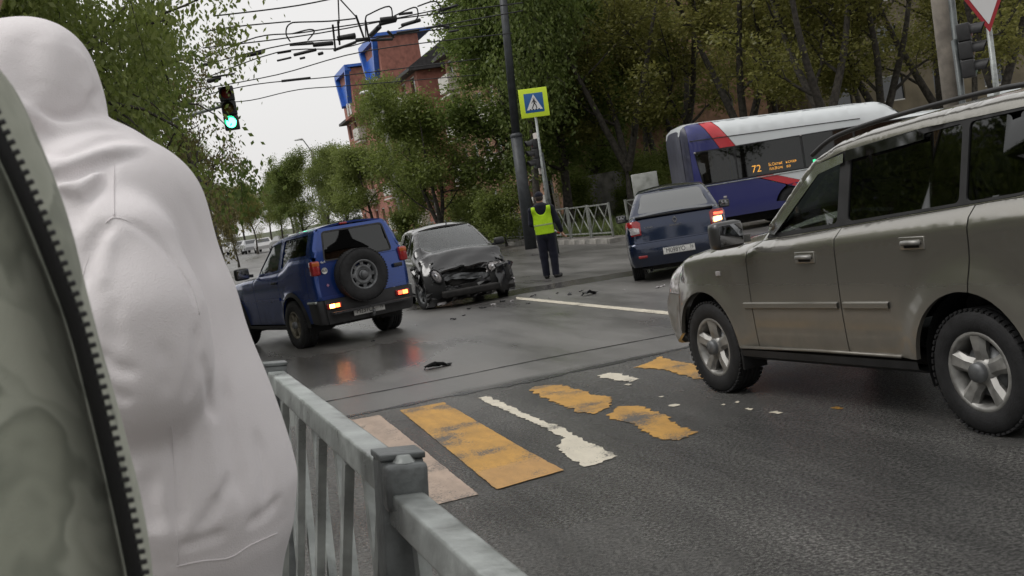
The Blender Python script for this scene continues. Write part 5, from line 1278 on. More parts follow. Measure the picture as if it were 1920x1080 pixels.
# ================================================================== buildings behind the trees
def at_z(px, py, z):
    d = ray(px, py); t = (z-CAM_H)/d[2]; return np.array([d[0]*t, d[1]*t, z])
M['brick_r'] = mat('rose_brick', (.30, .125, .095), .85, var=.22, scale=2.5, bump=.2, bscale=14)
M['brick_o'] = mat('orange_brick', (.27, .155, .10), .85, var=.25, scale=2.5, bump=.2, bscale=14)
M['wall_white'] = mat('white_panel', (.52, .50, .46), .8, var=.12, scale=2)
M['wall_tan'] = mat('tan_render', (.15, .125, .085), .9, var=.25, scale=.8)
M['roof_blue'] = mat('blue_roof', (.03, .12, .48), .4, var=.15, scale=3)
M['roof_dark'] = mat('dark_roof', (.035, .033, .035), .7, var=.3, scale=3)
M['win_dark'] = mat('window_glass_far', (.03, .035, .04), .08, spec=.8)
M['win_frame'] = mat('window_frame_white', (.55, .54, .52), .6)
def building(name, label, s0, s1, n0, n1, H, floors, bays, wall, panel=None, roof=None, pitched=True, win=(1.5, 1.5), z0=None):
    """block along the street; its front faces smaller n"""
    a = sn(s0, n0); zb = terrain(*sn((s0+s1)/2, n0)) if z0 is None else z0
    L_ = s1-s0; Dp = n1-n0
    root = empty(name, (a[0], a[1], zb), R(106), label, 'building')
    # local: x along the street, y = -n (front is y = 0, depth runs to -y)
    fh = H/floors; cell = L_/bays; holes = []
    for f in range(floors):
        for b in range(bays):
            cx = (b+.5)*cell; cz = f*fh+fh*.58; holes.append((cx-win[0]/2, cx+win[0]/2, cz-win[1]/2, cz+win[1]/2, b, f))
    xs_ = sorted({0, L_}|{h[0] for h in holes}|{h[1] for h in holes}); zs_ = sorted({-1.0, H}|{h[2] for h in holes}|{h[3] for h in holes})
    w = MB()
    for i in range(len(xs_)-1):
        for j in range(len(zs_)-1):
            x0, x1, q0, q1 = xs_[i], xs_[i+1], zs_[j], zs_[j+1]; mx_, mz = (x0+x1)/2, (q0+q1)/2
            if any(h[0] < mx_ < h[1] and h[2] < mz < h[3] for h in holes): continue
            w.add([(x0, 0, q0), (x1, 0, q0), (x1, 0, q1), (x0, 0, q1)], [(0, 1, 2, 3)])
    for h in holes:   # reveals
        x0, x1, q0, q1 = h[:4]; d = -.18
        w.add([(x0, 0, q0), (x1, 0, q0), (x1, 0, q1), (x0, 0, q1), (x0, d, q0), (x1, d, q0), (x1, d, q1), (x0, d, q1)], [(0, 1, 5, 4), (1, 2, 6, 5), (2, 3, 7, 6), (3, 0, 4, 7)])
    w.add([(0, 0, -1), (0, -Dp, -1), (0, -Dp, H), (0, 0, H)], [(0, 1, 2, 3)]); w.add([(L_, 0, -1), (L_, -Dp, -1), (L_, -Dp, H), (L_, 0, H)], [(0, 1, 2, 3)])
    w.add([(0, -Dp, -1), (L_, -Dp, -1), (L_, -Dp, H), (0, -Dp, H)], [(0, 1, 2, 3)]); w.build('wall', wall, root)
    gm = MB(); gm.box((0, 0, 0), (win[0], .02, win[1])); gme = gm.mesh('pane'); gme.materials.append(M['win_dark'])
    fm = MB(); 
    for a_, b_ in (((-1, -1), (1, -1)), ((1, -1), (1, 1)), ((1, 1), (-1, 1)), ((-1, 1), (-1, -1)), ((-.2, -1), (-.2, 1))):
        fm.bar((a_[0]*win[0]/2*.96, 0, a_[1]*win[1]/2*.96), (b_[0]*win[0]/2*.96, 0, b_[1]*win[1]/2*.96), .10, .08)
    fme = fm.mesh('window'); fme.materials.append(M['win_frame'])
    for (x0, x1, q0, q1, b, f) in holes:
        o = link(bpy.data.objects.new('window', fme), root); o.location = ((x0+x1)/2, -.10, (q0+q1)/2)
        p = link(bpy.data.objects.new('pane', gme), o); p.location = (0, -.05, 0)
    if panel:
        for b in range(bays):
            if b % 3 == 1:
                for f in range(floors):
                    m = MB(); cx = (b+.5)*cell; m.box((cx, .35, f*fh+fh*.30), (cell*.95, .7, fh*.36)); m.box((cx, .35, f*fh+.08), (cell*.98, .74, .12)); m.build('balcony', panel, root)
    if pitched:
        m = MB(); e = .7; r_ = H+Dp*.32
        m.add([(-e, e, H-.10), (L_+e, e, H-.10), (L_+e, -Dp/2, r_), (-e, -Dp/2, r_), (-e, -Dp-e, H-.10), (L_+e, -Dp-e, H-.10), (-e, e, H-.35), (L_+e, e, H-.35), (-e, -Dp-e, H-.35), (L_+e, -Dp-e, H-.35)],
              [(0, 1, 2, 3), (3, 2, 5, 4), (0, 1, 7, 6), (6, 7, 9, 8), (4, 5, 9, 8), (0, 3, 4), (1, 2, 5), (0, 6, 8, 4), (1, 7, 9, 5)]); m.build('roof', roof or M['roof_dark'], root)
    else:
        m = MB(); m.box((L_/2, -Dp/2, H+.15), (L_+.6, Dp+.6, .35)); m.build('roof', roof or M['roof_dark'], root)
    return root
bA = building('apartment_building', 'red brick apartment building with bright blue gable roofs', 86, 122, 20, 33, 12.3, 4, 10, M['brick_r'], M['wall_white'])
def gable(root, x, wd, h0, h1):
    m = MB(); m.box((x, -.7, (h0+h1)/2), (wd, 3.4, h1-h0)); g = m.build('gable_bay', M['brick_r'], root)
    m = MB(); m.bar((x-wd/2-.1, 1.15, h1+.1), (x+wd/2+.1, 1.15, h1+.1), .5, .55); m.bar((x+wd/2-.1, 1.12, h1), (x+wd/2-1.6, 1.12, h0+1.2), .45, .6, up=(0, 1, 0)); m.bar((x-wd/2+.1, 1.12, h1), (x-wd/2+1.6, 1.12, h0+1.2), .45, .6, up=(0, 1, 0))
    m.box((x, -1.2, h1+.2), (wd+.8, 4.6, .25)); m.build('gable_trim', M['roof_blue'], g)
    m = MB(); m.add([(x-wd/2+1.4, 1.02, h0+1.2), (x+wd/2-1.4, 1.02, h0+1.2), (x+wd/2-.5, 1.02, h1-1.0), (x-wd/2+.5, 1.02, h1-1.0)], [(0, 1, 2, 3)]); m.build('gable_cladding', M['roof_blue'], g)
    for sx in (-.8, .8):
        m = MB(); m.box((x+sx, 1.04, h0+.8), (.9, .08, 1.2)); m.build('window', M['win_frame'], g)
gable(bA, 11, 6.8, 11.8, 16.0); gable(bA, 26.5, 6.8, 11.8, 16.0)
bB = building('apartment_building', 'orange brick house with dark overhanging eaves behind the dense trees', 58, 81, 21, 33, 12.6, 4, 8, M['brick_o'], M['wall_white'])
m = MB(); m.box((13, -3.5, 15.6), (1.6, 1.1, 4.2), bev=.03); ch = m.build('chimney', M['brick_r'], bB)
m = MB(); m.box((13, -3.5, 17.8), (1.9, 1.4, .25)); m.build('chimney_cap', M['roof_dark'], ch)
# cross-street house front behind the trees on the right: faces the junction
def house_front(name, label, s0, n0, n1, H, floors, bays, wall, depth=12):
    root = building(name, label, 0, n1-n0, 0, depth, H, floors, bays, wall, None, None, True, z0=.1)
    a = sn(s0, n0); root.location = (a[0], a[1], .2); root.rotation_euler = (0, 0, R(16)); root.scale = (1, -1, 1)
    return root
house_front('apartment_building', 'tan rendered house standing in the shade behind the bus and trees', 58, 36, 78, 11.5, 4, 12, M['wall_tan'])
bN = building('apartment_building', 'tan rendered house added out of view at the left to darken the silver car', -14, 48, -30, -18, 11, 4, 16, M['wall_tan']); bN.rotation_euler = (0, 0, R(106)); q_ = sn(-14, -18); bN.location = (q_[0], q_[1], .1); bN.scale = (1, -1, 1)  # added out of view: covers the low sky that the silver car reflects
building('apartment_building', 'orange brick house added behind the viewer to darken the side light', -40, -12, 22, 34, 11, 4, 8, M['brick_o'])  # unseen block added behind the viewer to cut light from the side
# low wall behind the verge
a = at(1090, 52); b = at(1190, 50)
m = MB(); 
for i in range(4):
    p = np.array(a)+(np.array(b)-np.array(a))*i/4; q = np.array(a)+(np.array(b)-np.array(a))*(i+.98)/4
    m.bar((p[0], p[1], 1.25), (q[0], q[1], 1.25), .16, 2.3)
o = m.build('concrete_wall', M['concrete'], None); tag(o, 'low beige concrete wall in the shade under the trees', 'wall')
# notice board seen over the saloon's roof
c = D(1211, 352, 33.0); nb = empty('notice_board', (c[0], c[1], terrain(c[0], c[1])), R(-4), 'blank pale board standing on two posts behind the saloon car', 'board')
m = MB(); m.box((0, 0, c[2]), (.74, .05, .85), bev=.01); m.build('board', mat('weathered_board', (.42, .43, .40), .7, col2=(.24, .25, .22), scale=5, contrast=(.45, .75)), nb)
for sx in (-.3, .3):
    m = MB(); m.tube([(sx, .05, 0), (sx, .05, c[2]+.3)], .03, 8); m.build('post', M['galv_d'], nb)

# ================================================================== poles, lamps, signs, signals
def pole_line(px0, py0, px1, py1, Y): return D(px0, py0, Y), D(px1, py1, Y)
def ext_to_ground(a, b):
    """extend the line b->a downwards to the terrain"""
    t = (a[2]-terrain(a[0], a[1]))/(b[2]-a[2]); return a-(b-a)*t
a, b = pole_line(992, 430, 941, -30, 40.0); g0 = ext_to_ground(a, b); mid = D(968, 255, 40.0)
po = empty('catenary_pole', tuple(g0), 0, 'tall dark grey steel pole with a thicker lower half beside the crossing sign', 'pole')
m = MB(); m.tube([(0, 0, -.1), tuple(mid-g0)], [.215, .20], 16); m.build('lower_tube', M['pole_dark'], po)
m = MB(); m.tube([tuple(mid-g0), tuple(b-g0+(b-mid)*.2)], [.15, .125], 16); m.build('upper_tube', M['pole_dark'], po)
m = MB(); m.lathe([(.205, -.05), (.22, 0), (.20, .06), (.15, .10)], 16, 'z', tuple(mid-g0)); m.build('collar', M['pole_dark'], po)
# pedestrian crossing sign
YS = 34.0
a, b = pole_line(1024, 372, 1003, 215, YS); g0 = ext_to_ground(a, b); up = (b-g0)/np.linalg.norm(b-g0)
sg_ = empty('crossing_sign', tuple(g0), 0, 'pedestrian crossing sign with blue square and fluorescent yellow border on a thin post', 'sign')
c = D(1001, 193, YS); top = c+up*.3
m = MB(); m.tube([(0, 0, -.1), tuple(top-g0)], .038, 10); m.build('post', M['galv'], sg_)
M['fluo'] = mat('fluorescent_yellow', (.62, .80, .03), .5, emit=None); M['sign_blue'] = mat('sign_blue', (.01, .10, .30), .45); M['sign_white'] = mat('sign_white', (.70, .70, .70), .5)
rot = Matrix(((1, 0, 0), (0, 1, 0), (0, 0, 1))).to_4x4()
xa = Vector((1, 0.10, 0.015)).normalized(); za = Vector(up); ya = za.cross(xa).normalized(); xa = ya.cross(za).normalized()
SM = Matrix(((xa.x, ya.x, za.x, c[0]-g0[0]), (xa.y, ya.y, za.y, c[1]-g0[1]-.06), (xa.z, ya.z, za.z, c[2]-g0[2]), (0, 0, 0, 1)))
def sgn(name, mb, mt, parent):
    o = mb.build(name, mt, parent); o.data.transform(SM); return o
m = MB(); m.box((0, 0, 0), (.84, .03, .84), bev=.012); face = sgn('border_panel', m, M['fluo'], sg_)
m = MB(); m.box((0, -.018, 0), (.56, .006, .56), bev=.003); sgn('blue_panel', m, M['sign_blue'], face)
m = MB(); m.prism([(-.235, -.20), (.235, -.20), (0, .245)], -.0235, -.0215, 'y'); sgn('white_triangle', m, M['sign_white'], face)
wm = MB()      # walking figure and crossing bars
wm.tube([(0.0, -.026, .135), (.0, -.026, .137)], .028, 10)
def limb(p, w): 
    for q, r_ in zip(p[:-1], p[1:]): wm.bar((q[0], -.0255, q[1]), (r_[0], -.0255, r_[1]), w, .003, up=(0, 1, 0))
limb([(0, .10), (.005, -.02)], .045); limb([(.0, .08), (-.05, .03), (-.07, -.02)], .02); limb([(.0, .08), (.05, .03), (.065, -.02)], .02)
limb([(0, -.01), (-.035, -.09), (-.075, -.165)], .028); limb([(.005, -.01), (.05, -.08), (.06, -.165)], .028)
sgn('walking_figure', wm, M['ink'], face)
wm = MB()
for k in range(4): wm.box((-.13+.085*k, -.026, -.19), (.045, .003, .03))
sgn('crossing_bars', wm, M['ink'], face)
# signal head beside that post, seen nearly edge-on
def signal(name, label, loc, face_rz, lit=None, lens=.10, back=None, lean=(0, 0, 0), tall=3, pole_to=None):
    root = empty(name, tuple(loc), face_rz, label, 'traffic light'); s_ = lens*2.9
    for k in range(tall):
        z = (k-(tall-1)/2)*s_
        m = MB(); m.box((0, 0, z), (s_*.98, .20, s_*.97), bev=.02); h = m.build('housing', M['plastic'], root)
        l = MB(); l.lathe([(.001, -.135), (lens*.6, -.128), (lens, -.105)], 20, 'y', (0, 0, z)); on = (lit == k)
        l.build('lens', M['lit_green'] if on else mat('dark_lens', [(.02, .10, .05), (.14, .08, .01), (.14, .015, .012)][k % 3], .2), h)
        v = MB(); A = arc(0, z, lens*1.12, -25, 205, 14); n_ = len(A); v.add([(x, -.10, zz) for x, zz in A]+[(x, -.10-.22*(.55+.45*(zz-z+lens)/(2*lens)), zz) for x, zz in A], [(i, i+1, n_+i+1, n_+i) for i in range(n_-1)], True); v.build('visor', M['plastic'], h)
    if back:
        m = MB(); m.box((0, .06, 0), (s_*1.7, .01, s_*tall+.35), bev=.004); m.build('backing_board', back, root)
    return root
c = D(1006, 288, 34.2); s1 = signal('traffic_light', 'traffic light seen edge-on behind the crossing sign post', tuple(c), R(-75), None, .10, mat('backing_white', (.55, .50, .47), .6))
m = MB(); m.tube([(0, .16, 0), (0, .16, -c[2]+terrain(c[0], c[1]))], .045, 10); m.bar((0, .05, .2), (0, .16, .2), .03, .03); m.bar((0, .05, -.2), (0, .16, -.2), .03, .03); m.build('post', M['galv_d'], s1)
# green light on its mast arm, by the big tree
c = D(430, 205, 25.0); s2 = signal('traffic_light', 'green traffic light hanging from a mast arm in front of the leafy tree', (c[0], c[1], c[2]+.02), R(8), 0, .108)
a0 = D(424, 197, 25.15); a1 = D(285, 236, 25.15); a2 = D(150, 275, 25.3)
arm = empty('mast_arm_pole', (a2[0], a2[1], 0), 0, 'slim pole with mast arm that carries the green traffic light', 'pole')
m = MB(); m.tube([tuple(a0-np.array([a2[0], a2[1], 0])), tuple(a1-np.array([a2[0], a2[1], 0])), tuple(a2-np.array([a2[0], a2[1], 0]))], [.035, .045, .06], 8); m.build('mast_arm', M['galv'], arm)
m = MB(); m.tube([(0, 0, 0), (0, 0, a2[2]+.6)], [.11, .08], 12); m.build('post', M['galv_d'], arm)
m = MB(); m.box((a0[0]-a2[0], a0[1]-a2[1], a0[2]), (.12, .12, .16), bev=.02); m.build('bracket', M['galv_d'], arm)
# lamp posts down the street
def lamp_post(px0, py0, px1, py1, Y, r, label, arm_px=None, mt=None):
    a, b = pole_line(px0, py0, px1, py1, Y); g = ext_to_ground(a, b); o = empty('lamp_post', tuple(g), 0, label, 'lamp post')
    m = MB(); m.tube([(0, 0, -.1), tuple(b-g)], [r, r*.65], 10); m.build('post', mt or M['concrete'], o)
    if arm_px:
        e = D(*arm_px, Y)-g; m = MB(); m.tube([tuple(b-g), tuple((b-g)*.4+e*.6+np.array([0, 0, .35])), tuple(e)], .045, 8); m.build('arm', M['galv'], o)
        h = MB(); h.lathe([(.001, -.06), (.16, -.05), (.22, 0), (.14, .10), (.001, .13)], 14, 'z'); q = h.build('lamp_head', M['sign_white'], o); q.location = tuple(e); q.scale = (1.7, .8, 1)
    return o
lamp_post(757, 420, 716, 205, 60, .17, 'concrete lamp post with a pale lamp head in front of the round tree', (686, 174))
lamp_post(610, 425, 585, 285, 88, .20, 'pale concrete lamp post in front of the dark far trees', (560, 262))
lamp_post(557, 430, 541, 345, 112, .18, 'thin concrete post far down the street near the parked cars', None)
# right: concrete pole with a steel pipe, signal and give-way sign
def straight_pole(name, label, cat, px0, py0, px1, py1, Y, r, mt, part='shaft'):
    a, b = pole_line(px0, py0, px1, py1, Y); g = ext_to_ground(a, b); o = empty(name, tuple(g), 0, label, cat)
    m = MB(); m.tube([(0, 0, -.1), tuple(b-g)], [r*1.1, r], 14); m.build(part, mt, o); return o, g, b
o, g, b = straight_pole('utility_pole', 'stout concrete pole behind the silver car roof', 'pole', 1784, 180, 1757, -40, 20.0, .145, mat('brown_concrete', (.13, .115, .095), .85, var=.3, scale=4, bump=.3, bscale=30))
straight_pole('steel_pipe_pole', 'dark steel pipe standing against the concrete pole', 'pole', 1803, 180, 1780, -40, 19.75, .055, M['galv_d'], 'pipe')
c = D(1812, 95, 18.6); s3 = signal('traffic_light', 'dark traffic light seen from the side beside the give-way sign', tuple(c), R(62), None, .10)
m = MB(); m.tube([(0, .16, .2), (0, .16, -c[2])], .05, 10); m.bar((0, .05, .2), (0, .16, .2), .03, .03); m.bar((0, .05, -.2), (0, .16, -.2), .03, .03); m.build('post', M['galv_d'], s3)
o, g, b = straight_pole('give_way_sign', 'white triangular give-way sign with red border on a steel post', 'sign', 1869, 175, 1849, 10, 19.0, .045, M['galv'], 'post')
apex = D(1853, 62, 18.9)-g; side = .92; hh = side*.866
up = np.array([-.035, 0, 1.0]); xd = np.array([1., .12, .04])
def tri(sc, y, mt, name, parent):
    ce = apex+up*hh*2/3; pts = [ce+(-up*hh*2/3)*sc, ce+(up*hh/3+xd*side/2)*sc, ce+(up*hh/3-xd*side/2)*sc]
    rp_ = []
    for i in range(3):
        p0, p1, p2 = pts[i-1], pts[i], pts[(i+1) % 3]
        for t in (.06, .02): rp_.append(p1+(p0-p1)*t)
        for t in (.02, .06): rp_.append(p1+(p2-p1)*t)
    m = MB(); n_ = len(rp_); m.add([tuple(p+np.array([0, y, 0])) for p in rp_]+[tuple(p+np.array([0, y+.012, 0])) for p in rp_], [tuple(range(n_)), tuple(range(n_, 2*n_))]+[(i, (i+1) % n_, n_+(i+1) % n_, n_+i) for i in range(n_)]); return m.build(name, mt, parent)
f_ = tri(1.0, -.07, mat('sign_red', (.36, .02, .03), .45), 'border_panel', o); tri(.76, -.076, M['sign_white'], 'white_panel', f_)

# ================================================================== trolleybus wires over the junction
ZW = 5.8
def zp(p, s=None):
    return at_z(p[0], p[1], ZW)
def z6(p): return (520+p[0]*.198, p[1]*.198)
wc = empty('wire_crossing', tuple(at_z(690, 70, ZW)), 0, 'black trolleybus wire crossing with guide loops hanging over the junction', 'overhead wires')
O = np.array(wc.location)
def wtube(name, pts, r, dz=0.0, n=6):
    r *= .68
    m = MB(); m.tube(smooth_poly([tuple(at_z(*z6(p), ZW+dz)-O) for p in pts], 4), r, n); return m.build(name, M['wire'], wc)
for pts in ([(120, 390), (85, 330), (90, 260), (130, 220), (200, 210), (500, 200), (740, 175)], [(840, 370), (835, 180), (880, 130), (1060, 60), (1090, 160)], [(1110, 150), (1290, 70), (1330, 110), (1310, 190), (1150, 270)],
            [(1330, 60), (1480, 12), (1540, 60), (1530, 120)], [(140, 320), (300, 280), (350, 300), (290, 380)]): wtube('guide_loop', pts, .022)
for pts in ([(525, 240), (550, 480)], [(575, 210), (590, 420)], [(745, 150), (820, 360)], [(835, 200), (870, 390)]): wtube('spreader', pts, .035)
for i, (a, b, r) in enumerate([((120, 425), (340, 410), .045), ((340, 425), (525, 408), .075), ((570, 365), (740, 335), .085), ((740, 385), (880, 365), .06), ((540, 475), (740, 400), .05), ((890, 330), (965, 255), .085), ((975, 190), (1130, 172), .08), ((970, 225), (1120, 190), .07),
        ((1180, 240), (1350, 190), .06), ((160, 520), (365, 470), .055), ((0, 503), (130, 482), .04), ((390, 512), (430, 502), .055), ((1150, 135), (1280, 120), .04), ((1550, 100), (1700, 50), .045), ((1410, 265), (1520, 250), .04), ((1530, 240), (1620, 252), .055),
        ((1130, 312), (1345, 282), .045), ((1620, 302), (1720, 285), .035), ((890, 380), (1090, 370), .05), ((1050, 300), (1100, 350), .05), ((215, 555), (260, 545), .04), ((0, 575), (130, 545), .035)]): wtube('crossing_fitting', [a, b], r)
G_W = 'trolleybus overhead wires'
def wire(label, pts, r=.012, z=ZW, sag=0.0):
    P = [at_z(p[0], p[1], z) for p in pts]; o0 = P[0]
    m = MB(); m.tube([tuple(p-o0) for p in smooth_poly(P, 5)] if len(P) > 2 else [tuple(P[0]-o0), tuple(P[1]-o0)], r, 5)
    o = m.build('overhead_wire', M['wire'], None); o.location = tuple(o0); tag(o, label, 'wire', G_W); return o
lab = 'thin black overhead wire crossing the pale sky'
for pts in ([(370, 152), (520, 98), (640, 90), (740, 64), (980, 20)], [(370, 125), (545, 82), (700, 70), (900, 45)], [(360, 170), (520, 140), (690, 95), (960, 62)], [(370, 182), (480, 158), (640, 142), (900, 110)], [(400, 193), (470, 188), (560, 168), (660, 160), (900, 140)],
            [(380, 110), (480, 70), (560, 62), (650, 48), (745, 35), (980, 5)], [(380, 60), (440, 50), (545, 40)], [(633, -30), (636, 43)], [(636, -3), (668, 32)], [(400, 30), (560, 10), (700, -20)], [(380, 90), (600, 62), (860, 10)]): wire(lab, pts, .014)
for pts, r in (([(390, 152), (412, 146)], .06), ([(528, 152), (582, 146)], .035), ([(396, 145), (440, 138)], .025), ([(455, 105), (490, 98)], .05), ([(380, 122), (400, 118)], .04)):
    o = wire('black clamp on an overhead wire near the green traffic light', pts, r); o.name = 'wire_clamp'; o['category'] = 'wire clamp'; o['group'] = 'clamps on the overhead wires'

# ================================================================== fences
def fence_panel(root, L_, H, mt, bars=3, rpost=.035, brad=.018):
    """one panel along local x from 0 to L_"""
    for x in (0.06, L_-.06):
        m = MB(); m.box((x, 0, H/2), (rpost*1.8, rpost*1.8, H+.02), bev=.006); m.build('post', mt, root)
    for z in (H-.03, .16):
        m = MB(); m.bar((.06, 0, z), (L_-.06, 0, z), .045, .045); m.build('rail', mt, root)
    w = (L_-.16)/bars
    for i in range(bars):
        for sgn_ in (0, 1):
            x0 = .08+i*w; a = (x0, .012*(1-2*sgn_), H-.05) if not sgn_ else (x0+w, -.012, H-.05); b = (x0+w, .012*(1-2*sgn_), .18) if not sgn_ else (x0, -.012, .18)
            m = MB(); m.bar(a, b, brad*1.6, brad*1.6); m.build('bar', mt, root)
M['fence_grey'] = mat('fence_pale_grey', (.20, .21, .19), .55, var=.3, scale=6)
def fence_run(pts, label, nm='pedestrian_fence'):
    proto = None
    for (s, n, ang) in pts:
        p = snp(s, n, .12); 
        if proto is None:
            proto = empty(nm, p, R(ang), label, 'fence', 'far fence panels'); fence_panel(proto, 2.0, 1.1, M['fence_grey'], 2)
        else:
            o = copy_tree(proto); o.location = p; o.rotation_euler = (0, 0, R(ang))
fence_run([(33.8+2.0*i, KN+.55, 106) for i in range(6)], 'pale grey metal fence panel with crossed bars behind the officer')
fence_run([(52+2.0*i, KN+.55, 106) for i in range(4)], 'pale grey metal fence panel with crossed bars past the crashed car')
fence_run([(33.7, KN+1.0+2*i, 16) for i in range(7)], 'pale grey metal fence panel with crossed bars behind the bus')

# near railing: leans a little to the road
RA = np.array(at_z(745, 858, 1.20)); RB = np.array(at_z(514, 686, 1.20)); d = RB-RA; d /= np.linalg.norm(d[:2]); ang = math.atan2(d[1], d[0]); LR = np.linalg.norm((RB-RA)[:2])
tilt = R(7)
rl = empty('railing', (RA[0], RA[1], .15), 0, 'galvanised pedestrian railing with square posts beside the figure in the white hoodie', 'railing')
rl.rotation_euler = (0, 0, ang); rl.location = (RA[0]-math.sin(ang)*-0.0, RA[1], .15)
HR = 1.05
def lean(o):
    # whole railing leans about its foot line, towards the road (local -y)
    o.data.transform(Matrix.Translation((0, HR*math.sin(tilt), 0)) @ Matrix.Rotation(tilt, 4, 'X')); return o
def rpart(name, mb, mt=None): return lean(mb.build(name, mt or M['galv'], rl))
M['galv_post'] = mat('grey_post', (.13, .14, .14), .45, .3, var=.35, scale=9, bump=.3, bscale=30, rvar=.15)
for x in (0, LR, -2.0):
    m = MB(); m.box((x, 0, HR/2-.05), (.08, .08, HR+.12), bev=.005); rpart('post', m, M['galv_post'])
    m = MB(); m.box((x, 0, HR+.016), (.086, .086, .012), bev=.003); rpart('post_cap', m, M['galv_post'])
for x0, x1, dz in ((.045, LR-.045, -.008), (-1.955, -.045, -.045)):
    m = MB(); m.box(((x0+x1)/2, 0, HR-.03+dz), (x1-x0, .06, .06), bev=.006); rpart('top_rail', m)
    m = MB(); m.box(((x0+x1)/2, 0, .17+dz), (x1-x0, .05, .05), bev=.006); rpart('bottom_rail', m)
    L_ = x1-x0; nb_ = 5
    for i in range(nb_):
        w = L_/nb_; xa = x0+i*w
        m = MB(); m.bar((xa+.02, .016, HR-.06+dz), (xa+w-.02, .016, .19+dz), .022, .038); rpart('bar', m)
        m = MB(); m.bar((xa+w-.02, -.016, HR-.06+dz), (xa+.02, -.016, .19+dz), .022, .038); rpart('bar', m)
m = MB(); m.box((-.055, 0, HR-.035), (.05, .078, .085), bev=.01); rpart('bracket', m, M['galv_post'])
m = MB(); m.lathe([(.001, .012), (.012, .012), (.016, .006), (.022, .0)], 8, 'z', (-.05, 0, HR+.008)); rpart('bolt', m, M['galv'])
# ================================================================== people: continuous surfaces from blended volumes
def smin(a, b, k):
    h = np.clip(.5+.5*(b-a)/k, 0, 1); return b*(1-h)+a*h-k*h*(1-h)
def smax(a, b, k): return -smin(-a, -b, k)
def s_cap(P, a, b, ra, rb):
    a = np.asarray(a, np.float32); b = np.asarray(b, np.float32); ba = b-a; t = np.clip(((P-a)@ba)/(ba@ba+1e-9), 0, 1)
    return np.linalg.norm(P-a-t[..., None]*ba, axis=-1)-(ra+(rb-ra)*t)
def s_ell(P, c, r):
    q = (P-np.asarray(c, np.float32))/np.asarray(r, np.float32); k = np.linalg.norm(q, axis=-1); return (k-1)*min(r)
def s_chain(P, pts, rads, k=.03):
    d = None
    for (a, b, ra, rb) in zip(pts[:-1], pts[1:], rads[:-1], rads[1:]):
        q = s_cap(P, a, b, ra, rb); d = q if d is None else smin(d, q, k)
    return d
def surface_nets(fn, lo, hi, h):
    lo = np.array(lo, float); n = np.ceil((np.array(hi)-lo)/h).astype(int)+1
    ax = [lo[i]+np.arange(n[i])*h for i in range(3)]
    P = np.stack(np.meshgrid(*ax, indexing='ij'), -1).astype(np.float32)
    q = 4; C_ = fn(P[::q, ::q, ::q]); near_ = np.abs(C_) < h*q*1.9     # coarse pass, then only the cells near the surface
    g_ = near_.copy()
    for a_ in range(3):
        for d_ in (1, -1): g_ |= np.roll(near_, d_, a_)
    up_ = np.repeat(np.repeat(np.repeat(g_, q, 0), q, 1), q, 2)[:n[0], :n[1], :n[2]]; V = np.repeat(np.repeat(np.repeat(C_, q, 0), q, 1), q, 2)[:n[0], :n[1], :n[2]].astype(np.float32)
    V[up_] = fn(P[up_])
    V[0], V[-1] = 1, 1; V[:, 0], V[:, -1] = 1, 1; V[:, :, 0], V[:, :, -1] = 1, 1
    s = V < 0; nx, ny, nz = n-1
    cor = [(i, j, k) for i in (0, 1) for j in (0, 1) for k in (0, 1)]
    cnt = sum(s[i:nx+i, j:ny+j, k:nz+k].astype(np.int8) for i, j, k in cor); act = (cnt > 0) & (cnt < 8)
    idx = np.full((nx, ny, nz), -1, np.int64); A = np.argwhere(act); idx[act] = np.arange(len(A))
    acc = np.zeros((len(A), 3)); w = np.zeros(len(A))
    for c in cor:
        for a in range(3):
            if c[a] == 1: continue
            d = list(c); d[a] = 1
            va = V[A[:, 0]+c[0], A[:, 1]+c[1], A[:, 2]+c[2]]; vb = V[A[:, 0]+d[0], A[:, 1]+d[1], A[:, 2]+d[2]]
            x = (va < 0) != (vb < 0); t = np.where(x, va/np.where(x, va-vb, 1), 0)
            p = np.tile(np.array(c, float), (len(A), 1)); p[:, a] += t
            acc[x] += p[x]; w[x] += 1
    pos = lo+(A+acc/w[:, None])*h
    F_ = []
    for a in range(3):
        b, c = (a+1) % 3, (a+2) % 3
        sl0 = [slice(1, -1)]*3; sl1 = [slice(1, -1)]*3; sl0[a] = slice(0, -1); sl1[a] = slice(1, None)
        s0, s1 = s[tuple(sl0)], s[tuple(sl1)]
        for flip, mask in ((False, s0 & ~s1), (True, ~s0 & s1)):
            E_ = np.argwhere(mask)
            if not len(E_): continue
            E_ = E_.copy(); E_[:, b] += 1; E_[:, c] += 1
            q = []
            for db, dc in ((-1, -1), (0, -1), (0, 0), (-1, 0)):
                e = E_.copy(); e[:, b] += db; e[:, c] += dc; q.append(idx[e[:, 0], e[:, 1], e[:, 2]])
            q = np.stack(q, -1); F_.append(q[:, ::-1] if flip else q)
    return pos, np.concatenate(F_)
def sdf_obj(name, fn, lo, hi, h, mt, parent, smooth_it=2, keep=None):
    V, F_ = surface_nets(fn, lo, hi, h)
    for it in range(smooth_it):
        acc = np.zeros_like(V); c = np.zeros(len(V))
        for k in range(4):
            a, b = F_[:, k], F_[:, (k+1) % 4]
            np.add.at(acc, a, V[b]); np.add.at(c, a, 1); np.add.at(acc, b, V[a]); np.add.at(c, b, 1)
        V = V*.5+acc/c[:, None]*.5
    if keep is not None: 
        ok = keep(V)[F_].all(1); F_ = F_[ok]
    return npmesh(name, V, F_, mt, parent, True)
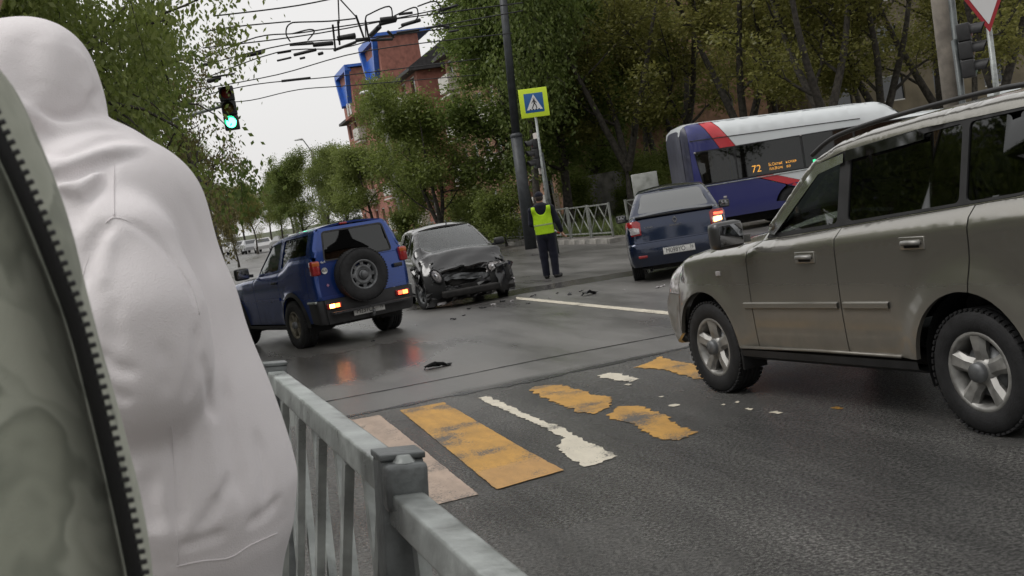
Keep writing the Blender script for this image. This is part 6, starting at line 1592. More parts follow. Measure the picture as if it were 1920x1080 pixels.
def cloth(name, col, var=.1, bump=.35, bscale=300, sheen=.3, fold=.0, fscale=9, rough=.9):
    m = mat(name, col, rough, var=var, scale=5, spec=.2); nt = m.node_tree; b = nt.nodes['Principled BSDF']; b.inputs['Sheen Weight'].default_value = sheen
    tc = nt.nodes['Texture Coordinate']; n1 = node(nt, 'ShaderNodeTexNoise'); n1.inputs['Scale'].default_value = bscale; nt.links.new(tc.outputs['Object'], n1.inputs['Vector'])
    bp = nt.nodes.new('ShaderNodeBump'); bp.inputs['Strength'].default_value = bump; bp.inputs['Distance'].default_value = .001; nt.links.new(n1.outputs[0], bp.inputs['Height'])
    if fold:
        n2 = node(nt, 'ShaderNodeTexNoise'); n2.inputs['Scale'].default_value = fscale; n2.inputs['Detail'].default_value = 2.5; n2.inputs['Distortion'].default_value = .6; nt.links.new(tc.outputs['Object'], n2.inputs['Vector'])
        b2 = nt.nodes.new('ShaderNodeBump'); b2.inputs['Strength'].default_value = fold; b2.inputs['Distance'].default_value = .02; nt.links.new(n2.outputs[0], b2.inputs['Height']); nt.links.new(bp.outputs[0], b2.inputs['Normal']); nt.links.new(b2.outputs[0], b.inputs['Normal'])
    else: nt.links.new(bp.outputs[0], b.inputs['Normal'])
    return m
M['skin'] = mat('skin', (.42, .24, .17), .5, var=.08, scale=20, spec=.4)
M['skin'].node_tree.nodes['Principled BSDF'].inputs['Subsurface Weight'].default_value = .15
M['skin'].node_tree.nodes['Principled BSDF'].inputs['Subsurface Radius'].default_value = (.01, .004, .002)
M['hoodie'] = cloth('white_fleece', (.75, .715, .725), .03, .8, 420, .2, .30, 5)
M['denim'] = cloth('dark_denim', (.03, .035, .05), .2, .5, 300, .2, .3, 8)
M['navy_cloth'] = cloth('navy_cloth', (.010, .011, .020), .2, .4, 200, .1, .5, 7)
M['vest'] = cloth('fluorescent_vest', (.42, .68, .02), .1, .3, 150, .0, .5, 9, .6)
M['shoe'] = mat('shoe_leather', (.012, .012, .012), .45, var=.2, scale=20)
M['hair'] = mat('hair_dark', (.03, .02, .015), .6, bump=.6, bscale=60)

# ------------------------------------------------------------------ figure in the white hoodie, leaning over a phone
Y1 = 1.95
def hp(px, py, dy=0.0): return D(px, py, Y1+dy)
pav = .15
man = empty('person', (hp(390, 1050)[0], Y1, pav), 0, 'person in a white hoodie with the hood up, seen from behind beside the railing', 'person')
MO = np.array(man.location)
def squash(P, y0, k):
    Q = P.copy(); Q[..., 1] = (Q[..., 1]-y0)*k; return Q
def pt2(px, py, dy=0.0, k=1.0):
    q = hp(px, py, 0); return np.array([q[0], dy, q[2]])
def torso_base(P):
    Q = squash(P, Y1, .70)
    c = [(205, 420), (262, 600), (328, 790), (372, 930), (382, 985)]; r = [.138, .143, .146, .146, .130]
    d = s_chain(Q, [pt2(*p) for p in c], r, .08)
    d = smin(d, s_ell(P, hp(200, 405), (.135, .215, .115)), .08)          # shoulders
    d = smin(d, s_cap(P, hp(180, 365, -.04), hp(100, 330, -.02), .085, .085), .06)   # neck root
    return d
def hood_base(P):
    d = s_ell(P, hp(8, 190), (.150, .135, .130)); d = smin(d, s_ell(P, hp(70, 130), (.078, .09, .078)), .04)
    d = smin(d, s_ell(P, hp(45, 250), (.125, .13, .10)), .05)
    d = smin(d, s_cap(P, hp(190, 292, -.02), hp(50, 325, -.06), .058, .070), .035)      # slack at the nape
    d = smin(d, s_cap(P, hp(226, 293, -.02), hp(216, 298, .08), .036, .040), .03)
    face = s_ell(P, hp(-115, 215, -.01), (.10, .088, .105)); return smax(d, -face, .03)
def sleeve_base(P):
    return s_chain(P, [hp(222, 478, -.18), hp(250, 600, -.205), hp(264, 695, -.205), hp(195, 706, -.13), hp(120, 650, -.03)], [.092, .100, .098, .074, .058], .04)
def far_sleeve(P): return s_chain(P, [hp(205, 440, .20), hp(200, 620, .23), hp(190, 740, .20), hp(110, 680, .10)], [.09, .085, .075, .055], .04)
def band(P):
    Q = squash(P, Y1, .70); return s_chain(Q, [pt2(382, 985), pt2(388, 1030), pt2(386, 1160)], [.122, .125, .124], .02)
def hoodie0(P):
    d = smin(torso_base(P), sleeve_base(P), .025); d = smin(d, far_sleeve(P), .05); d = smin(d, hood_base(P), .022); d = smin(d, band(P), .012); return d
def march(fn, px, py, t0=1.0, t1=2.4):
    d = ray(px, py); t = t0
    for i in range(80):
        p = np.array([0, 0, CAM_H])+d*t; v = float(fn(p[None, :].astype(np.float32))[0])
        if v < .0008: return p
        t += max(v*.7, .0006)
        if t > t1: return None
    return None
FOLDS = [  # pixel line, height (m), half width (m): ridges +, hollows -
    ([(272, 274), (215, 283), (165, 298), (110, 314), (55, 300), (0, 256)], .013, .013), ([(258, 292), (200, 300), (150, 322), (100, 336), (50, 326), (0, 285)], -.013, .010), ([(250, 258), (205, 258), (165, 272), (110, 290), (50, 275), (0, 228)], -.009, .009),
    ([(225, 240), (180, 232), (120, 240), (60, 215), (0, 165)], .008, .012), ([(212, 222), (180, 208), (150, 216), (105, 222), (55, 195)], -.007, .008), ([(192, 168), (172, 188), (178, 214)], -.007, .008),
    ([(60, 352), (120, 372), (145, 420)], -.012, .012), ([(90, 345), (150, 352), (200, 318)], .008, .012), ([(140, 440), (150, 400), (185, 345), (215, 305)], -.007, .009),
    ([(150, 560), (160, 500), (185, 440), (215, 412)], -.009, .010), ([(190, 545), (198, 490), (214, 432)], .005, .010),
    ([(215, 408), (270, 430), (320, 478), (358, 538), (374, 588)], -.007, .006), ([(372, 600), (368, 680), (350, 755)], -.005, .010),
    ([(180, 655), (215, 688), (258, 698)], -.006, .009), ([(172, 700), (208, 738), (250, 750)], -.006, .009), ([(300, 640), (318, 690), (312, 745)], -.003, .012), ([(215, 560), (212, 610), (224, 650)], -.003, .012),
    ([(345, 800), (335, 900), (332, 1010)], -.006, .011), ([(425, 700), (436, 820), (458, 950)], -.006, .013), ([(392, 760), (402, 860), (418, 960)], .004, .014), ([(380, 660), (392, 720), (398, 790)], -.005, .011), ([(480, 800), (498, 880), (500, 960)], -.004, .013), ([(440, 880), (405, 950), (370, 1000)], -.006, .010),
    ([(285, 880), (275, 940), (300, 1000)], -.006, .013), ([(462, 985), (500, 962), (530, 930)], -.006, .009), ([(425, 1000), (380, 1014), (332, 1030)], -.005, .009), ([(100, 60), (110, 120), (95, 180)], .004, .03), ([(60, 60), (40, 120), (60, 190)], -.004, .025), ([(140, 90), (165, 140), (160, 190)], .004, .015), ([(340, 360), (375, 430), (405, 520)], -.002, .02)]
_folds = []
for pl_, amp, wd in FOLDS:
    q = [march(hoodie0, *p) for p in smooth_poly(pl_, 3)]; q = [p for p in q if p is not None]
    if len(q) > 1: _folds.append((np.array(q, np.float32), amp*1.5, wd))
def fold_disp(P):
    sh = P.shape[:-1]; Q = P.reshape(-1, 3); out = np.zeros(len(Q), np.float32)
    for pl_, amp, wd in _folds:
        lo_, hi_ = pl_.min(0)-3*wd, pl_.max(0)+3*wd; m = ((Q > lo_) & (Q < hi_)).all(1)
        if not m.any(): continue
        S = Q[m]; best = np.full(len(S), 9., np.float32); n_ = len(pl_)
        for i in range(n_-1):
            a, b = pl_[i], pl_[i+1]; ba = b-a; t = np.clip(((S-a)@ba)/(ba@ba+1e-9), 0, 1); dd = np.linalg.norm(S-a-t[:, None]*ba, axis=1)
            e = np.minimum(1, np.minimum((i+t)/(.2*n_), (n_-1-i-t)/(.2*n_))+.05); best = np.minimum(best, np.sqrt(dd*dd)+(1-e)*wd*1.4)
        out[m] += amp*np.exp(-(best/wd)**2)
    return out.reshape(sh)
def hoodie(P): return hoodie0(P)-fold_disp(P)
lo_ = np.array([hp(-190, 500)[0]-.25, Y1-.42, hp(400, 1160)[2]-.02]); hi_ = np.array([hp(545, 800)[0]+.06, Y1+.42, hp(60, 20)[2]+.06])
hd = sdf_obj('hoodie', hoodie, lo_, hi_, .0055, M['hoodie'], None, 1); hd.parent = man; hd.matrix_parent_inverse = Matrix.Translation(tuple(-MO))
def seam(pix, r, name, fn, parent, origin, mt):
    q = [march(fn, *p) for p in smooth_poly(pix, 5)]; q = [p for p in q if p is not None]
    m = MB(); m.tube([tuple(p-origin) for p in q], r, 6); o = m.build(name, mt, parent); return o
sm_ = [([(148, 560), (160, 500), (185, 440), (215, 408), (270, 432), (320, 480), (360, 540), (374, 590)], .0012), ([(322, 800), (328, 900), (332, 1000), (334, 1060)], .0009), ([(215, 300), (213, 350), (214, 405)], .0008), ([(332, 1062), (380, 1052), (430, 1046), (470, 1022), (520, 1000)], .0012)]
for pix, r in sm_:
    o = seam(pix, r, 'seam', hoodie, hd, np.zeros(3), M['hoodie'])
# body inside: head turned left and down, neck, trunk, arms with hands closed on a phone
def hand_sdf(P, w, fwd, side, up):
    d = s_cap(P, w, w+fwd*.055, .030, .036); k = None
    for i, (o, L_) in enumerate(((-.030, .070), (-.010, .080), (.012, .075), (.030, .058))):
        b = w+fwd*.075+side*o; m1 = b+fwd*L_*.42-up*.012; m2 = m1+fwd*L_*.18-up*L_*.32; m3 = m2-fwd*L_*.12-up*L_*.26
        q = s_chain(P, [b, m1, m2, m3], [.010, .0095, .009, .0085], .004); d = smin(d, q, .006)
    b = w+fwd*.025-side*.038; q = s_chain(P, [b, b+fwd*.035-side*.018-up*.012, b+fwd*.06-side*.006-up*.03], [.013, .011, .010], .004); return smin(d, q, .008)
HW = hp(194, 704, -.145)
def man_body(P):
    hc = hp(5, 190); d = s_ell(P, hc, (.098, .078, .115)); d = smin(d, s_ell(P, hc+np.array([-.035, 0, -.06]), (.06, .058, .06)), .04)
    d = smin(d, s_cap(P, hc+np.array([-.095, 0, .01]), hc+np.array([-.118, 0, -.028]), .012, .017), .015)      # nose
    for sy in (-1, 1):
        d = smin(d, s_ell(P, hc+np.array([.0, sy*.078, -.01]), (.022, .012, .034)), .01); d = smax(d, -s_ell(P, hc+np.array([-.094, sy*.032, .012]), (.016, .018, .012)), .012)
    d = smax(d, -s_ell(P, hc+np.array([-.098, 0, -.066]), (.012, .028, .005)), .006)
    d = smin(d, s_cap(P, hc+np.array([.02, 0, -.08]), hp(200, 380), .058, .065), .04)
    Q = squash(P, Y1, .66); d = smin(d, s_chain(Q, [pt2(225, 430), pt2(300, 640), pt2(360, 850), pt2(395, 1000)], [.11, .115, .105, .11], .06), .05)
    d = smin(d, s_chain(P, [hp(215, 455, -.20), hp(255, 700, -.205), HW], [.058, .045, .030], .03), .04)
    d = smin(d, s_chain(P, [hp(205, 440, .20), hp(195, 725, .20), hp(95, 680, .08)], [.055, .042, .03], .03), .04)
    fw = np.array([-.75, .35, .35]); fw /= np.linalg.norm(fw); up_ = np.array([.3, -.15, .9]); sd = np.cross(fw, up_); sd /= np.linalg.norm(sd); up_ = np.cross(sd, fw)
    d = smin(d, hand_sdf(P, HW, fw, sd, up_), .012)
    d = smin(d, hand_sdf(P, hp(95, 680, .08), np.array([-.85, -.25, .4]), np.array([.2, -.9, 0.]), np.array([.4, 0, .9])), .012)
    return d
bd = sdf_obj('body', man_body, lo_, hi_, .007, M['skin'], None, 1); bd.parent = man; bd.matrix_parent_inverse = Matrix.Translation(tuple(-MO))
hipc = hp(398, 1050)
def legs(P):
    L1 = np.array([hipc[0]-.02, Y1-.10, hipc[2]-.02]); d = None
    for sy in (-1, 1):
        q = s_chain(P, [np.array([hipc[0]-.01, Y1+sy*.09, hipc[2]-.05]), np.array([hipc[0]-.03, Y1+sy*.10, pav+.50]), np.array([hipc[0]+.02, Y1+sy*.11, pav+.07])], [.098, .072, .060], .04); d = q if d is None else smin(d, q, .03)
    return d
tr = sdf_obj('trousers', legs, (hipc[0]-.3, Y1-.35, pav+.02), (hipc[0]+.3, Y1+.35, hipc[2]+.16), .014, M['denim'], None, 2); tr.parent = man; tr.matrix_parent_inverse = Matrix.Translation(tuple(-MO))
for sy in (-1, 1):
    fx = hipc[0]+.02; fn = lambda P: smax(smin(s_cap(P, (fx+.02, Y1+sy*.11, pav+.045), (fx-.17, Y1+sy*.12, pav+.035), .045, .042), s_cap(P, (fx, Y1+sy*.11, pav+.06), (fx, Y1+sy*.11, pav+.10), .05, .048), .03), pav-P[..., 2], .005)
    o = sdf_obj('shoe', fn, (fx-.26, Y1-.3, pav-.02), (fx+.12, Y1+.3, pav+.18), .009, M['shoe'], None, 1); o.parent = man; o.matrix_parent_inverse = Matrix.Translation(tuple(-MO))
ph = MB(); ph.box((0, 0, 0), (.012, .075, .15), bev=.004); pho = ph.build('phone', mat('phone_black', (.01, .01, .012), .2), None); pc = HW+np.array([-.10, .06, .05]); pho.location = tuple(pc); pho.rotation_euler = (0, R(-35), R(20)); tag(pho, 'black phone held by the figure in the white hoodie', 'phone')

# ------------------------------------------------------------------ figure in a camouflage jacket, right beside the viewer
Y2 = .62
def cp(px, py, dy=0.0): return D(px, py, Y2+dy)
pal = empty('person', (cp(-300, 900)[0], Y2+.12, pav), 0, 'person in a grey-green camouflage jacket with a black zip, close beside the white hoodie', 'person')
PO = np.array(pal.location)
edge_px = [(-40, 150), (0, 232), (60, 360), (112, 485), (158, 610), (198, 760), (236, 920), (270, 1080), (300, 1240)]
def camo_sdf(P):
    Rr = .17; c = []
    for (x, y) in edge_px: c.append(cp(x-Rr/Y2*CAM_F*.985, y, .10))
    c = [c[0], c[2], c[4], c[6], c[7], c[8]]
    low = np.array([c[-1][0]+.02, c[-1][1]+.02, pav+.78])
    d = s_chain(P, c+[low], [Rr*.8, Rr, Rr, Rr, Rr, Rr, Rr*1.05], .05)
    sh = np.array([c[1][0]-.02, c[1][1]+.0, c[1][2]-.16])
    for s_, dx in ((-1, -.20), (1, .10)): d = smin(d, s_chain(P, [sh+np.array([-.06, .20*s_+.03, .02]), sh+np.array([-.06, .24*s_+.03, -.32]), sh+np.array([-.20, .22*s_+.03, -.52])], [.085, .07, .055], .03), .06) if s_ > 0 else d
    return d
def camo_mat():
    m = cloth('camouflage_cloth', (.1, .1, .08), .1, .4, 500, .15, .25, 6); nt = m.node_tree; b = nt.nodes['Principled BSDF']; L = nt.links.new
    tc = nt.nodes['Texture Coordinate']; n1 = node(nt, 'ShaderNodeTexNoise'); n1.inputs['Scale'].default_value = 10; n1.inputs['Detail'].default_value = 3; n1.inputs['Distortion'].default_value = .35; L(tc.outputs['Object'], n1.inputs['Vector'])
    rp = nt.nodes.new('ShaderNodeValToRGB'); E_ = rp.color_ramp.elements; E_[0].position = .34; E_[0].color = (.24, .255, .205, 1); E_[1].position = .64; E_[1].color = (.42, .435, .36, 1)
    for p_, c_ in ((.42, (.32, .335, .27, 1)), (.50, (.24, .255, .205, 1)), (.54, (.39, .405, .335, 1)), (.60, (.35, .365, .30, 1))): e = E_.new(p_); e.color = c_
    rp.color_ramp.interpolation = 'EASE'; L(n1.outputs[0], rp.inputs[0]); L(rp.outputs[0], b.inputs['Base Color']); return m
M['camo'] = camo_mat()
clo = np.array([PO[0]-.45, Y2-.15, pav+.70]); chi = np.array([cp(300, 1240)[0]+.08, Y2+.55, cp(0, 150)[2]+.10])
cj = sdf_obj('jacket', camo_sdf, clo, chi, .008, M['camo'], None, 2); cj.parent = pal; cj.matrix_parent_inverse = Matrix.Translation(tuple(-PO))
# zip: tape along the open edge with moulded teeth
ep = smooth_poly(edge_px, 10); tape = []; inner = []
for (x, y) in ep:
    e = cp(x, y, .045); tape.append(e)
    q = march(camo_sdf, x-27, y, .3, 1.2); q = cp(x-27, y, -.0) if q is None else q
    dd = (np.array([0, 0, CAM_H])-q); q = q+dd/np.linalg.norm(dd)*.003; inner.append(q)
m = MB(); n_ = len(ep); mid = [(a+b)/2+np.array([0, -.006, 0]) for a, b in zip(tape, inner)]
m.add([tuple(p-PO) for p in inner]+[tuple(p-PO) for p in mid]+[tuple(p-PO) for p in tape], [(i, i+1, n_+i+1, n_+i) for i in range(n_-1)]+[(n_+i, n_+i+1, 2*n_+i+1, 2*n_+i) for i in range(n_-1)], True)
zt = m.build('zip_tape', mat('zip_black', (.008, .008, .009), .8), pal); md = zt.modifiers.new('thickness', 'SOLIDIFY'); md.thickness = .0016
acc = [0.0]
for a, b in zip(tape[:-1], tape[1:]): acc.append(acc[-1]+np.linalg.norm(b-a))
k = 0; s_ = .002; tm = MB(); tm.box((.0012, 0, 0), (.0046, .0026, .0030), bev=.0007); tme = tm.mesh('zip_tooth'); tme.materials.append(M['ink'])
while s_ < acc[-1]-.004:
    while acc[k+1] < s_: k += 1
    t = (s_-acc[k])/(acc[k+1]-acc[k]); p = tape[k]+(tape[k+1]-tape[k])*t; dr = (tape[k+1]-tape[k]); a = math.atan2(dr[0], -dr[2])
    o = link(bpy.data.objects.new('zip_tooth', tme), zt); o.location = tuple(p-PO); o.rotation_euler = (0, -a, 0); s_ += .0062
hcn = cp(-345, -235, .10)
def pal_body(P):
    d = s_ell(P, hcn, (.10, .082, .12)); d = smin(d, s_ell(P, hcn+np.array([.03, 0, -.065]), (.06, .058, .06)), .04); d = smin(d, s_cap(P, hcn+np.array([.095, 0, 0]), hcn+np.array([.115, 0, -.03]), .012, .016), .015)
    for sy in (-1, 1): d = smin(d, s_ell(P, hcn+np.array([0, sy*.08, -.01]), (.022, .012, .034)), .01); d = smax(d, -s_ell(P, hcn+np.array([.094, sy*.032, .012]), (.016, .018, .012)), .012)
    d = smax(d, -s_ell(P, hcn+np.array([.10, 0, -.066]), (.012, .028, .005)), .006)
    nk = cp(-420, 330, .10); d = smin(d, s_chain(P, [hcn+np.array([-.02, 0, -.06]), nk, np.array([nk[0], nk[1], pav+.95])], [.055, .07, .11], .05), .04); return d
o = sdf_obj('body', pal_body, (hcn[0]-.3, Y2-.2, pav+.85), (hcn[0]+.3, Y2+.5, hcn[2]+.2), .010, M['skin'], None, 1); o.parent = pal; o.matrix_parent_inverse = Matrix.Translation(tuple(-PO))
o = sdf_obj('cap', lambda P: smax(smin(s_ell(P, hcn+np.array([-.005, 0, .03]), (.112, .095, .112)), s_ell(P, hcn+np.array([.10, 0, .045]), (.07, .07, .012)), .02), (hcn[2]+.03)-P[..., 2], .004), (hcn[0]-.2, Y2-.2, hcn[2]-.02), (hcn[0]+.25, Y2+.4, hcn[2]+.2), .008, mat('cap_brown', (.02, .012, .012), .8), None, 1); o.parent = pal; o.matrix_parent_inverse = Matrix.Translation(tuple(-PO))
lg = cp(300, 1240, .12)
def legs2(P):
    d = None
    for sy in (-1, 1):
        q = s_chain(P, [np.array([lg[0]-.17, Y2+.12+sy*.09, pav+.86]), np.array([lg[0]-.17, Y2+.12+sy*.10, pav+.48]), np.array([lg[0]-.2, Y2+.12+sy*.11, pav+.07])], [.12, .078, .062], .04); d = q if d is None else smin(d, q, .03)
    return d
o = sdf_obj('trousers', legs2, (lg[0]-.45, Y2-.3, pav+.02), (lg[0]+.2, Y2+.5, pav+1.02), .015, M['denim'], None, 1); o.parent = pal; o.matrix_parent_inverse = Matrix.Translation(tuple(-PO))
for sy in (-1, 1):
    fx = lg[0]-.2; fy = Y2+.12+sy*.11; fn = lambda P: smax(smin(s_cap(P, (fx-.03, fy, pav+.045), (fx+.17, fy, pav+.035), .045, .042), s_cap(P, (fx, fy, pav+.06), (fx, fy, pav+.10), .05, .048), .03), pav-P[..., 2], .005)
    o = sdf_obj('shoe', fn, (fx-.14, fy-.1, pav-.02), (fx+.28, fy+.1, pav+.18), .009, M['shoe'], None, 1); o.parent = pal; o.matrix_parent_inverse = Matrix.Translation(tuple(-PO))

# ------------------------------------------------------------------ traffic officer, back turned, baton in the right hand
og = G(1036, 521)
off = empty('person', tuple(og), R(-6), 'traffic officer in dark uniform and fluorescent yellow vest, seen from behind', 'person')
A3 = lambda *p: np.array(p, np.float32)
def of_torso(P):
    Q = P.copy(); Q[..., 1] = Q[..., 1]*1.45
    d = s_chain(Q, [A3(0, 0, .92), A3(0, 0, 1.15), A3(-.01, 0, 1.40)], [.185, .185, .195], .06); d = smin(d, s_ell(P, A3(-.01, 0, 1.46), (.235, .12, .085)), .06); return smin(d, s_cap(P, A3(-.01, 0, 1.5), A3(-.01, .01, 1.57), .07, .06), .03)
RH = A3(.34, .07, .90)
def of_jacket(P):
    d = of_torso(P); d = smin(d, s_chain(P, [A3(.20, 0, 1.45), A3(.285, -.01, 1.17), A3(.335, .05, .96)], [.075, .062, .048], .03), .035)
    d = smin(d, s_chain(P, [A3(-.22, 0, 1.45), A3(-.255, .02, 1.18), A3(-.13, .22, 1.08)], [.075, .062, .048], .03), .035)
    d = smin(d, s_ell(P, A3(-.01, -.05, 1.53), (.13, .085, .055)), .03); return d
def of_legs(P):
    d = None
    for sx, f in ((-1, 0.0), (1, .04)):
        q = s_chain(P, [A3(sx*.09, 0, .90), A3(sx*.105, .005, .48), A3(sx*.10-.01, -f, .06)], [.115, .088, .075], .03); d = q if d is None else smin(d, q, .03)
    return d
def of_body(P):
    hc = A3(-.012, .02, 1.70); d = s_ell(P, hc, (.078, .098, .118)); d = smin(d, s_cap(P, hc+A3(0, .09, .01), hc+A3(0, .115, -.03), .012, .016), .015); d = smin(d, s_ell(P, hc+A3(0, .035, -.06), (.055, .06, .055)), .03)
    for sx in (-1, 1): d = smin(d, s_ell(P, hc+A3(sx*.078, 0, -.01), (.012, .022, .032)), .01); d = smax(d, -s_ell(P, hc+A3(sx*.032, .094, .01), (.018, .016, .012)), .012)
    d = smin(d, s_cap(P, hc+A3(0, -.01, -.08), A3(0, 0, 1.42), .055, .06), .03); d = smin(d, s_chain(P, [A3(0, 0, 1.40), A3(0, 0, .95)], [.11, .12], .03), .05)
    d = smin(d, s_chain(P, [A3(.19, 0, 1.42), A3(.285, 0, 1.17), RH], [.05, .04, .026], .02), .03); d = smin(d, s_chain(P, [A3(-.19, 0, 1.42), A3(-.25, .02, 1.18), A3(-.10, .24, 1.07)], [.05, .04, .026], .02), .03)
    for sx in (-1, 1): d = smin(d, s_chain(P, [A3(sx*.09, 0, .9), A3(sx*.10, 0, .48), A3(sx*.10, 0, .1)], [.09, .06, .045], .02), .03)
    d = smin(d, hand_sdf(P, RH, np.array([.35, .35, -.85]), np.array([-.3, .9, .2]), np.array([-.9, -.1, -.3])), .01); d = smin(d, hand_sdf(P, A3(-.10, .24, 1.07), np.array([.95, .2, .1]), np.array([0, 0, 1.]), np.array([.1, -1., 0])), .01); return d
B0, B1 = (-.45, -.35, -.02), (.55, .5, 1.95)
sdf_obj('body', of_body, B0, B1, .0095, M['skin'], off, 1)
sdf_obj('jacket', of_jacket, (-.45, -.3, .75), (.5, .5, 1.65), .011, M['navy_cloth'], off, 1)
sdf_obj('trousers', of_legs, (-.35, -.3, .05), (.35, .3, 1.0), .012, M['navy_cloth'], off, 1)
def vest(P):
    d = of_torso(P)-.018; d = smax(d, .93-P[..., 2], .01); d = smax(d, P[..., 2]-1.52, .01)
    d = smax(d, np.abs(P[..., 0]+.01)-.205, .01)
    neck = s_ell(P, A3(-.01, -.13, 1.50), (.12, .16, .16)); d = smax(d, -neck, .015); return d
sdf_obj('vest', vest, (-.4, -.3, .85), (.4, .3, 1.6), .010, M['vest'], off, 1)
def strips(P): d = of_torso(P)-.0205; return smax(smax(d, np.abs(P[..., 2]-1.13)-.022, .004), np.abs(P[..., 0]+.01)-.204, .004)
sdf_obj('reflective_band', strips, (-.4, -.3, 1.05), (.4, .3, 1.22), .009, mat('reflective_grey', (.33, .42, .16), .4), off, 1)
sdf_obj('cap', lambda P: smax(smin(s_ell(P, A3(-.012, .02, 1.735), (.092, .112, .095)), s_ell(P, A3(-.012, .12, 1.745), (.07, .07, .012)), .02), 1.725-P[..., 2], .004), (-.2, -.2, 1.68), (.2, .3, 1.9), .008, M['navy_cloth'], off, 1)
sdf_obj('hair', lambda P: smax(s_ell(P, A3(-.012, .008, 1.71), (.084, .098, .115)), smax(1.625-P[..., 2], P[..., 1]-.055, .01), .01), (-.2, -.2, 1.58), (.2, .2, 1.86), .008, M['hair'], off, 1)
for sx, f in ((-1, 0.0), (1, .04)):
    sdf_obj('boot', lambda P: smax(smin(s_cap(P, A3(sx*.10-.01+(.05 if sx > 0 else 0)*0, -f-.03, .045), A3(sx*.115+(.06 if sx > 0 else 0), .13-f, .04), .048, .044), s_cap(P, A3(sx*.10-.01, -f, .06), A3(sx*.10-.01, -f, .14), .055, .055), .03), -P[..., 2], .004), (-.3, -.25, -.02), (.35, .3, .24), .009, M['shoe'], off, 1)
# striped baton
cz, sz_ = math.cos(R(-6)), math.sin(R(-6)); rh = RH+A3(.02, .03, -.06); hw = np.array([og[0]+rh[0]*cz-rh[1]*sz_, og[1]+rh[0]*sz_+rh[1]*cz, og[2]+rh[2]])
bt = empty('baton', tuple(hw), 0, 'black and white striped traffic baton held by the officer', 'baton'); dv = Vector((-.75, -.35, .62)).normalized()
for i in range(6):
    a = dv*(-.06+.075*i); b = dv*(-.06+.075*(i+1)); m = MB(); m.tube([a, b], .016 if i else .013, 10); m.build('stripe' if i else 'grip', [M['ink'], M['sign_white'], M['lit_red'] if False else mat('baton_red', (.5, .04, .03), .4)][0 if i == 0 else (1 if i % 2 else 2)], bt)

# ------------------------------------------------------------------ driver of the silver car, hands on the wheel
drv = empty('person', (3.18879, 6.40107, 0), R(111.864), 'driver in a pale grey top behind the wheel of the silver off-road car', 'person')
def drv_top(P):
    Q = P.copy(); Q[..., 1] = (Q[..., 1]-.36)*.8
    d = s_chain(Q, [A3(.82, 0, .74), A3(.74, 0, 1.05), A3(.72, 0, 1.20)], [.14, .14, .135], .06); d = smin(d, s_ell(P, A3(.72, .36, 1.24), (.11, .20, .07)), .06)
    for sy in (-1, 1): d = smin(d, s_chain(P, [A3(.74, .36+sy*.19, 1.22), A3(.98, .36+sy*.24, 1.00), A3(1.30, .36+sy*.17, 1.04)], [.068, .055, .040], .03), .03)
    return d
def drv_body(P):
    hc = A3(.75, .36, 1.43); d = s_ell(P, hc, (.098, .078, .118)); d = smin(d, s_cap(P, hc+A3(.09, 0, .01), hc+A3(.112, 0, -.03), .012, .016), .015); d = smin(d, s_ell(P, hc+A3(.035, 0, -.06), (.06, .055, .055)), .03)
    for sy in (-1, 1):
        d = smin(d, s_ell(P, hc+A3(0, sy*.078, -.01), (.022, .012, .032)), .01); d = smax(d, -s_ell(P, hc+A3(.094, sy*.032, .01), (.016, .018, .012)), .012)
        w = A3(1.30, .36+sy*.17, 1.04); d = smin(d, s_chain(P, [A3(.74, .36+sy*.17, 1.2), A3(.98, .36+sy*.24, 1.0), w], [.045, .04, .026], .02), .03)
        d = smin(d, hand_sdf(P, w, np.array([.93, -.1*sy, .33]), np.array([.0, 1., .1]), np.array([-.3, 0, .95])), .01)
    d = smin(d, s_chain(P, [hc+A3(-.01, 0, -.08), A3(.73, .36, 1.2), A3(.82, .36, .8)], [.055, .08, .11], .03), .03)
    for sy in (-1, 1): d = smin(d, s_chain(P, [A3(.85, .36+sy*.09, .72), A3(1.27, .36+sy*.11, .76), A3(1.45, .36+sy*.11, .50)], [.085, .06, .045], .03), .04)
    return d
sdf_obj('body', drv_body, (.55, -.05, .42), (1.6, .80, 1.65), .0095, M['skin'], drv, 1)
sdf_obj('pullover', drv_top, (.5, -.05, .58), (1.45, .80, 1.42), .011, cloth('grey_knit', (.30, .32, .30), .1, .4, 200, .1, .4, 8), drv, 1)
sdf_obj('trousers', lambda P: smin(s_chain(P, [A3(.84, .27, .72), A3(1.27, .25, .76), A3(1.45, .25, .46)], [.105, .078, .062], .03), s_chain(P, [A3(.84, .45, .72), A3(1.27, .47, .76), A3(1.45, .47, .46)], [.105, .078, .062], .03), .03), (.6, .05, .40), (1.6, .65, .95), .012, M['denim'], drv, 1)
sdf_obj('hair', lambda P: smax(s_ell(P, A3(.738, .36, 1.445), (.10, .084, .118)), smax(1.40-P[..., 2], P[..., 0]-.80, .01), .01), (.6, .2, 1.36), (.9, .5, 1.6), .009, M['hair'], drv, 1)
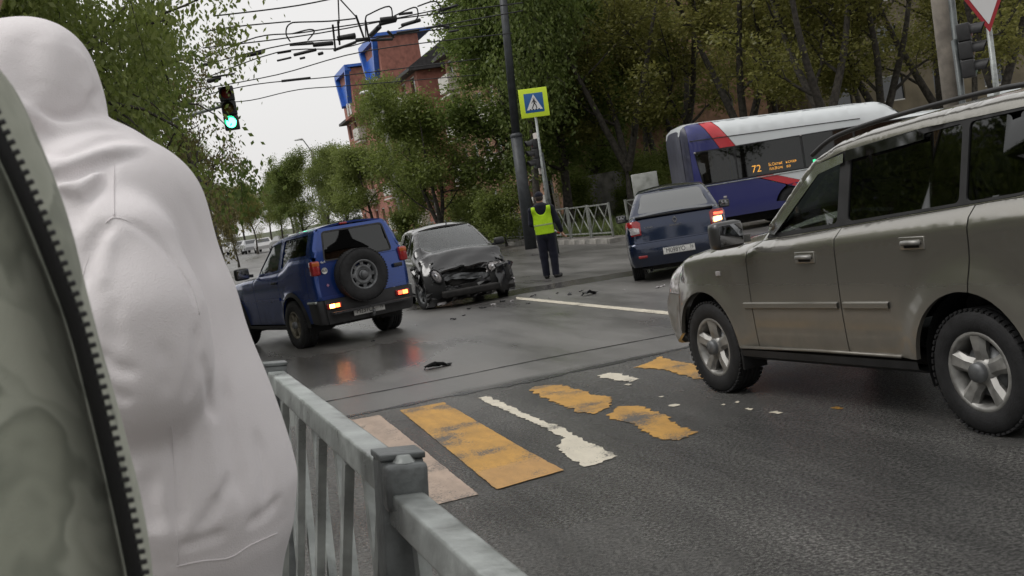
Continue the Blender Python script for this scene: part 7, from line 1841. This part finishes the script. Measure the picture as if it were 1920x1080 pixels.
# ================================================================== debris on the road, parked cars far away
rgd = random.Random(8)
DEB = [(822, 689, .30, 1), (905, 578, .12, 0), (880, 580, .10, 0), (942, 566, .16, 0), (1000, 556, .10, 1), (1068, 553, .14, 0), (1105, 553, .26, 1), (1045, 551, .08, 0), (870, 592, .07, 0), (990, 570, .07, 0), (850, 600, .10, 0), (925, 572, .08, 2), (960, 565, .09, 2), (1170, 545, .05, 2), (1235, 540, .10, 2), (1245, 537, .07, 2), (1090, 547, .08, 0), (780, 610, .07, 2), (700, 640, .06, 0), (1030, 560, .05, 2)]
for i, (x, y, sz, kd) in enumerate(DEB):
    p = G(x, y); a = rgd.uniform(0, 6.28); ca, sa = math.cos(a) if kd != 1 else .95, math.sin(a) if kd != 1 else .3
    o = crumple('wreck_fragment', 6, 4, lambda u, v: ((u-.5)*sz*ca-(v-.5)*sz*.45*sa, (u-.5)*sz*sa+(v-.5)*sz*.45*ca, sz*.10+.06*sz*math.sin(5*u+i)+.05*sz*math.cos(4*v)), M['plastic'] if kd < 2 else M['clearlens'], sz*.05, 50+i, None)
    o.location = (p[0], p[1], p[2]+.006); tag(o, ['small black plastic fragment lying on the wet road near the wreck', 'large jagged strip of black bumper lying on the wet road', 'glinting lamp glass fragment lying on the wet road'][kd], 'debris', 'fragments from the crash on the road')
def small_car(col, label):
    root = empty('parked_car', (0, 0, 0), 0, label, 'car', 'cars parked far down the street')
    P = [(-2.1, .35), (-2.15, .75), (-1.9, .92), (-1.35, .98), (-.85, 1.42), (.45, 1.45), (1.05, 1.0), (1.9, .88), (2.1, .68), (2.1, .35)]
    m = MB(); vs = [(x, y*(.82 if z < 1.1 else .62), z) for y in (-1, 1) for x, z in P]; n = len(P)
    m.add(vs, [tuple(range(n)), tuple(range(n, 2*n))]+[(i, (i+1) % n, n+(i+1) % n, n+i) for i in range(n)]); m.build('body', mat('parked_paint', col, .3, coat=.5), root)
    for sy in (-1, 1):
        g = MB(); g.add([(-1.15, sy*.75, 1.04), (-.8, sy*.645, 1.36), (.4, sy*.645, 1.38), (.85, sy*.75, 1.04)], [(0, 1, 2, 3)]); g.build('side_window', M['win_dark'], root)
        for x in (-1.35, 1.35):
            w = MB(); w.lathe([(.18, -.1), (.31, -.1), (.32, 0), (.31, .1), (.18, .1), (.05, .08)], 14, 'y', (x, sy*.76, .31)); w.build('wheel', M['rubber'], root)
    g = MB(); g.add([(1.02, -.6, 1.04), (1.02, .6, 1.04), (.50, .55, 1.41), (.50, -.55, 1.41)], [(0, 1, 2, 3)]); g.build('windshield', M['win_dark'], root)
    return root
for i, (s_, n_, col, lb) in enumerate([(118, 9.0, (.5, .5, .5), 'white car parked far down the street under the trees'), (125, 8.2, (.30, .31, .32), 'grey car parked far down the street under the trees'), (132, 7.4, (.45, .46, .47), 'pale silver car parked far down the street'), (112, 10.5, (.2, .2, .21), 'dark grey car parked far down the street'), (140, 6.2, (.55, .55, .54), 'white car standing farthest away down the street'), (104, 11.2, (.5, .51, .5), 'white car parked beside the far kerb past the blue off-road car')]):
    c_ = small_car(col, lb); p = snp(s_, n_); c_.location = p; c_.rotation_euler = (0, 0, R(-74+i*4))
